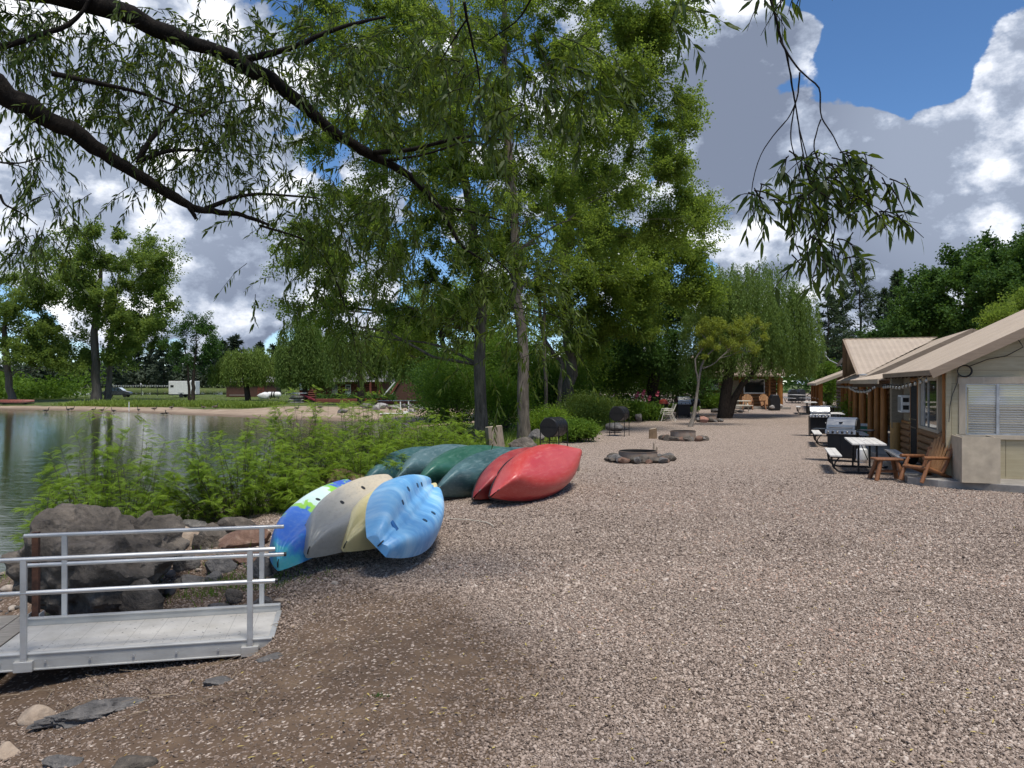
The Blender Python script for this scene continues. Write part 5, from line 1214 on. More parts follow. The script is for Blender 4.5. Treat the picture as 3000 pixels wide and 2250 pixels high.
kayak('light blue marbled kayak lying on top of the pile, nearest the gravel', P(1115, 1592, 8.5), P(1256, 1432, 11.1), R(46), kblue, 1.0, .24, blunt=1, tunnel=.8, scup=((-.34, .30), (-.30, -.42), (.0, -.46), (.30, .34), (.45, .30), (-.02, .42)), handle=slotm, dark=hole)
def rope():
    px = [(1310, 1522), (1340, 1525), (1370, 1526), (1400, 1530), (1425, 1534), (1438, 1540), (1446, 1546)]; pts = []
    for a, b in px: x, y, z = ray_ground(a, b); pts.append((x, y, z+.022))
    tag(MB().tube(pts, .007, 6).build('rope', plain('pale_rope', (.55, .50, .42), .9, .2), smooth=True), 'thin pale rope lying on the gravel beside the light blue kayak', 'rope')
rope()
# ------------------------------------------------------------------ stump, barrels, fire rings
M['stump'] = wood_mat('weathered_stump', (.11, .085, .062), (.34, .28, .21), (9, 9, .9), .9, 2.0, .8); M['cutwood'] = wood_mat('cut_wood', (.30, .24, .17), (.42, .35, .26), (5, 5, 5), .85)
def stump(label, x, y, r, h, lean, seed, mat, top, n=20, square=False):
    r_ = np.random.default_rng(seed); g = gz(x, y)-.05; e = empty('stump', (x, y, g), 0, label, 'stump')
    mb = MB(); ang = np.arange(n)*2*math.pi/n; wob = 1+r_.normal(0, .07, n)
    if square: wob = np.minimum(1/np.maximum(np.abs(np.cos(ang+.4)), np.abs(np.sin(ang+.4))), 1.25)*.88
    V = []
    zs = [0, .12*h, .5*h, .9*h, h]; rr = [1.18, 1.06, 1.0, .95, .93]
    for z, k in zip(zs, rr): V.append(np.stack([r*k*wob*np.cos(ang)+lean*z, r*k*wob*np.sin(ang), np.full(n, z)+(.03*np.cos(ang) if z == h else 0)], 1))
    f = [(i*n+k, i*n+(k+1) % n, (i+1)*n+(k+1) % n, (i+1)*n+k) for i in range(4) for k in range(n)]
    mb.add(np.concatenate(V), f); mb.build('trunk', mat, e, smooth=True, sharp=30)
    t = V[-1].copy(); MB().add(np.concatenate([t*np.array([.985, .985, 1]), [t.mean(0)+np.array([0, 0, .004])]]), [(k, (k+1) % n, n) for k in range(n)]).build('cut_face', top, e)
stump('weathered grey tree stump leaning behind the teal canoes', (1457-1500)/F*22.5, 22.5, .27, .98, -.10, 5, M['stump'], M['cutwood'])
stump('short square-cut brown log block on the gravel', (1913-1500)/F*30.4, 30.4, .165, .44, 0, 6, wood_mat('brown_block', (.13, .085, .05), (.25, .17, .10), (9, 9, 2), .85), M['cutwood'], square=True)
def stake(label, px, Y, h):
    x = (px-1500)/F*Y; tag(MB().tube([(x, Y, gz(x, Y)-.05), (x+.01, Y, gz(x, Y)+h*.6), (x, Y, gz(x, Y)+h)], [.035, .03, .025], 8).build('stake', M['stump'], smooth=True), label, 'stake', 'wooden pegs behind the fire ring')
stake('taller wooden peg standing behind the nearer fire ring', 1915, 25.0, .24); stake('short wooden peg close to the tall peg by the fire ring', 1924, 25.0, .12)
M['black_steel'] = metal_mat('black_steel', (.018, .018, .02), .38, .4, (1, 1, 1)); M['rusty_ring'] = plain('rusty_ring', (.19, .125, .085), .8, .6, 5, col2=(.30, .25, .205), bump=.2); M['soot'] = plain('soot', (.012, .011, .011), .95, .3)
def smoker(label, px, py, Y, r, L, yaw):
    x = (px-1500)/F*Y; z = CAM[2]-(py-1125)/F*Y; g = gz(x, Y)
    e = empty('barrel_smoker', (x, Y, g), yaw, label, 'smoker grill', 'black barrel smokers on thin legs'); h = z-g
    prof = [(.001, 0), (r*.96, 0), (r, .02), (r*1.015, .03), (r, .04), (r, L*.33), (r*1.02, L*.335), (r, L*.345), (r, L*.66), (r*1.02, L*.665), (r, L*.675), (r, L-.04), (r*1.015, L-.03), (r, L-.02), (r*.96, L), (.001, L)]
    MB().lathe(prof, (0, 0, h), 32, 'y').build('barrel', M['black_steel'], e, smooth=True, sharp=50); MB().lathe([(.001, -.006), (r*.93, -.006), (r*.93, .0)], (0, 0, h), 28, 'y').build('end_plate', M['soot'], e)
    MB().box((0, L/2, h+r*.02), (2.05*r, L*.86, .012)).box((0, -.006, h+.04), (1.9*r, .012, .02)).build('lid_seam', M['soot'], e)
    m = MB().tube([(-r*.55, .10, h+r*.84), (-r*.62, .12, h+r*.95), (-r*.62, L-.12, h+r*.95), (-r*.55, L-.10, h+r*.84)], .012, 6); m.build('handle', M['black_steel'], e, smooth=True)
    for sx in (-1, 1):
        for yy in (.08, L-.08): MB().bar((sx*r*1.02, yy, 0), (sx*r*1.02, yy, h+.05), .025, .025, up=(0, 1, 0)).build('leg', M['black_steel'], e)
    m = MB()
    for yy in (.08, L-.08): m.bar((-r*1.02, yy, h*.28), (r*1.02, yy, h*.28), .02, .02)
    for sx in (-1, 1): m.bar((sx*r*1.02, .08, h*.28), (sx*r*1.02, L-.08, h*.28), .02, .02)
    m.build('brace', M['black_steel'], e)
smoker('nearer and larger black barrel smoker, behind the red canoe tip', 1607, 1253, 26.0, .335, .92, R(-27)); smoker('farther black barrel smoker on thin legs at the edge of the gravel', 1806, 1213, 31.5, .305, .84, R(-25))
def fire_ring(label, px, Y, r, ztop, nrock, seed, glabel, mat='rusty_ring'):
    x = (px-1500)/F*Y; g = gz(x, Y); e = empty('fire_ring', (x, Y, g), 0, label, 'fire ring', 'steel fire rings on the gravel'); h = ztop
    MB().lathe([(r-.008, 0), (r, 0), (r, h*.98), (r+.018, h*.985), (r+.018, h), (r-.008, h), (r-.008, .02)], n=40).build('ring', M[mat], e, smooth=True, sharp=40); MB().lathe([(r-.012, h*.97), (r-.012, h*.2)], n=40).build('sooty_lining', M['soot'], e, smooth=True)
    MB().lathe([(r-.009, h*.35), (.001, h*.25)], n=32).build('ash_bed', M['soot'], e, smooth=True)
    r_ = np.random.default_rng(seed); mats = ['basalt', 'basalt2', 'basalt', 'redrock', 'basalt2', 'basalt']
    for i in range(nrock):
        a = math.pi+(math.pi*1.25*(i+.5)/nrock-math.pi*.125)+r_.normal(0, .05); rr = r+.10+r_.random()*.28; s = r_.uniform(.18, .38)
        rock(glabel, x+rr*math.cos(a), Y+rr*math.sin(a)*.9, (s*1.2, s*.9, s*r_.uniform(.6, .85)), seed*50+i, mats[r_.integers(6)], group='stones round '+label.split(' with')[0], sink=.15, rz=r_.random()*6, sub=2, cat='stone')
fire_ring('nearer rusty fire ring with lava stones around it', 1869, 21.6, .54, .29, 24, 3, 'lava stone piled round the nearer fire ring')
fire_ring('middle fire ring with large grey stones, at the leaning tree', 2001, 29.6, .48, .36, 13, 4, 'grey stone set round the fire ring at the leaning tree')
fire_ring('far fire ring with a pale rim left of the willow trunk', 2074, 41.5, .45, .34, 9, 5, 'stone set round the fire ring beside the willow', 'rusty_ring')
rk('large salmon-pink stone leaning on the far fire ring', 2062, 1227, 40.6, 24, 16, 205, 'pinkrock', .8)
def slab_bench():
    x, y = (1662-1500)/F*19.2, 19.2; e = empty('stone_bench', (x, y, gz(x, y)), R(-25), 'low grey slab bench behind the bright red canoe', 'bench')
    MB().box((0, 0, .40), (.52, .75, .07)).build('seat_slab', M['basalt2'], e, bevel=.015); MB().box((.08, -.22, .19), (.3, .12, .38)).box((.08, .22, .19), (.3, .12, .38)).build('support', M['stump'], e, bevel=.01)
slab_bench()
# ------------------------------------------------------------------ cabins
M['siding'] = wood_mat('pale_green_siding', (.335, .285, .18), (.435, .38, .26), (.6, 6, 9), .75, 2.0, .15); M['trim'] = wood_mat('tan_trim', (.36, .30, .225), (.46, .39, .30), (4, 4, 1), .7, 2, .1)
M['tanboard'] = wood_mat('tan_boards', (.17, .14, .095), (.27, .225, .16), (2, 2, 9), .75, 2, .15); M['ply'] = plain('painted_plywood', (.48, .40, .295), .75, .18, 3.5, bump=.12, bscale=60)
M['log'] = wood_mat('varnished_log', (.17, .062, .012), (.38, .165, .042), (9, 9, 1.0), .5, 2.2, .2); M['logwall'] = wood_mat('log_wall', (.13, .060, .022), (.27, .140, .062), (1.0, 9, 9), .6, 2.2, .2); M['yellow_log'] = wood_mat('yellow_half_log', (.26, .145, .04), (.42, .25, .085), (9, 9, 1.0), .5)
M['darkwood'] = wood_mat('dark_trim', (.030, .016, .010), (.075, .040, .022), (6, 6, 1), .6); M['interior'] = plain('dark_interior', (.018, .016, .014), .9, .2)
M['fascia'] = wood_mat('brown_fascia', (.20, .145, .10), (.29, .22, .16), (1, 6, 6), .6, 2, .1); M['slab'] = plain('concrete_slab', (.30, .275, .245), .85, .3, 2.5, bump=.15); M['white'] = plain('white_paint', (.72, .72, .70), .5, .10, 5); M['slat'] = plain('white_blind', (.50, .525, .53), .5, .08, 3)
M['lightmetal'] = plain('galvanised', (.42, .43, .44), .45, .2, 6, metal=.4)
def roof_mat():
    m, nt, b = newmat('metal_roof'); co = objco(nt); n = nt.noise(co, 1.5, 5, .6); n2 = nt.noise(co, 12, 4, .6)
    col = nt.mix(nt.maprange(n, .35, .7), (.455, .365, .275), (.385, .305, .228)); col = nt.mix(nt.maprange(n2, .55, .8, 0, .35), col, (.27, .22, .17))
    nt.l.new(col, b.inputs['Base Color']); b.inputs['Roughness'].default_value = .45; b.inputs['Metallic'].default_value = .1; return m
M['roof'] = roof_mat()
def glass_mat(name, tint=(.02, .025, .025), clear=.0):
    m, nt, b = newmat(name); b.inputs['Base Color'].default_value = (*tint, 1); b.inputs['Roughness'].default_value = .04; b.inputs['Specular IOR Level'].default_value = .8
    if clear:
        t = nt.node('ShaderNodeBsdfTransparent'); mx = nt.node('ShaderNodeMixShader'); mx.inputs[0].default_value = clear
        g = nt.node('ShaderNodeBsdfGlossy'); g.inputs['Roughness'].default_value = .02; g.inputs['Color'].default_value = (.9, .95, 1, 1)
        nt.l.new(g.outputs[0], mx.inputs[1]); nt.l.new(t.outputs[0], mx.inputs[2]); nt.l.new(mx.outputs[0], m.node_tree.nodes['Material Output'].inputs['Surface'])
    return m
M['glass'] = glass_mat('dark_glass'); M['clearglass'] = glass_mat('window_glass', clear=.88)
def corrugated(p00, p10, p01, p11, pitch=.15, amp=.018, thick=.04):
    """ribbed sheet: eave edge p00-p10 (ribs repeat along it), upper edge p01-p11"""
    p00, p10, p01, p11 = [np.array(p, float) for p in (p00, p10, p01, p11)]
    L = np.linalg.norm(p10-p00); n = max(4, int(L/pitch)); nv = nrm(np.cross(p10-p00, p01-p00)); nv = nv if nv[2] > 0 else -nv
    t = []; h = []
    for i in range(n):
        for a, b in ((0, 0), (.62, 0), (.72, 1), (.88, 1)): t.append((i+a)/n); h.append(b*amp)
    t.append(1.0); h.append(0); t = np.array(t)[:, None]; h = np.array(h)[:, None]
    lo = p00+(p10-p00)*t+nv*h; hi = p01+(p11-p01)*t+nv*h; k = len(t); m = MB(); V = np.concatenate([lo, hi, lo-nv*(h+thick), hi-nv*(h+thick)]); f = []
    for i in range(k-1): f += [(i, i+1, k+i+1, k+i), (2*k+i, 3*k+i, 3*k+i+1, 2*k+i+1), (i, 2*k+i, 2*k+i+1, i+1), (k+i, k+i+1, 3*k+i+1, 3*k+i)]
    f += [(0, k, 3*k, 2*k), (k-1, 2*k+k-1, 3*k+k-1, k+k-1)]
    return m.add(V, f)
def boards_x(m, x0, x1, z0, z1, y, course, top=None, lap=.012, th=.025, seed=1):
    """lap siding facing -y, cut by top(z)->(x0,x1)"""
    r_ = np.random.default_rng(seed); z = z0
    while z < z1-.02:
        zt = min(z+course, z1); a0, a1 = (x0, x1) if top is None else top(z); b0, b1 = (x0, x1) if top is None else top(zt)
        if a1-a0 > .05:
            w = r_.normal(0, .002)
            m.add([(a0, y-th+w, z+.004), (a1, y-th+w, z+.004), (max(b1, b0+.01), y-th+lap+w, zt), (b0, y-th+lap+w, zt), (a0, y, z+.004), (a1, y, z+.004), (max(b1, b0+.01), y, zt), (b0, y, zt)], [(0, 1, 2, 3), (5, 4, 7, 6), (4, 5, 1, 0), (3, 2, 6, 7), (0, 3, 7, 4), (1, 5, 6, 2)])
        z = zt
def logs_y(m, x, y0, y1, z0, z1, d=.2):
    n = max(1, round((z1-z0)/d)); d = (z1-z0)/n
    for i in range(n): m.tube([(x, y0, z0+(i+.5)*d), (x, y1, z0+(i+.5)*d)], d*.53, 12, flat=1.0)
T1 = R(-18.5); O1 = np.array([9.52, 16.75, 0.0])
def w1(x, y, z=0): return np.array([O1[0]+x*math.cos(T1)-y*math.sin(T1), O1[1]+x*math.sin(T1)+y*math.cos(T1), z])
def cabin1():
    c = empty('cabin', O1.tolist(), T1, 'near cabin with pale green siding, blinds in its window and a tan metal roof', 'cabin', 'cabins along the drive')
    rz = lambda x: 2.395+.58*(min(x, 3.45-(x-3.45) if x > 3.45 else x)+.4)     # underside of the roof
    m = MB().prism([(-.86, -.3, -.1), (-.35, -.72, -.1), (1.2, -1.25, -.1), (7.2, -1.5, -.1), (7.2, 16, -.1), (-.72, 16, -.1), (-.80, 7, -.1)], (0, 0, 0), (0, 0, .23)); m.build('porch_slab', M['slab'], c, bevel=.012)
    m = MB(); boards_x(m, .0, 6.9, 1.02, 4.2, 0, .285, top=lambda z: (max(0, (z-2.345)/.50-.4+.02), min(6.9, 6.9-((z-2.345)/.50-.4))) if z > 2.54 else (0, 6.9)); 
    for i in range(13): m.box((.27+i*.53-.0, -.010, .565), (.522, .02, .89))
    m.box((3.45, -.018, .095+.02), (6.9, .03, .10)); m.box((3.45, .03, .6), (6.9, .04, 1.0))
    m.build('front_wall', M['siding'], c)
    MB().prism([(.02, .03, 1), (6.88, .03, 1), (6.88, .03, 2.5), (3.45, .03, 4.15), (.02, .03, 2.5)], (0, 0, 0), (0, .05, 0)).build('wall_core', M['interior'], c)
    MB().box((-.02, -.02, 1.36), (.10, .10, 2.5)).box((.20, -.034, 1.55), (.32, .02, 1.06)).build('corner_board', M['siding'], c)
    MB().box((-.085, .06, 1.6), (.07, .10, 1.9)).build('corner_post', M['log'], c, bevel=.02)
    # front window: frame, two panes, blinds
    f = MB(); x0, x1, z0, z1 = .30, 1.52, 1.06, 2.16
    for cx, cz, sx, sz in ((( x0+x1)/2, z1+.07, x1-x0+.32, .15), ((x0+x1)/2, z0-.05, x1-x0+.36, .09), (x0-.06, (z0+z1)/2, .13, z1-z0), (x1+.06, (z0+z1)/2, .13, z1-z0)): f.box((cx, -.045, cz), (sx, .05, sz))
    f = f.build('window', M['trim'], c, bevel=.006)
    g = MB(); g.box(((x0+x1)/2, -.050, (z0+z1)/2), (.055, .03, z1-z0))
    for zz in (z0+.012, z1-.012): g.box(((x0+x1)/2, -.048, zz), (x1-x0, .026, .024))
    for xx in (x0+.012, x1-.012): g.box((xx, -.048, (z0+z1)/2), (.024, .026, z1-z0))
    g.build('sash', M['lightmetal'], f)
    MB().quad((x0, -.036, z0), (x1, -.036, z0), (x1, -.036, z1), (x0, -.036, z1)).build('pane', M['clearglass'], f)
    b = MB(); n = 21
    for i in range(n): zz = z0+.03+(z1-z0-.05)*i/(n-1); b.box(((x0+x1)/2, -.024, zz), (x1-x0-.03, .006, .031), rot=Matrix.Rotation(R(24), 3, 'X'))
    b.build('blind', M['slat'], f)
    # side wall: logs below, boards above, door, window
    m = MB(); logs_y(m, -.02, .12, 3.18, .13, 1.05, .2); m.build('log_wall', M['logwall'], c, smooth=True)
    m = MB(); logs_y(m, -.02, 4.36, 5.85, .13, 1.05, .2); m.build('log_wall', M['logwall'], c, smooth=True)
    m = MB().box((.03, 3.0, 1.25), (.06, 5.9, 2.3)); 
    for i in range(5):
        m.box((-.012, 5.1, 1.2+.26*i), (.03, 1.46, .25))
    m.box((-.012, .55, 1.75), (.03, .4, 1.3)); m.build('side_wall', M['tanboard'], c)
    MB().bar((-.05, 4.36, 1.08), (-.05, 5.85, 1.08), .07, .06).bar((-.03, 4.32, 1.2), (-.03, 4.32, 2.4), .07, .09, up=(0, 1, 0)).build('rail_trim', M['log'], c)
    f = MB()
    for cy_, cz, sy, sz in ((1.95, 2.30, 2.46, .14), (1.95, 1.02, 2.50, .16), (.80, 1.66, .14, 1.18), (3.10, 1.66, .14, 1.18)): f.box((-.05, cy_, cz), (.07, sy, sz))
    f = f.build('window', M['trim'], c, bevel=.006); MB().box((-.02, 1.95, 1.66), (.02, 2.2, 1.18)).build('pane', M['glass'], f)
    MB().box((-.035, 2.1, 1.66), (.03, .06, 1.18)).box((-.033, 2.8, 1.66), (.02, .45, 1.16)).box((-.033, .92, 1.2), (.022, .1, .25)).build('sash', M['lightmetal'], f)
    d = MB().box((-.05, 3.75, 1.15), (.06, .98, 2.04)).build('door', M['darkwood'], c)
    m = MB()
    for i in range(9): m.tube([(-.095, 3.36+i*.1, .2), (-.095, 3.36+i*.1, 2.12)], .009, 6)
    for z in (.2, 1.0, 1.22, 2.12): m.bar((-.095, 3.30, z), (-.095, 4.2, z), .02, .03)
    m.build('security_bars', M['black'], d); MB().tube([(-.10, 4.12, 1.10), (-.16, 4.12, 1.10), (-.16, 4.02, 1.10)], .016, 8).lathe([(.001, .0), (.03, .0), (.03, .02), (.001, .02)], (-.12, 4.12, 1.2), 10).build('handle', plain('brass', (.50, .36, .14), .35, .2, metal=.8), d, smooth=True)
    MB().box((-.05, 3.22, 1.2), (.09, .09, 2.16)).box((-.05, 4.28, 1.2), (.09, .09, 2.16)).box((-.05, 3.75, 2.25), (.09, 1.15, .10)).build('door_frame', M['log'], c, bevel=.01)
    # pier where the room ends: board pier above, half log below
    MB().box((-.18, 6.05, 1.62), (.30, .32, 1.5)).build('pier', M['tanboard'], c); MB().tube([(-.20, 6.0, .13), (-.20, 6.0, 1.03)], .155, 14).build('half_log', M['yellow_log'], c, smooth=True, sharp=50)
    # roof
    zt = lambda x: 2.395+.50*(x+.4)+.06
    corrugated((-.4, -.32, zt(-.4)), (-.4, 6.9, zt(-.4)), (3.45, -.32, zt(3.45)), (3.45, 6.9, zt(3.45)), .16).build('roof', M['roof'], c)
    corrugated((7.3, -.32, zt(-.4)), (7.3, 6.9, zt(-.4)), (3.45, -.32, zt(3.45)), (3.45, 6.9, zt(3.45)), .16).build('roof', M['roof'], c)
    for y in (-.335, 6.90):
        m = MB().bar((-.41, y, zt(-.41)-.09), (3.45, y, zt(3.45)-.09), .03, .19).bar((7.31, y, zt(-.41)-.09), (3.45, y, zt(3.45)-.09), .03, .19); m.build('barge_board', M['fascia'], c)
    MB().bar((-.425, -.33, zt(-.4)-.07), (-.425, 6.9, zt(-.4)-.07), .03, .10).build('eave_board', M['fascia'], c)
    for y in np.arange(.2, 6.9, .6): MB().bar((-.38, y, zt(-.38)-.13), (.02, y, zt(.02)-.13), .05, .09).build('rafter', M['darkwood'], c)
    MB().quad((-.39, -.3, zt(-.39)-.07), (3.4, -.3, zt(3.4)-.07), (3.4, 6.88, zt(3.4)-.07), (-.39, 6.88, zt(-.39)-.07)).build('soffit', M['tanboard'], c)
    MB().prism([(.02, 6.8, .1), (6.88, 6.8, .1), (6.88, 6.8, 2.5), (3.45, 6.8, 4.15), (.02, 6.8, 2.5)], (0, 0, 0), (0, .08, 0)).build('rear_gable', M['logwall'], c)
    # porch wing behind: posts, low roof, recessed wall
    m = corrugated((-.55, 6.9, 2.30), (-.55, 15.6, 2.30), (2.6, 6.9, 3.0), (2.6, 15.6, 3.0), .2); m.build('porch_roof', M['roof'], c)
    MB().bar((-.56, 6.9, 2.22), (-.56, 15.6, 2.22), .04, .13).build('porch_fascia', M['trim'], c); MB().bar((-.40, 6.9, 2.10), (-.40, 15.6, 2.10), .10, .12).build('beam', M['darkwood'], c)
    for y, x in ((9.0, -.13), (11.4, -.04), (13.3, -.04), (15.0, -.12)): MB().tube([(x, y, .1), (x, y, 2.08)], [.118, .105], 14).build('post', M['log'], c, smooth=True, sharp=60)
    m = MB(); logs_y(m, 1.9, 6.9, 15.6, .13, 2.5, .24); m.build('porch_wall', M['logwall'], c, smooth=True); m = MB().box((1.76, 9.2, 1.1), (.03, .9, 2.0)).build('porch_door', M['darkwood'], c)
    f = MB().box((1.75, 11.8, 1.55), (.04, 1.3, 1.1)).build('window', M['white'], c); MB().box((1.725, 11.8, 1.55), (.02, 1.14, .94)).build('pane', M['glass'], f); MB().box((3.5, 11, 1.3), (3.0, 9.0, 2.4)).build('house_body', M['tanboard'], c)
    m = MB().bar((.05, -.06, .48), (.05, -.06, .48+.001), .01, .01); MB().tube([(1.66, -.045, .62), (6.8, -.045, .62)], .022, 8).build('pipe', M['white'], c, smooth=True)
cabin1()
def things_on_cabin1():
    p = w1(.03, -.62, .13); e = empty('plywood_box', p.tolist(), T1, 'open-topped plywood box painted tan, standing before the blind window', 'box')
    m = MB().box((.345, -.40, .47), (.69, .022, .94)); m.build('front_panel', M['ply'], e, bevel=.002); [MB().box((xx, .10, .46), (.022, .976, .92)).build('side_panel', M['ply'], e) for xx in (.011, .679)]; MB().box((.345, .10, .40), (.64, .95, .02)).build('inner_shelf', M['interior'], e)
    p = w1(-.02, 4.95, 1.36); e = empty('air_conditioner', p.tolist(), T1, 'white wall air conditioner beside the barred door', 'air conditioner')
    MB().box((-.12, 0, .24), (.24, .56, .48)).build('case', M['white'], e, bevel=.015)
    MB().box((-.245, 0, .24), (.012, .48, .38)).build('grille', plain('ac_grille', (.20, .22, .22), .5, .1), e)
    for z in (.13, .34): MB().box((-.12, -.284, z+.01), (.15, .01, .12)).build('side_vent', M['interior'], e)
    p = w1(.12, -.07, 2.43); e = empty('cable_coil', p.tolist(), T1, 'coil of black cable hung high on the pale green wall', 'cable')
    a = np.linspace(0, 2*math.pi, 33)
    for k in range(3): MB().tube(np.stack([.13*np.cos(a)*(1+.04*k)+.16, 0*a-.02*k, .115*np.sin(a)*(1+.05*k)], 1), .010, 6, cap=False).build('coil', M['black'], e, smooth=True)
    MB().tube([(.04, -.02, -.05), (.02, -.02, -.25), (-.08, -.03, -.52), (-.12, -.03, -.75), (-.15, -.06, -1.1)], .008, 6).tube([(.25, -.01, .10), (.6, -.01, .25), (.95, -.01, .32), (1.25, -.01, .50), (1.15, -.01, .68)], .010, 6).build('loose_end', M['black'], e, smooth=True)
    # string of bulbs along the eave and porch beam
    M['bulb'] = plain('bulb_glass', (.36, .33, .27), .15, .1, spec=.8)
    for lab, pts, n in (('string of round bulbs under the near cabin eave', [(-.42, -.1, 2.33), (-.5, 1.6, 2.22), (-.52, 3.2, 2.14), (-.5, 5.0, 2.17), (-.48, 6.6, 2.14)], 13), ('string of round bulbs along the low porch roof', [(-.62, 7.0, 2.16), (-.62, 9.0, 1.98), (-.62, 11, 1.96), (-.62, 13, 1.97), (-.62, 15.3, 2.08)], 16)):
        b0 = w1(*pts[0]); e = empty('string_light', b0.tolist(), T1, lab, 'string lights'); P_ = np.array(pts)-np.array(pts[0]); t = np.linspace(0, 1, 40); L = np.stack([np.interp(t, np.linspace(0, 1, len(P_)), P_[:, i]) for i in range(3)], 1)
        L[:, 2] -= .03*np.abs(np.sin(t*n*math.pi)); MB().tube(L, .006, 5).build('cord', M['black'], e, smooth=True)
        for k in range(n):
            q = L[int((k+.5)/n*39)]; m = MB().lathe([(.001, -.115), (.026, -.105), (.038, -.08), (.034, -.05), (.016, -.03)], q, 10).build('bulb', M['bulb'], e, smooth=True); MB().lathe([(.017, -.035), (.017, .0), (.001, .0)], q, 8).build('socket', M['black'], m)
things_on_cabin1()
T2 = R(-19.8); O2 = np.array([14.9, 33.0, 0.0])
def w2(x, y, z=0): return np.array([O2[0]+x*math.cos(T2)-y*math.sin(T2), O2[1]+x*math.sin(T2)+y*math.cos(T2), z])
def cabin2():
    c = empty('cabin', O2.tolist(), T2, 'log cabin with a wide tan cross gable on its roof, behind the near cabin', 'cabin', 'cabins along the drive')
    zt = lambda x: 2.33+.49*x
    corrugated((0, 0, zt(0)), (0, 16.2, zt(0)), (4.26, 0, zt(4.26)), (4.26, 16.2, zt(4.26)), .22).build('roof', M['roof'], c); corrugated((8.5, 0, zt(0)), (8.5, 16.2, zt(0)), (4.26, 0, zt(4.26)), (4.26, 16.2, zt(4.26)), .3).build('roof', M['roof'], c)
    MB().bar((-.02, -.02, zt(0)-.10), (4.26, -.02, zt(4.26)-.10), .03, .22).bar((8.5, -.02, zt(0)-.10), (4.26, -.02, zt(4.26)-.10), .03, .22).build('barge_board', M['fascia'], c); MB().bar((-.02, 0, zt(0)-.08), (-.02, 16.2, zt(0)-.08), .03, .13).build('eave_board', M['fascia'], c)
    # cross gable
    y0, y1, ya, za, xe = 3.3, 13.3, 8.3, 4.50, .45
    zb = zt(xe)+.03
    corrugated((xe-.25, y0, zb-.02), (4.3, ya, za-.05), (xe-.45, ya, za), (4.3, ya, za), .2) if False else None
    def plane(ys):
        n = 34; m = MB(); V = []; f = []
        # ribbed sheet from the ridge down to the valley
        xs = np.linspace(0, 1, n); 
        for i, t in enumerate(xs):
            hgt = .02*(i % 2)
            xr = -.05+t*4.35; yv = ya+(ys-ya)*(1-t)*1.07; zv = za+(zb-za)*(1-t)*1.07; xv = xe-.2+(4.3-xe+.2)*t
            V += [(xr, ya, za+hgt+.03), (xv, yv, zv+hgt+.03)]
        for i in range(n-1): f.append((2*i, 2*i+2, 2*i+3, 2*i+1))
        m.add(V, f); return m
    for ys in (y0, y1): plane(ys).build('gable_roof', M['roof'], c)
    MB().bar((-.07, ya, za+.01), (xe-.22, y0, zb), .04, .18, up=(1, 0, 0)).bar((-.07, ya, za+.01), (xe-.22, y1, zb), .04, .18, up=(1, 0, 0)).build('gable_board', M['fascia'], c); MB().bar((-.1, ya, za+.045), (4.3, ya, za+.045), .16, .03).build('ridge_cap', M['roof'], c)
    MB().prism([(xe+.35, y0+.9, zb), (xe+.35, y1-.9, zb), (xe+.35, ya, za-.28)], (0, 0, 0), (.06, 0, 0)).build('gable_wall', M['logwall'], c)
    m = MB(); logs_y(m, 1.9, .3, 16, .1, 2.9, .25); m.build('log_wall', M['logwall'], c, smooth=True)
    m = MB(); 
    for i in range(11): m.tube([(1.9, .3, .22+.25*i), (8.0, .3, .22+.25*i)], .13, 10)
    m.prism([(.3, .25, 2.3), (8.2, .25, 2.3), (4.26, .25, 4.25)], (0, 0, 0), (0, .1, 0)); m.build('front_wall', M['logwall'], c, smooth=True)
    for y, x in ((2.2, .30), (5.2, .25), (8.2, .25), (11.2, .25), (14.6, .25)): MB().tube([(x, y, .0), (x, y, 2.25)], [.15, .135], 14).build('post', M['log'], c, smooth=True, sharp=60)
    MB().bar((.25, 10.5, 1.0), (.25, 15.8, 1.0), .08, .10).bar((.25, 10.5, .35), (.25, 15.8, .35), .06, .08).build('railing', M['log'], c); MB().box((1.0, 8, .04), (1.8, 16, .12)).build('porch_floor', M['slab'], c)
    for y in (4.2, 9.6): f = MB().box((1.74, y, 1.5), (.05, 1.2, 1.1)).build('window', M['white'], c); MB().box((1.71, y, 1.5), (.02, 1.05, .95)).build('pane', M['glass'], f)
    MB().box((1.74, 6.9, 1.1), (.05, .95, 2.05)).build('door', M['darkwood'], c); MB().lathe([(.22, 0), (.22, .05), (.001, .08)], (.30, 1.5, zt(.3)+.05), 12).build('vent_cap', M['lightmetal'], c, smooth=True)
    # third cabin of the row
    O3 = np.array([20.9, 50.5, .2]); c3 = empty('cabin', O3.tolist(), R(-18.5), 'farthest log cabin of the right row, only its pale eave and posts in view', 'cabin', 'cabins along the drive')
    corrugated((-.9, 0, 2.0), (-.9, 11, 2.0), (3.4, 0, 3.7), (3.4, 11, 3.7), .3).build('roof', M['roof'], c3); MB().bar((-.92, 0, 1.92), (-.92, 11, 1.92), .04, .14).bar((-.9, -.02, 1.94), (3.4, -.02, 3.63), .03, .18).build('eave_board', M['trim'], c3)
    for y in (.6, 4, 7.5, 10.6): MB().tube([(-.55, y, -.1), (-.55, y, 1.95)], .135, 12).build('post', M['log'], c3, smooth=True, sharp=60)
    MB().bar((-.55, .6, .9), (-.55, 10.6, .9), .08, .10).bar((-.55, .6, .45), (-.55, 10.6, .45), .06, .08).build('railing', M['log'], c3); m = MB(); logs_y(m, 1.3, .2, 10.8, .0, 2.6, .25); m.build('log_wall', M['logwall'], c3, smooth=True); f = MB().box((1.14, 4.5, 1.4), (.05, 1.2, 1.0)).build('window', M['white'], c3); MB().box((1.11, 4.5, 1.4), (.02, 1.05, .85)).build('pane', M['glass'], f)
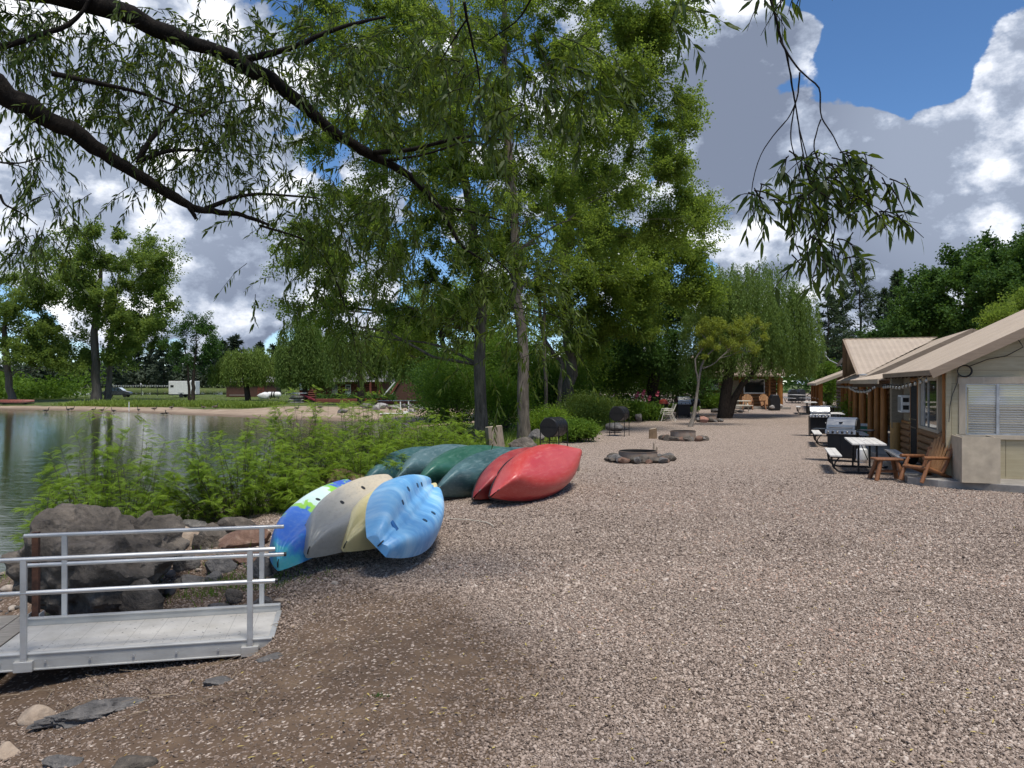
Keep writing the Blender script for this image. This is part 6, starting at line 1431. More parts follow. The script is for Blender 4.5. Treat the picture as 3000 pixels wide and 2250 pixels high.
    p = w2(.62, 14.6, 2.63); e = empty('satellite_dish', p.tolist(), R(-35), 'grey satellite dish on the eave of the dormer cabin', 'satellite dish')
    MB().tube([(0, 0, 0), (-.30, 0, .30), (-.38, 0, .75)], .035, 8).build('mast', M['lightmetal'], e, smooth=True)
    m = MB(); pr = [(.001, -.09), (.20, -.075), (.36, -.04), (.46, .0), (.46, .015), (.36, -.02), (.2, -.055), (.001, -.07)]; d = m.lathe(pr, (0, 0, 0), 24).build('dish', plain('dish_grey', (.13, .135, .14), .5, .2), e, smooth=True); d.location = (-.45, 0, .95); d.rotation_euler = (0, R(-52), 0); d.scale = (1, .85, 1)
    MB().tube([(-.44, 0, .62), (-1.15, 0, .98), (-1.45, 0, 1.35)], .028, 8).build('feed_arm', M['lightmetal'], e, smooth=True); MB().box((-1.42, 0, 1.42), (.14, .2, .16)).build('receiver', M['lightmetal'], e, bevel=.02)
    b0 = w2(-.05, .2, 2.12); e = empty('string_light', b0.tolist(), T2, 'string of bulbs under the eave of the dormer cabin', 'string lights'); t = np.linspace(0, 15.5, 40); L = np.stack([0*t, t, -.06-.03*np.abs(np.sin(t*2))], 1); MB().tube(L, .008, 5).build('cord', M['black'], e)
    for k in range(18): MB().lathe([(.001, -.11), (.03, -.10), (.042, -.07), (.03, -.03), (.001, -.02)], L[1+2*k], 8).build('bulb', M['bulb'], e, smooth=True)
cabin2()

# ------------------------------------------------------------------ picnic tables, grills, chairs
M['tabletop'] = wood_mat('bleached_boards', (.46, .435, .40), (.62, .60, .565), (9, .9, 9), .7, 2, .15); M['tabletop_far'] = M['tabletop']
def picnic_parts(L=2.3):
    e = empty('picnic_table', (0, 0, 0), 0); m = MB()
    for i in range(5): m.box((-.30+.15*i, 0, .735), (.143, L, .038))
    m.build('tabletop', M['tabletop'], e, bevel=.004)
    for s in (-1, 1):
        m = MB()
        for k in range(2): m.box((s*(.66+.135*k), 0, .445), (.13, L, .036))
        m.build('bench', M['tabletop'], e, bevel=.004)
    for y in (-L*.32, L*.32):
        m = MB(); m.tube([(-.74, y, .42), (-.60, y, .415), (-.62, y, .40)], .022, 8) if False else None
        for s in (-1, 1): m.tube([(s*.80, y, .42), (s*.80, y, .30), (s*.76, y, .14), (s*.66, y, .05), (s*.52, y, .025), (0, y, .025)], .024, 8); m.bar((s*.58, y, .42), (s*.84, y, .42), .03, .02); m.tube([(s*.60, y, .42), (s*.72, y, .25), (s*.745, y, .12)], .018, 8)
        for s in (-1, 1): m.tube([(s*.20, y, .03), (s*.20, y, .71)], .024, 8)
        m.bar((-.34, y, .71), (.34, y, .71), .03, .03); m.build('frame', M['black_steel'], e, smooth=True, sharp=50)
    MB().lathe([(.026, .755), (.03, .757), (.001, .7575)], (0, 0, 0), 12).build('umbrella_hole', M['soot'], e); MB().tube([(.0, -L*.32, .35), (0, L*.32, .60)], .012, 6).build('brace', M['black_steel'], e)
    return e
def place(e, x, y, rz, label, cat, group, first, s=1.0, z=None):
    o = e if first else copy_tree(e); o.location = (x, y, gz(x, y) if z is None else z); o.rotation_euler = (0, 0, rz); o.scale = (s, s, s); return tag(o, label, cat, group)
pt = picnic_parts()
TR = R(-19); GT = 'picnic tables beside the cabins'
spots = [((2532-1500)/F*19.2, 19.2, TR, 'nearest picnic table with bleached boards, beside the log footstool', 1.0), (11.55, 27.2, TR, 'picnic table half hidden behind the silver-lidded grill', 1.0), (15.1, 36.0, TR, 'third picnic table, behind the far silver grill', 1.0), (17.9, 43.5, TR, 'fourth picnic table, before the low bright hedge', 1.0), (19.2, 49.5, TR, 'fifth and farthest picnic table of the cabin row', 1.0), ((2335-1500)/F*68, 68, TR+.4, 'lone picnic table far down the drive with black grills behind', 1.0)]
for i, (x, y, rz, lab, s) in enumerate(spots): place(pt, x, y, rz, lab, 'picnic table', GT, i == 0, s)
M['steel'] = metal_mat('brushed_steel', (.36, .36, .36), .34, .85, (1, 8, 8))
def grill_parts():
    e = empty('gas_grill', (0, 0, 0), 0)      # front faces -y
    MB().box((0, 0, .46), (.74, .44, .72)).build('cabinet', M['black_steel'], e, bevel=.01); MB().box((-.185, -.225, .47), (.355, .012, .66)).box((.185, -.225, .47), (.355, .012, .66)).build('cabinet_door', M['black_steel'], e, bevel=.006)
    m = MB(); pr = [(-.30, .90), (-.28, 1.02), (-.17, 1.17), (.02, 1.22), (.20, 1.18), (.28, 1.05), (.28, .90)]
    m.prism([(-.40, y, z) for y, z in pr], (0, 0, 0), (.80, 0, 0)); m.build('lid_end', M['black_steel'], e, bevel=.012)
    m = MB(); q = [(-.31, .905), (-.29, 1.03), (-.175, 1.18), (.015, 1.232)]
    for (a, b), (c_, d) in zip(q[:-1], q[1:]): m.quad((-.37, a-.004, b), (.37, a-.004, b), (.37, c_-.004, d), (-.37, c_-.004, d))
    ld = m.build('lid', M['steel'], e); MB().tube([(-.30, -.31, .965), (-.30, -.36, .965), (.30, -.36, .965), (.30, -.31, .965)], .014, 8).build('handle', M['steel'], ld, smooth=True); MB().lathe([(.05, 0), (.05, .012), (.001, .012)], (0, -.25, 1.10), 14).build('thermometer', M['black'], ld)
    pn = MB().prism([(-.40, -.24, .76), (-.40, -.36, .78), (-.40, -.32, .895), (-.40, -.24, .895)], (0, 0, 0), (.80, 0, 0)).build('control_panel', M['steel'], e, bevel=.006)
    for k in range(6): MB().tube([(-.32+.125*k, -.335, .838), (-.32+.125*k, -.385, .822)], [.034, .026], 12).build('knob', M['black'] if k % 2 else M['steel'], pn, smooth=True, sharp=40)
    for s in (-1, 1): MB().box((s*.60, -.02, .885), (.38, .46, .035)).build('side_shelf', M['black_steel'], e, bevel=.012)
    for s in (-1, 1):
        for yy in (-.19, .19): MB().bar((s*.345, yy, 0), (s*.345, yy, .1), .04, .04, up=(0, 1, 0)).build('leg', M['black_steel'], e)
    MB().tube([(.36, .19, .08), (.41, .19, .08)], .08, 16).build('wheel', M['black'], e, smooth=True, sharp=50)
    return e
gr = grill_parts(); GG = 'gas grills beside the picnic tables'
gx1, gy1 = (2470-1500)/F*21.6, 21.6
place(gr, gx1, gy1, R(-36), 'near gas grill with silver lid and black cart, before the log posts', 'grill', GG, True)
place(gr, (2399-1500)/F*31.5, 31.5, R(-12), 'second gas grill with white-shining lid, farther along the row', 'grill', GG, False)
place(gr, (2001-1500)/F*45.5, 45.5, R(4), 'gas grill with grey lid standing on the left side under the trees', 'grill', GG, False)
def tank():
    x, y = gx1+.34, gy1-.42; e = empty('propane_tank', (x, y, gz(x, y)), 0, 'white propane tank standing behind the nearest table', 'gas tank')
    MB().lathe([(.001, .03), (.11, .03), (.14, .06), (.15, .10), (.15, .30), (.14, .36), (.10, .40), (.001, .42)], n=24).lathe([(.11, 0), (.11, .05), (.10, .05), (.10, 0)], n=20).build('cylinder', M['white'], e, smooth=True); MB().lathe([(.085, .40), (.09, .48), (.08, .48), (.078, .40)], n=16).lathe([(.02, .4), (.02, .47), (.001, .47)], n=8).build('valve_collar', M['white'], e, smooth=True)
tank()
M['chairlog'] = wood_mat('red_brown_log', (.13, .052, .022), (.30, .135, .060), (9, 9, 1.0), .5, 2.2, .2); M['chairslat'] = wood_mat('honey_slats', (.22, .105, .038), (.40, .215, .095), (9, 9, .9), .55, 2.2, .15)
def log_chair():
    e = empty('log_chair', (0, 0, 0), 0)       # faces -x
    m = MB()
    for k in range(6): m.box((-.30+.095*k, 0, .36-.035*k), (.085, .56, .022), rot=Matrix.Rotation(R(20), 3, 'Y'))
    m.build('seat', M['chairslat'], e, bevel=.005); m = MB()
    for k in range(7):
        y = (k-3)*.083; z1 = 1.06-.018*(k-3)**2; m.bar((.20, y*.82, .17), (.52, y*1.15, z1), .072, .02, up=(-1, 0, .4))
    m.build('backrest', M['chairslat'], e, bevel=.006)
    for s in (-1, 1):
        MB().tube([(-.42, s*.34, .585), (.32, s*.36, .555)], [.042, .040], 10).build('armrest', M['chairlog'], e, smooth=True, sharp=60); MB().tube([(-.46, s*.32, 0), (-.20, s*.33, .56)], [.048, .042], 10).build('front_leg', M['chairlog'], e, smooth=True, sharp=60); MB().tube([(-.30, s*.29, .36), (.62, s*.28, .02)], [.045, .042], 10).build('rear_leg', M['chairlog'], e, smooth=True, sharp=60)
        MB().tube([(.20, s*.30, .20), (.50, s*.33, .78)], [.042, .04], 10).build('back_stile', M['chairlog'], e, smooth=True, sharp=60)
    MB().tube([(.47, -.37, .74), (.47, .37, .74)], .04, 10).build('back_rail', M['chairlog'], e, smooth=True, sharp=60); MB().tube([(-.33, -.34, .33), (-.33, .34, .33)], .04, 10).build('seat_rail', M['chairlog'], e, smooth=True, sharp=60)
    return e
lc = log_chair(); GC = 'log armchairs at the cabins'
place(lc, (2712-1500)/F*16.75, 16.75, R(18), 'red-brown slatted log armchair in front of the near cabin', 'armchair', GC, True, .9, .05)
q = w1(.9, 8.4, .13); place(lc, q[0], q[1], R(-20), 'shaded log armchair inside the porch of the near cabin', 'armchair', GC, False, 1.0, .13)
q = w1(1.0, 12.4, .13); place(lc, q[0], q[1], R(-20), 'second shaded log armchair farther inside the porch', 'armchair', GC, False, 1.0, .13)
def footstool():
    x, y = (2598-1500)/F*17.4, 17.4; e = empty('log_footstool', (x, y, gz(x, y)), R(-6), 'small red-brown log footstool between the nearest table and the armchair', 'footstool')
    MB().box((0, 0, .475), (.60, .40, .05)).build('top', M['chairlog'], e, bevel=.02)
    for sx in (-1, 1):
        for sy in (-1, 1): MB().tube([(sx*.30, sy*.22, 0), (sx*.17, sy*.12, .46)], [.052, .045], 10).build('leg', M['chairlog'], e, smooth=True, sharp=60)
    MB().tube([(-.24, 0, .2), (.24, 0, .2)], .035, 10).build('stretcher', M['chairlog'], e, smooth=True, sharp=60)
footstool()
q = w1(-.35, 2.6, .13); e = empty('cast_iron_pot', q.tolist(), 0, 'black cast iron bowl on the slab behind the footstool', 'pot'); MB().lathe([(.10, 0), (.17, .08), (.20, .18), (.21, .20), (.19, .20), (.16, .09), (.001, .03)], n=20).build('bowl', M['black_steel'], e, smooth=True); MB().tube([(.19, 0, .18), (.27, 0, .19)], .015, 6).tube([(-.19, 0, .18), (-.27, 0, .19)], .015, 6).build('handle', M['black_steel'], e)
q = w1(-.25, 14.0, .13); e = empty('cooler', q.tolist(), T1, 'green and white cooler standing between the porch posts', 'cooler'); MB().box((0, 0, .2), (.4, .6, .36)).build('body', plain('cooler_green', (.03, .17, .10), .5, .2), e, bevel=.02); MB().box((0, 0, .42), (.43, .63, .08)).build('lid', M['white'], e, bevel=.02)

# left side of the drive
def strap_chair(label, x, y, rz, dz):
    e = empty('strap_chair', (x, y, gz(x, y)+dz), rz, label, 'chair', 'white strap chairs stacked on the gravel')
    for s in (-1, 1):
        MB().tube([(-.42, s*.30, 0), (-.30, s*.29, .42), (-.26, s*.29, .58), (.05, s*.29, .60), (.24, s*.28, .56)], .018, 8).build('front_leg', M['cream'], e, smooth=True); MB().tube([(.12, s*.29, .44), (.34, s*.30, .0), (.40, s*.30, 0)], .018, 8).build('rear_leg', M['cream'], e, smooth=True)
        MB().tube([(-.30, s*.26, .40), (.18, s*.26, .36), (.40, s*.25, .86)], .018, 8).build('seat_rail', M['cream'], e, smooth=True)
    m = MB()
    for k in range(8): m.box((-.27+.06*k, 0, .395-.005*k), (.042, .52, .006))
    m.build('seat', M['cream'], e); m = MB()
    for k in range(7): m.box((.20+.026*k, 0, .42+.065*k), (.006, .50, .045))
    m.build('backrest', M['cream'], e)
M['cream'] = plain('cream_vinyl', (.66, .62, .52), .5, .15)
sx, sy = (1955-1500)/F*42.0, 42.0
strap_chair('lower white strap chair of the stacked pair', sx, sy, R(5), 0); strap_chair('upper white strap chair of the stacked pair', sx+.03, sy+.02, R(5), .085)
def kettle(label, px, Y, col, r=.28):
    x = (px-1500)/F*Y; e = empty('kettle_grill', (x, Y, gz(x, Y)), 0, label, 'grill', 'kettle grills under the trees')
    MB().lathe([(.001, .50), (.16, .53), (r*.9, .62), (r, .76), (r*.98, .76)], n=24).build('bowl', M['black_steel'], e, smooth=True); MB().lathe([(r*1.02, .765), (r*1.0, .80), (r*.85, .95), (r*.45, 1.04), (.001, 1.06)], n=24).build('lid', col, e, smooth=True)
    for a in (.5, 2.6, 4.7): MB().tube([(.14*math.cos(a), .14*math.sin(a), .56), (.30*math.cos(a), .30*math.sin(a), 0)], .014, 6).build('leg', M['lightmetal'], e)
    MB().tube([(-.05, 0, 1.05), (-.05, 0, 1.10), (.05, 0, 1.10), (.05, 0, 1.05)], .01, 6).build('handle', M['black'], e)
redlid = plain('red_enamel', (.30, .05, .03), .35, .3)
kettle('red-lidded kettle grill behind the strap chairs', 1944, 46.5, redlid, .30); kettle('black kettle grill right of the gas grill under the trees', 2018, 47.5, M['black_steel'], .32); kettle('second black kettle grill, nearest the leaning tree', 2037, 48.0, M['black_steel'], .32)
def white_bench():
    x, y = (2160-1500)/F*52, 52; g = gz(x, y); e = empty('picnic_table', (x, y, g), R(2), 'pale wooden picnic table in front of the willow cabin', 'picnic table', GT)
    MB().box((0, 0, .74), (1.65, .7, .05)).build('tabletop', M['cream'], e, bevel=.006)
    for s in (-1, 1): MB().box((0, s*.62, .44), (1.65, .26, .045)).build('bench', M['cream'], e, bevel=.006)
    for s in (-1, 1): m = MB().bar((s*.6, -.62, .0), (s*.6, -.16, .72), .05, .09).bar((s*.6, .62, .0), (s*.6, .16, .72), .05, .09).bar((s*.6, -.72, .40), (s*.6, .72, .40), .05, .09); m.build('frame', M['cream'], e)
white_bench()
place(lc, (2190-1500)/F*55.5, 55.5, R(75), 'honey-coloured log armchair on the far cabin porch, left one', 'armchair', GC, False, 1.05); place(lc, (2247-1500)/F*55.8, 55.8, R(100), 'honey-coloured log armchair on the far cabin porch, right one', 'armchair', GC, False, 1.05)
def cabin_far():
    x0 = (2052-1500)/F*58; O = np.array([x0, 58.0, gz(x0+3, 58)]); c = empty('cabin', O.tolist(), R(-3), 'brown log cabin with a white window behind the willow', 'cabin')
    m = MB(); 
    for i in range(10): m.tube([(.45, 0, .12+.235*i), (5.6, 0, .12+.235*i)], .125, 10)
    m.build('front_wall', M['logwall'], c, smooth=True); MB().box((.12, -.3, 1.25), (.55, .6, 2.5)).build('grey_wing', M['siding'], c); MB().box((2.9, 2.2, 1.2), (5.4, 4.2, 2.4)).build('house_body', M['logwall'], c)
    f = MB().box((3.95, -.17, 1.62), (1.55, .06, 1.1)).build('window', M['white'], c, bevel=.01); MB().box((3.95, -.21, 1.64), (1.4, .03, .95)).build('pane', M['glass'], f); f = MB().box((.95, -.17, 1.75), (.75, .06, .9)).build('window', M['trim'], c); MB().box((.95, -.21, 1.8), (.62, .03, .75)).build('pane', M['glass'], f)
    MB().box((.95, -.34, 1.55), (.46, .3, .36)).build('window_unit', M['white'], c, bevel=.01); MB().box((2.35, -.16, 1.05), (.95, .05, 2.05)).build('door', M['tanboard'], c)
    for x in (1.75, 2.9, 4.95, 5.65): MB().box((x, -.6 if x > 4 else -.15, 1.2), (.14, .14, 2.4)).build('post', M['log'], c, bevel=.02)
    MB().prism([(-.4, -1.1, 2.35), (6.1, -1.1, 2.35), (6.1, 2.2, 3.9), (-.4, 2.2, 3.9)], (0, 0, 0), (0, 0, .10)).prism([(-.4, 5.5, 2.35), (6.1, 5.5, 2.35), (6.1, 2.2, 3.9), (-.4, 2.2, 3.9)], (0, 0, 0), (0, 0, .10)).build('roof', M['fascia'], c); MB().box((3.4, -1.0, .04), (5.4, 2.0, .14)).build('porch_slab', M['slab'], c)
    MB().box((1.2, -.2, .62), (1.4, .05, .25)).build('brown_panel', M['log'], c)
cabin_far()
def brown_post():
    x, y = (2285-1500)/F*57, 57; tag(MB().tube([(x, y, gz(x, y)-.1), (x, y, 2.6)], [.22, .20], 12).build('log_post', M['log'], smooth=True, sharp=60), 'thick brown log post at the right corner of the willow cabin', 'post')
    x, y = (2268-1500)/F*54, 54; e = empty('covered_grill', (x, y, gz(x, y)), 0, 'grill under a black cover beside the thick log post', 'grill'); MB().prism([(-.34, 0, 0), (.34, 0, 0), (.36, 0, .75), (.22, 0, 1.1), (-.22, 0, 1.1), (-.36, 0, .75)], (0, -.3, 0), (0, .6, 0)).build('cover', M['black'], e, bevel=.06, seg=3)
    for i, (px, Y) in enumerate(((2322, 70), (2345, 71))):
        x = (px-1500)/F*Y; e = empty('covered_grill', (x, Y, gz(x, Y)), .3*i, ('left' if i == 0 else 'right')+' of the two black covered grills far down the drive', 'grill'); MB().prism([(-.36, 0, .1), (.36, 0, .1), (.38, 0, .8), (.30, 0, 1.1), (.1, 0, 1.22), (-.2, 0, 1.2), (-.36, 0, .95)], (0, -.3, 0), (0, .6, 0)).build('cover', M['black'], e, bevel=.06, seg=3)
    for i, (px, py, Y, w, h) in enumerate(((2282, 1189, 54.0, 22, 12), (2262, 1192, 53.5, 14, 9), (2145, 1204, 50.5, 30, 8), (2095, 1203, 50.5, 26, 10), (2170, 1205, 50, 18, 7), (2020, 1190, 54, 22, 8), (2045, 1192, 54, 20, 8))):
        rk(['white garden rock at the corner of the willow cabin', 'small white rock left of the corner rock', 'flat dark stone right of the willow trunk', 'dark stone left of the willow trunk', 'small flat stone by the pale picnic table', 'pale edging stone of the garden bed', 'pale edging stone of the garden bed, next to the willow cabin wall'][i], px, py, Y, w, h, 400+i, ['palerock', 'palerock', 'basalt', 'basalt2', 'basalt2', 'palerock', 'palerock'][i], .7)
    # utility posts at the end of the drive
    for i, px in enumerate((2387, 2397)): x = (px-1500)/F*88; tag(MB().box((x, 88, .5+.9), (.22, .2, 1.8)).box((x, 88, 2.34), (.28, .26, .08)).build('marker_post', M['darkwood'] if i else M['grey_plank']), ['pale squared post at the end of the drive', 'dark squared post at the end of the drive'][i], 'post')
brown_post()
def hollyhock():
    fl = plain('pink_petal', (.55, .10, .14), .6, .3); gl = M['leaf_dark']
    for i, (px, py, lab) in enumerate(((1866, 1159, 'tall hollyhock with a large pink bloom, left one'), (1884, 1153, 'tallest hollyhock with pink blooms, middle one'), (1901, 1169, 'lower hollyhock beside the walnut trunk'), (1925, 1156, 'hollyhock right of the walnut trunk'))):
        Y = 44.5+.6*i; x = (px-1500)/F*Y; g = gz(x, Y); zt = CAM[2]-(py-1125)/F*Y; e = empty('hollyhock', (x, Y, g), 0, lab, 'flower'); H = zt-g
        MB().tube([(0, 0, 0), (.03, 0, H*.5), (0, 0, H+.25)], [.02, .016, .008], 6).build('stem', M['stem'], e)
        for k, (dx, dz, r) in enumerate(((0, 0, .11), (.06, .16, .08), (-.07, -.2, .09), (.05, -.38, .07))):
            if k > 1 and i == 3: continue
            p = MB(); a = np.arange(10)*2*math.pi/10; V = [(dx, -.03, H+dz)]+[(dx+r*math.cos(t)*(1+.15*math.sin(5*t)), -.09, H+dz+r*math.sin(t)*(1+.15*math.cos(5*t))) for t in a]; p.add(V, [(0, 1+j, 1+(j+1) % 10) for j in range(10)]); p.add([(v[0], v[1]+.05, v[2]) for v in V], [(0, 1+(j+1) % 10, 1+j) for j in range(10)]); p.build('bloom', fl, e)
        n = 60; z = rng.random(n)*H*.85; q = np.stack([rng.normal(0, .10, n), rng.normal(0, .10, n), z], 1); link('leaf', leaf_diamond(q, rdir(n), rdir(n), rng.uniform(.10, .2, n), rng.uniform(.08, .15, n), rng.uniform(.3, .9, n), gl, 'leaf'), e)
hollyhock()
def road():
    m = plain('asphalt', (.10, .095, .09), .9, .25, 2); v = [(10, 92, gz(40, 92)+.03), (75, 86, gz(60, 92)+.03), (78, 96, gz(60, 92)+.03), (10, 102, gz(40, 98)+.03)]
    tag(link('side_road', np_mesh('side_road', v, np.array([[0, 1, 2, 3]]), m)), kind='structure')
road()

# ------------------------------------------------------------------ the far bank
def on(px, Y): x = (px-1500)/F*Y; return x, Y, gz(x, Y)
def trailer():
    x, y, g = on(540, 128); e = empty('cargo_trailer', (x, y, g), R(6), 'white box trailer parked behind the small dark tree', 'trailer')
    MB().box((0, 0, 1.65), (4.3, 2.3, 2.2)).build('body', M['white'], e, bevel=.05); MB().box((0, -.02, .5), (4.4, 2.2, .12)).build('chassis', M['black'], e)
    for yy in (-1.1, 1.1): MB().lathe([(.001, -.1), (.34, -.1), (.36, 0), (.34, .1), (.001, .1)], (-.15, yy, .36), 18, 'y').build('wheel', M['black'], e, smooth=True); MB().box((-.15, yy*1.03, .78), (.95, .06, .12)).build('fender', M['lightmetal'], e)
    MB().box((-1.6, -1.16, 1.9), (.5, .03, .35)).build('vent', M['black'], e); MB().bar((2.15, -.5, .5), (3.3, 0, .5), .08, .1).bar((2.15, .5, .5), (3.3, 0, .5), .08, .1).build('tow_bar', M['black'], e)
trailer()
def suv():
    x, y, g = on(345, 132); e = empty('parked_car', (x, y, g), R(8), 'dark car with a bright windscreen parked by the lake fence', 'car')
    pr = [(-2.2, .35), (-2.25, .9), (-2.0, 1.0), (-1.9, 1.05), (-1.5, 1.65), (.35, 1.68), (1.15, 1.08), (2.0, .92), (2.2, .75), (2.2, .35)]
    MB().prism([(a, -.88, b) for a, b in pr], (0, 0, 0), (0, 1.76, 0)).build('body', plain('dark_car_paint', (.02, .022, .028), .2, .2, spec=.7), e, bevel=.09, seg=3)
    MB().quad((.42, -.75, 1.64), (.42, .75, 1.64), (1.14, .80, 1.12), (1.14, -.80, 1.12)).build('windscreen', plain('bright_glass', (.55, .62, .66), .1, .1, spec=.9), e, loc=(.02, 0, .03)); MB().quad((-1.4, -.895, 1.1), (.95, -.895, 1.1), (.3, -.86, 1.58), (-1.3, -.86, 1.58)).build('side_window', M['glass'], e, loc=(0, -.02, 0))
    for a in (-1.4, 1.4):
        for b in (-.85, .85): MB().lathe([(.001, -.1), (.30, -.1), (.34, 0), (.30, .1), (.001, .1)], (a, b, .34), 18, 'y').build('wheel', M['black'], e, smooth=True)
suv()
def fence():
    x0, y0, g = on(310, 140); e = empty('wire_fence', (x0, y0, g), 0, 'thin wire fence with dark posts along the far lake shore', 'fence')
    for k, px in enumerate((310, 362, 414, 461, 506, 840)): xx, yy, gg = on(px, 140); MB().tube([(xx-x0, 0, 0), (xx-x0, 0, 1.9)], .05, 6).build('post', M['black'], e)
    x1 = on(506, 140)[0]; m = MB()
    for z in (.5, 1.0, 1.5): m.tube([(0, 0, z), (x1-x0, 0, z)], .012, 4)
    m.build('wire', M['black'], e)
    x0, y0, g = on(330, 139); e = empty('bunting', (x0, y0, g+2.05), 0, 'line of small white pennants strung along the lake shore', 'bunting'); n = 34; L = on(500, 139)[0]-x0; MB().tube([(0, 0, 0), (L/2, 0, -.12), (L, 0, 0)], .015, 4).build('cord', M['black'], e)
    m = MB()
    for k in range(n): a = L*k/n; m.add([(a, 0, -.02), (a+.2, 0, -.02), (a+.1, .02, -.38)], [(0, 1, 2)]); 
    m.build('pennants', M['white'], e)
fence()
M['redlog'] = wood_mat('red_log', (.10, .026, .016), (.20, .062, .040), (1.0, 9, 9), .7, 2, .2); M['shingle'] = plain('grey_shingle', (.20, .195, .19), .85, .3, 5); M['shedwood'] = wood_mat('brown_shed_wood', (.055, .026, .018), (.105, .052, .036), (9, 1, 1), .8)
def shed():
    x, y, g = on(745, 132); e = empty('shed', (x, y, g), R(4), 'low dark brown shed behind the small round willow', 'shed'); MB().box((0, 0, 1.25), (8.2, 4, 2.5)).build('wall', M['shedwood'], e); MB().prism([(-4.5, -2.4, 2.5), (-4.5, 2.4, 2.5), (-4.5, 0, 3.5)], (0, 0, 0), (9, 0, 0)).build('roof', M['shingle'], e); m = MB().box((1.6, -2.03, 1.05), (1.1, .05, 2.0)).build('door', M['redlog'], e); MB().bar((1.15, -2.07, .1), (2.05, -2.07, 2.0), .03, .09).bar((2.05, -2.07, 1.05), (1.15, -2.07, 1.05), .03, .09).build('door_brace', M['shedwood'], m); MB().box((-1.8, -2.5, .3), (3.2, .6, .1)).build('bench_board', M['grey_plank'], e)
    x, y, g = on(770, 116); e = empty('covered_boat', (x, y, g), 0, 'lumpy thing under a white tarpaulin on the lawn', 'tarp'); link('tarpaulin', rock_mesh((1.7, 1.3, 1.35), 77, plain('white_tarp', (.66, .66, .66), .6, .15), 3, 9, .10), e, (0, 0, .5))
    x, y, g = on(802, 117); e = empty('gas_tank', (x, y, g), 0, 'white horizontal gas tank with dark straps on the lawn', 'tank'); MB().lathe([(.001, -1.1), (.28, -1.05), (.42, -.85), (.44, -.7), (.44, .7), (.42, .85), (.28, 1.05), (.001, 1.1)], (0, 0, .62), 20, 'x').build('tank', M['white'], e, smooth=True); MB().lathe([(.45, -.1), (.46, -.1), (.46, .1), (.45, .1)], (-.2, 0, .62), 20, 'x').lathe([(.45, -.1), (.46, -.1), (.46, .1), (.45, .1)], (.15, 0, .62), 20, 'x').build('strap', M['black'], e); MB().box((-.6, 0, .12), (.15, .7, .3)).box((.6, 0, .12), (.15, .7, .3)).build('foot', M['slab'], e)
shed()
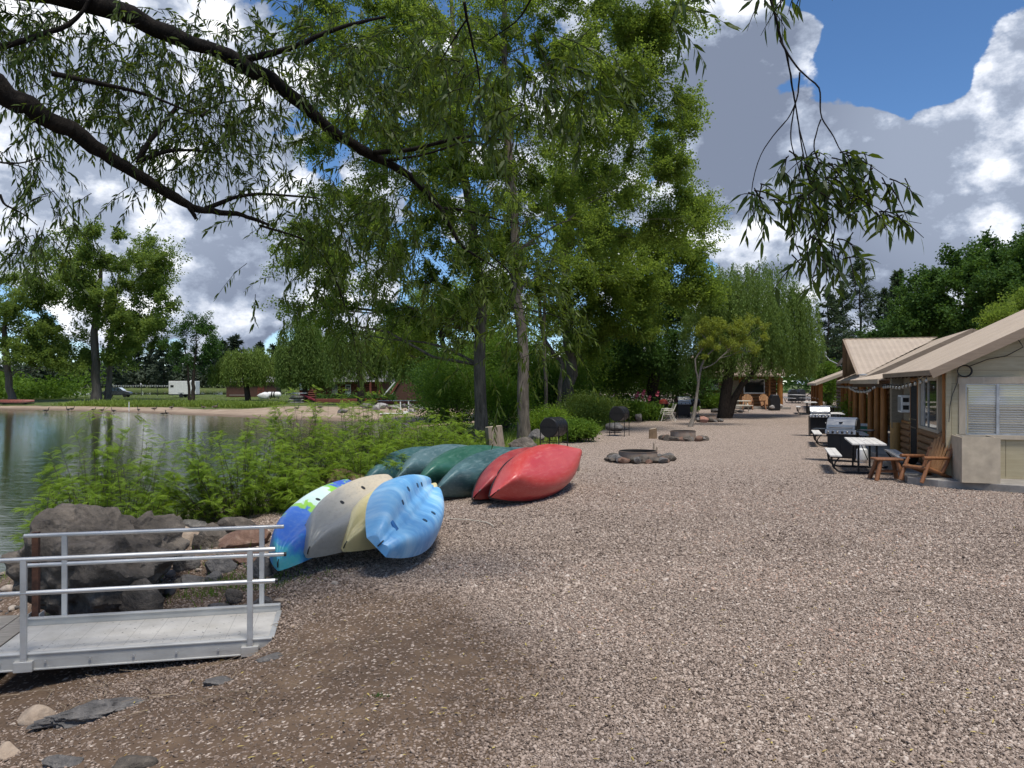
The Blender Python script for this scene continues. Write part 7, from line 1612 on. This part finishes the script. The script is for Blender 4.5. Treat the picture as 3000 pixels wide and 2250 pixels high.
def log_house():
    x, y, g = on(960, 106); e = empty('log_house', (x, y, g), R(-2), 'red log house with grey shingle roof behind the weeping willows', 'house')
    m = MB()
    for i in range(9): m.tube([(-3.9, 0, .18+.30*i), (7.6, 0, .18+.30*i)], .165, 10)
    m.box((1.8, 3, 1.35), (11.3, 5.8, 2.7)); m.build('wall', M['redlog'], e, smooth=True, sharp=60)
    MB().prism([(-1.3, -.9, 2.6), (-1.3, 3, 5.1), (-1.3, 6.9, 2.6)], (0, 0, 0), (9.4, 0, 0)).build('roof', M['shingle'], e); MB().box((-1.0, -.6, 2.52), (.12, .08, .14)).build('gutter', M['white'], e)
    f = MB().box((1.05, -.20, 1.55), (.85, .07, 1.5)).build('window', M['trim'], e); MB().box((1.05, -.25, 1.9), (.7, .03, .62)).box((1.05, -.25, 1.2), (.7, .03, .62)).build('pane', plain('grey_pane', (.16, .18, .17), .1, .2, spec=.8), f); d = MB().box((2.9, -.20, 1.15), (.75, .07, 2.1)).build('door', M['white'], e); MB().box((2.9, -.245, 1.65), (.55, .03, .8)).build('pane', M['glass'], d)
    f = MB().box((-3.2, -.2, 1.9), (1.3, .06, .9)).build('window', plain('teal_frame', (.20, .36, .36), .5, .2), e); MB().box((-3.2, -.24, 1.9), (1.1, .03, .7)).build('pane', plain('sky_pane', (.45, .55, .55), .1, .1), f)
    for xx in (4.9, 6.2, 7.4): MB().box((xx, -1.2, 1.3), (.22, .22, 2.6)).build('porch_post', M['redlog'], e)
    MB().bar((7.6, -1.4, .2), (9.6, -1.4, 2.6), .08, .16).build('stair_rail', M['white'], e); MB().prism([(8.2, 0, 0), (14.0, 0, 0), (11.1, 0, 4.6)], (0, 1, 0), (0, 3, 0)).build('dark_gable', M['shedwood'], e); MB().bar((8.0, .8, 0), (11.2, .8, 4.8), .12, .24).bar((14.2, .8, 0), (11.2, .8, 4.8), .12, .24).build('gable_trim', M['redlog'], e)
    x, y, g = on(1040, 97); e = empty('log_planter', (x, y, g), 0, 'long raised bed edged with red-brown logs before the log house', 'planter'); MB().box((-2.3, 0, .22), (5.2, .3, .5)).box((2.6, .6, .30), (3.6, .3, .4)).build('log_edge', M['redlog'], e, bevel=.06); n = 2200; q = np.stack([rng.uniform(-5, 5, n), rng.uniform(.2, 1.6, n), .3+np.abs(rng.normal(0, .38, n))], 1); link('foliage', leaf_diamond(q, rdir(n), rdir(n), .3*rng.uniform(.6, 1.2, n), .2*rng.uniform(.6, 1.2, n), rng.random(n), M['leaf_dark'], 'foliage'), e)
    x, y, g = on(1195, 91); e = empty('wooden_deck', (x, y, g), 0, 'low red-brown wooden deck with pale planks on the lawn', 'deck'); MB().box((0, 0, .2), (7.2, 2.6, .3)).build('frame', M['redlog'], e); MB().box((-.3, -.1, .37), (6.4, 2.0, .05)).build('decking', M['tabletop'], e)
    x, y, g = on(900, 99); e = empty('play_slide', (x, y, g), 0, 'dark red slide under a white platform beside the flat stone stack', 'slide'); MB().prism([(-.9, 0, 1.05), (-.7, 0, 1.15), (1.3, 0, .25), (1.7, 0, .15), (1.7, 0, .0), (1.2, 0, .05)], (0, -.35, 0), (0, .7, 0)).build('chute', plain('dark_red_plastic', (.24, .02, .035), .4, .2), e, bevel=.04); MB().box((-1.0, 0, 1.18), (2.0, .9, .09)).build('platform', M['white'], e)
    for a in (-1.8, -.25):
        for b in (-.35, .35): MB().tube([(a, b, 0), (a, b, 1.15)], .05, 6).build('post', M['shedwood'], e)
    x, y, g = on(868, 97); e = empty('stone_stack', (x, y, g), 0, 'stack of flat grey flagstones left of the dark willow trunk', 'stone stack'); r_ = np.random.default_rng(4)
    for k in range(9): MB().box((r_.normal(0, .08), r_.normal(0, .08), .06+.115*k), (1.7*(1-.03*k)*r_.uniform(.85, 1.1), 1.0, .09)).build('flagstone', M['basalt2'] if k % 3 else M['palerock'], e, bevel=.02, rot=(0, 0, r_.normal(0, .1)))
log_house()
redchair = plain('red_plastic', (.50, .022, .018), .45, .2)
def plastic_chair():
    x, y, g = on(1258, 83.5); e = empty('garden_chair', (x, y, g), R(200), 'bright red slatted garden chair on the far lawn', 'armchair'); m = MB()
    for k in range(5): m.box((-.25+.11*k, 0, .38-.035*k), (.10, .55, .025))
    m.build('seat', redchair, e); m = MB()
    for k in range(6): m.bar((.20, (k-2.5)*.085, .2), (.48, (k-2.5)*.11, 1.0-.02*(k-2.5)**2), .075, .02, up=(-1, 0, .4))
    m.build('backrest', redchair, e)
    for s in (-1, 1): MB().box((-.05, s*.33, .60), (.75, .13, .03)).build('armrest', redchair, e); MB().bar((-.36, s*.31, 0), (-.30, s*.31, .6), .09, .04).build('front_leg', redchair, e); MB().bar((-.28, s*.28, .36), (.55, s*.28, 0), .04, .12).build('rear_leg', redchair, e)
plastic_chair()
def float_dock():
    x, y, g = on(1165, 71.0); e = empty('floating_dock', (x, y, WZ), R(8), 'square wooden swimming dock with two white posts at the far shore', 'dock'); MB().box((0, 0, .28), (3.1, 2.2, .26)).build('frame', M['redlog'], e); MB().box((0, 0, .43), (3.2, 2.3, .05)).build('decking', M['tabletop'], e)
    for px, pz in ((.25, 1.5), (1.0, 1.6)): MB().tube([(px, .9, -.2), (px, .9, pz)], .055, 8).build('post', M['white'], e)
    MB().box((.75, -.6, .55), (.45, .3, .2)).build('step_box', M['white'], e); MB().tube([(-1.0, -1, .0), (-1.0, 1, 0)], .2, 10).tube([(.8, -1, .0), (.8, 1, 0)], .2, 10).build('float', M['black'], e)
    for i, (px, py, Y, w, h, mt) in enumerate(((1075, 1190, 78, 36, 16, 'basalt2'), (1118, 1187, 77, 40, 17, 'palerock'), (1102, 1196, 75, 22, 15, 'palerock'), (1150, 1195, 76, 34, 11, 'palerock'), (1185, 1188, 78, 22, 13, 'basalt2'), (1203, 1192, 77, 24, 14, 'basalt2'), (1003, 1197, 74, 28, 13, 'basalt2'), (1232, 1196, 75, 30, 12, 'palerock'), (1208, 1204, 72, 24, 9, 'palerock'), (1250, 1195, 76, 24, 12, 'basalt2'), (1160, 1186, 79, 26, 9, 'basalt2'))):
        xx, yy, gg = on(px, Y); lab = ['dark shore rock left of the pale boulders by the dock', 'largest pale boulder behind the swimming dock', 'pale block rock in front of the largest shore boulder', 'long flat pale shore rock left of the white posts', 'dark shore rock behind the first white post', 'dark shore rock between the two white posts', 'low shore rock on the sand far left of the dock', 'pale shore rock right of the dock posts', 'flat pale rock touching the right end of the dock', 'dark shore rock below the red garden chair', 'low dark rock behind the largest pale boulder'][i]
        o = rock(lab, xx, yy, (w*Y/F*1.1, w*Y/F*.8, h*Y/F*1.3), 500+i, mt, group='rocks on the far shore', sub=2, sink=.2)
float_dock()
def far_boat():
    x, y, g = on(45, 104); e = empty('beached_boat', (x, y, g+.3), R(8), 'orange-red upturned rowing boat on a rack at the left end of the beach', 'boat'); V = []; us = np.linspace(-1, 1, 15); th = np.linspace(-math.pi/2, math.pi/2, 9)
    for u in us: hb = .55*(1-abs(u)**2.6)**.8+.01; V.append(np.stack([np.full(9, u*2.4), hb*np.sin(th), .42*(1-.4*abs(u)**3)*np.cos(th)**.6+.12*abs(u)**3], 1))
    q = np.array([[i*9+k, i*9+9+k, i*9+10+k, i*9+k+1] for i in range(14) for k in range(8)]); link('hull', np_mesh('hull', np.concatenate(V), q, plain('orange_hull', (.20, .055, .035), .5, .3), True), e); MB().bar((-2.4, 0, -.12), (2.4, 0, -.12), .1, .1).bar((-1.4, -.6, -.2), (-1.4, .6, -.2), .1, .1).bar((1.2, -.6, -.2), (1.2, .6, -.2), .1, .1).build('rack', M['darkwood'], e)
    x, y, g = on(378, 87); e = tag(MB().box((x, y, g+.45), (.07, .07, 1.3)).build('marker_stake', M['white']), 'white stake in the grass fringe', 'stake')
far_boat()
# geese resting on the sand and standing in the shallows
def goose_parts():
    e = empty('goose', (0, 0, 0), 0); brown = plain('goose_brown', (.14, .105, .075), .8, .4, 14); blk = plain('goose_black', (.015, .014, .013), .7, .2); wht = plain('goose_white', (.60, .58, .54), .8, .1)
    def ell(c, r, mat, name, tilt=0., par=None):
        bm = bmesh.new(); bmesh.ops.create_icosphere(bm, subdivisions=2, radius=1); me = bpy.data.meshes.new(name)
        for v in bm.verts: v.co = (v.co.x*r[0]*(1-.25*max(0, -v.co.x)), v.co.y*r[1]*(1-.45*max(0, -v.co.x)), v.co.z*r[2]*(1-.35*max(0, -v.co.x))+.10*r[2]*max(0, -v.co.x))
        bm.to_mesh(me); bm.free(); me.materials.append(mat); me.polygons.foreach_set('use_smooth', np.full(len(me.polygons), True)); return link(name, me, par or e, c, (0, tilt, 0))
    m = MB(); rr = [.02, .07, .13, .165, .17, .14, .085, .055, .045, .042, .05, .055, .045, .02]; pts = [(-.52, 0, .42), (-.42, 0, .40), (-.25, 0, .39), (-.05, 0, .39), (.12, 0, .40), (.26, 0, .44), (.34, 0, .52), (.37, 0, .60), (.38, 0, .68), (.385, 0, .76), (.40, 0, .82), (.43, 0, .85), (.47, 0, .845), (.52, 0, .83)]
    m.tube(pts[:7], rr[:7], 12); m.build('body', brown, e, smooth=True); MB().tube(pts[6:], rr[6:], 10).build('neck', blk, e, smooth=True); ell((-.30, 0, .34), (.22, .11, .09), wht, 'tail_underside'); ell((.415, 0, .815), (.04, .058, .045), wht, 'cheek_patch')
    for s in (-1, 1): MB().tube([(.02, s*.07, .28), (.03, s*.07, .12), (.0, s*.07, .01), (.09, s*.07, .005)], [.022, .014, .014, .01], 6).build('leg', blk, e); ell((-.10, s*.12, .43), (.34, .05, .12), plain('wing_brown', (.105, .08, .06), .8, .35, 20), 'wing')
    return e
gs = goose_parts(); first = True
gl = [(333, 1210, 2.9, 1, 'goose standing at the water edge, farthest left of the flock'), (298, 1207, .4, .9, 'goose behind the leftmost one, turned away from it'), (274, 1205, .2, .8, 'goose at the very left of the beach near the shallows'), (452, 1204, .6, 1, 'large goose preening where the grass fringe ends'), (406, 1207, 2.4, 1, 'goose walking near the water below the grass fringe'), (502, 1201, 1.3, 1.1, 'upright goose standing alone in mid beach'), (596, 1199, 3.1, .9, 'dark goose lying on the dry sand'), (630, 1199, .1, 1.1, 'goose with head down pecking at the sand'), (478, 1218, .3, .9, 'goose sitting by the waterline in mid beach'), (489, 1217, 2.6, .9, 'goose beside the sitting one by the waterline'), (938, 1200, 3.0, 1, 'pied goose on the sand right of the flagstone stack'), (1142, 1203, 2.8, 1.1, 'goose near the pale boulders by the swimming dock'), (1222, 1206, .4, 1, 'goose right of the swimming dock posts'), (870, 1203, 1.0, 1, 'goose half hidden by the bush shoots, under the dark willow'), (135, 1209, .3, 1, 'goose floating off the left end of the beach'), (200, 1206, 2.9, 1, 'goose sitting at the left end of the beach'), (210, 1204, .5, 1, 'goose standing at the left end of the beach')]
for px, py, rz, s, lab in gl:
    ys = np.arange(58, 110, .1); xs = (px-1500)/F*ys; zs = CAM[2]-(py-1125)/F*ys; hh = np.maximum(height(xs, ys), WZ-.12); k = int(np.argmax(zs < hh)) or 200
    place(gs, xs[k], ys[k], rz, lab, 'goose', 'geese on the far beach', first, s*.68, hh[k]); first = False
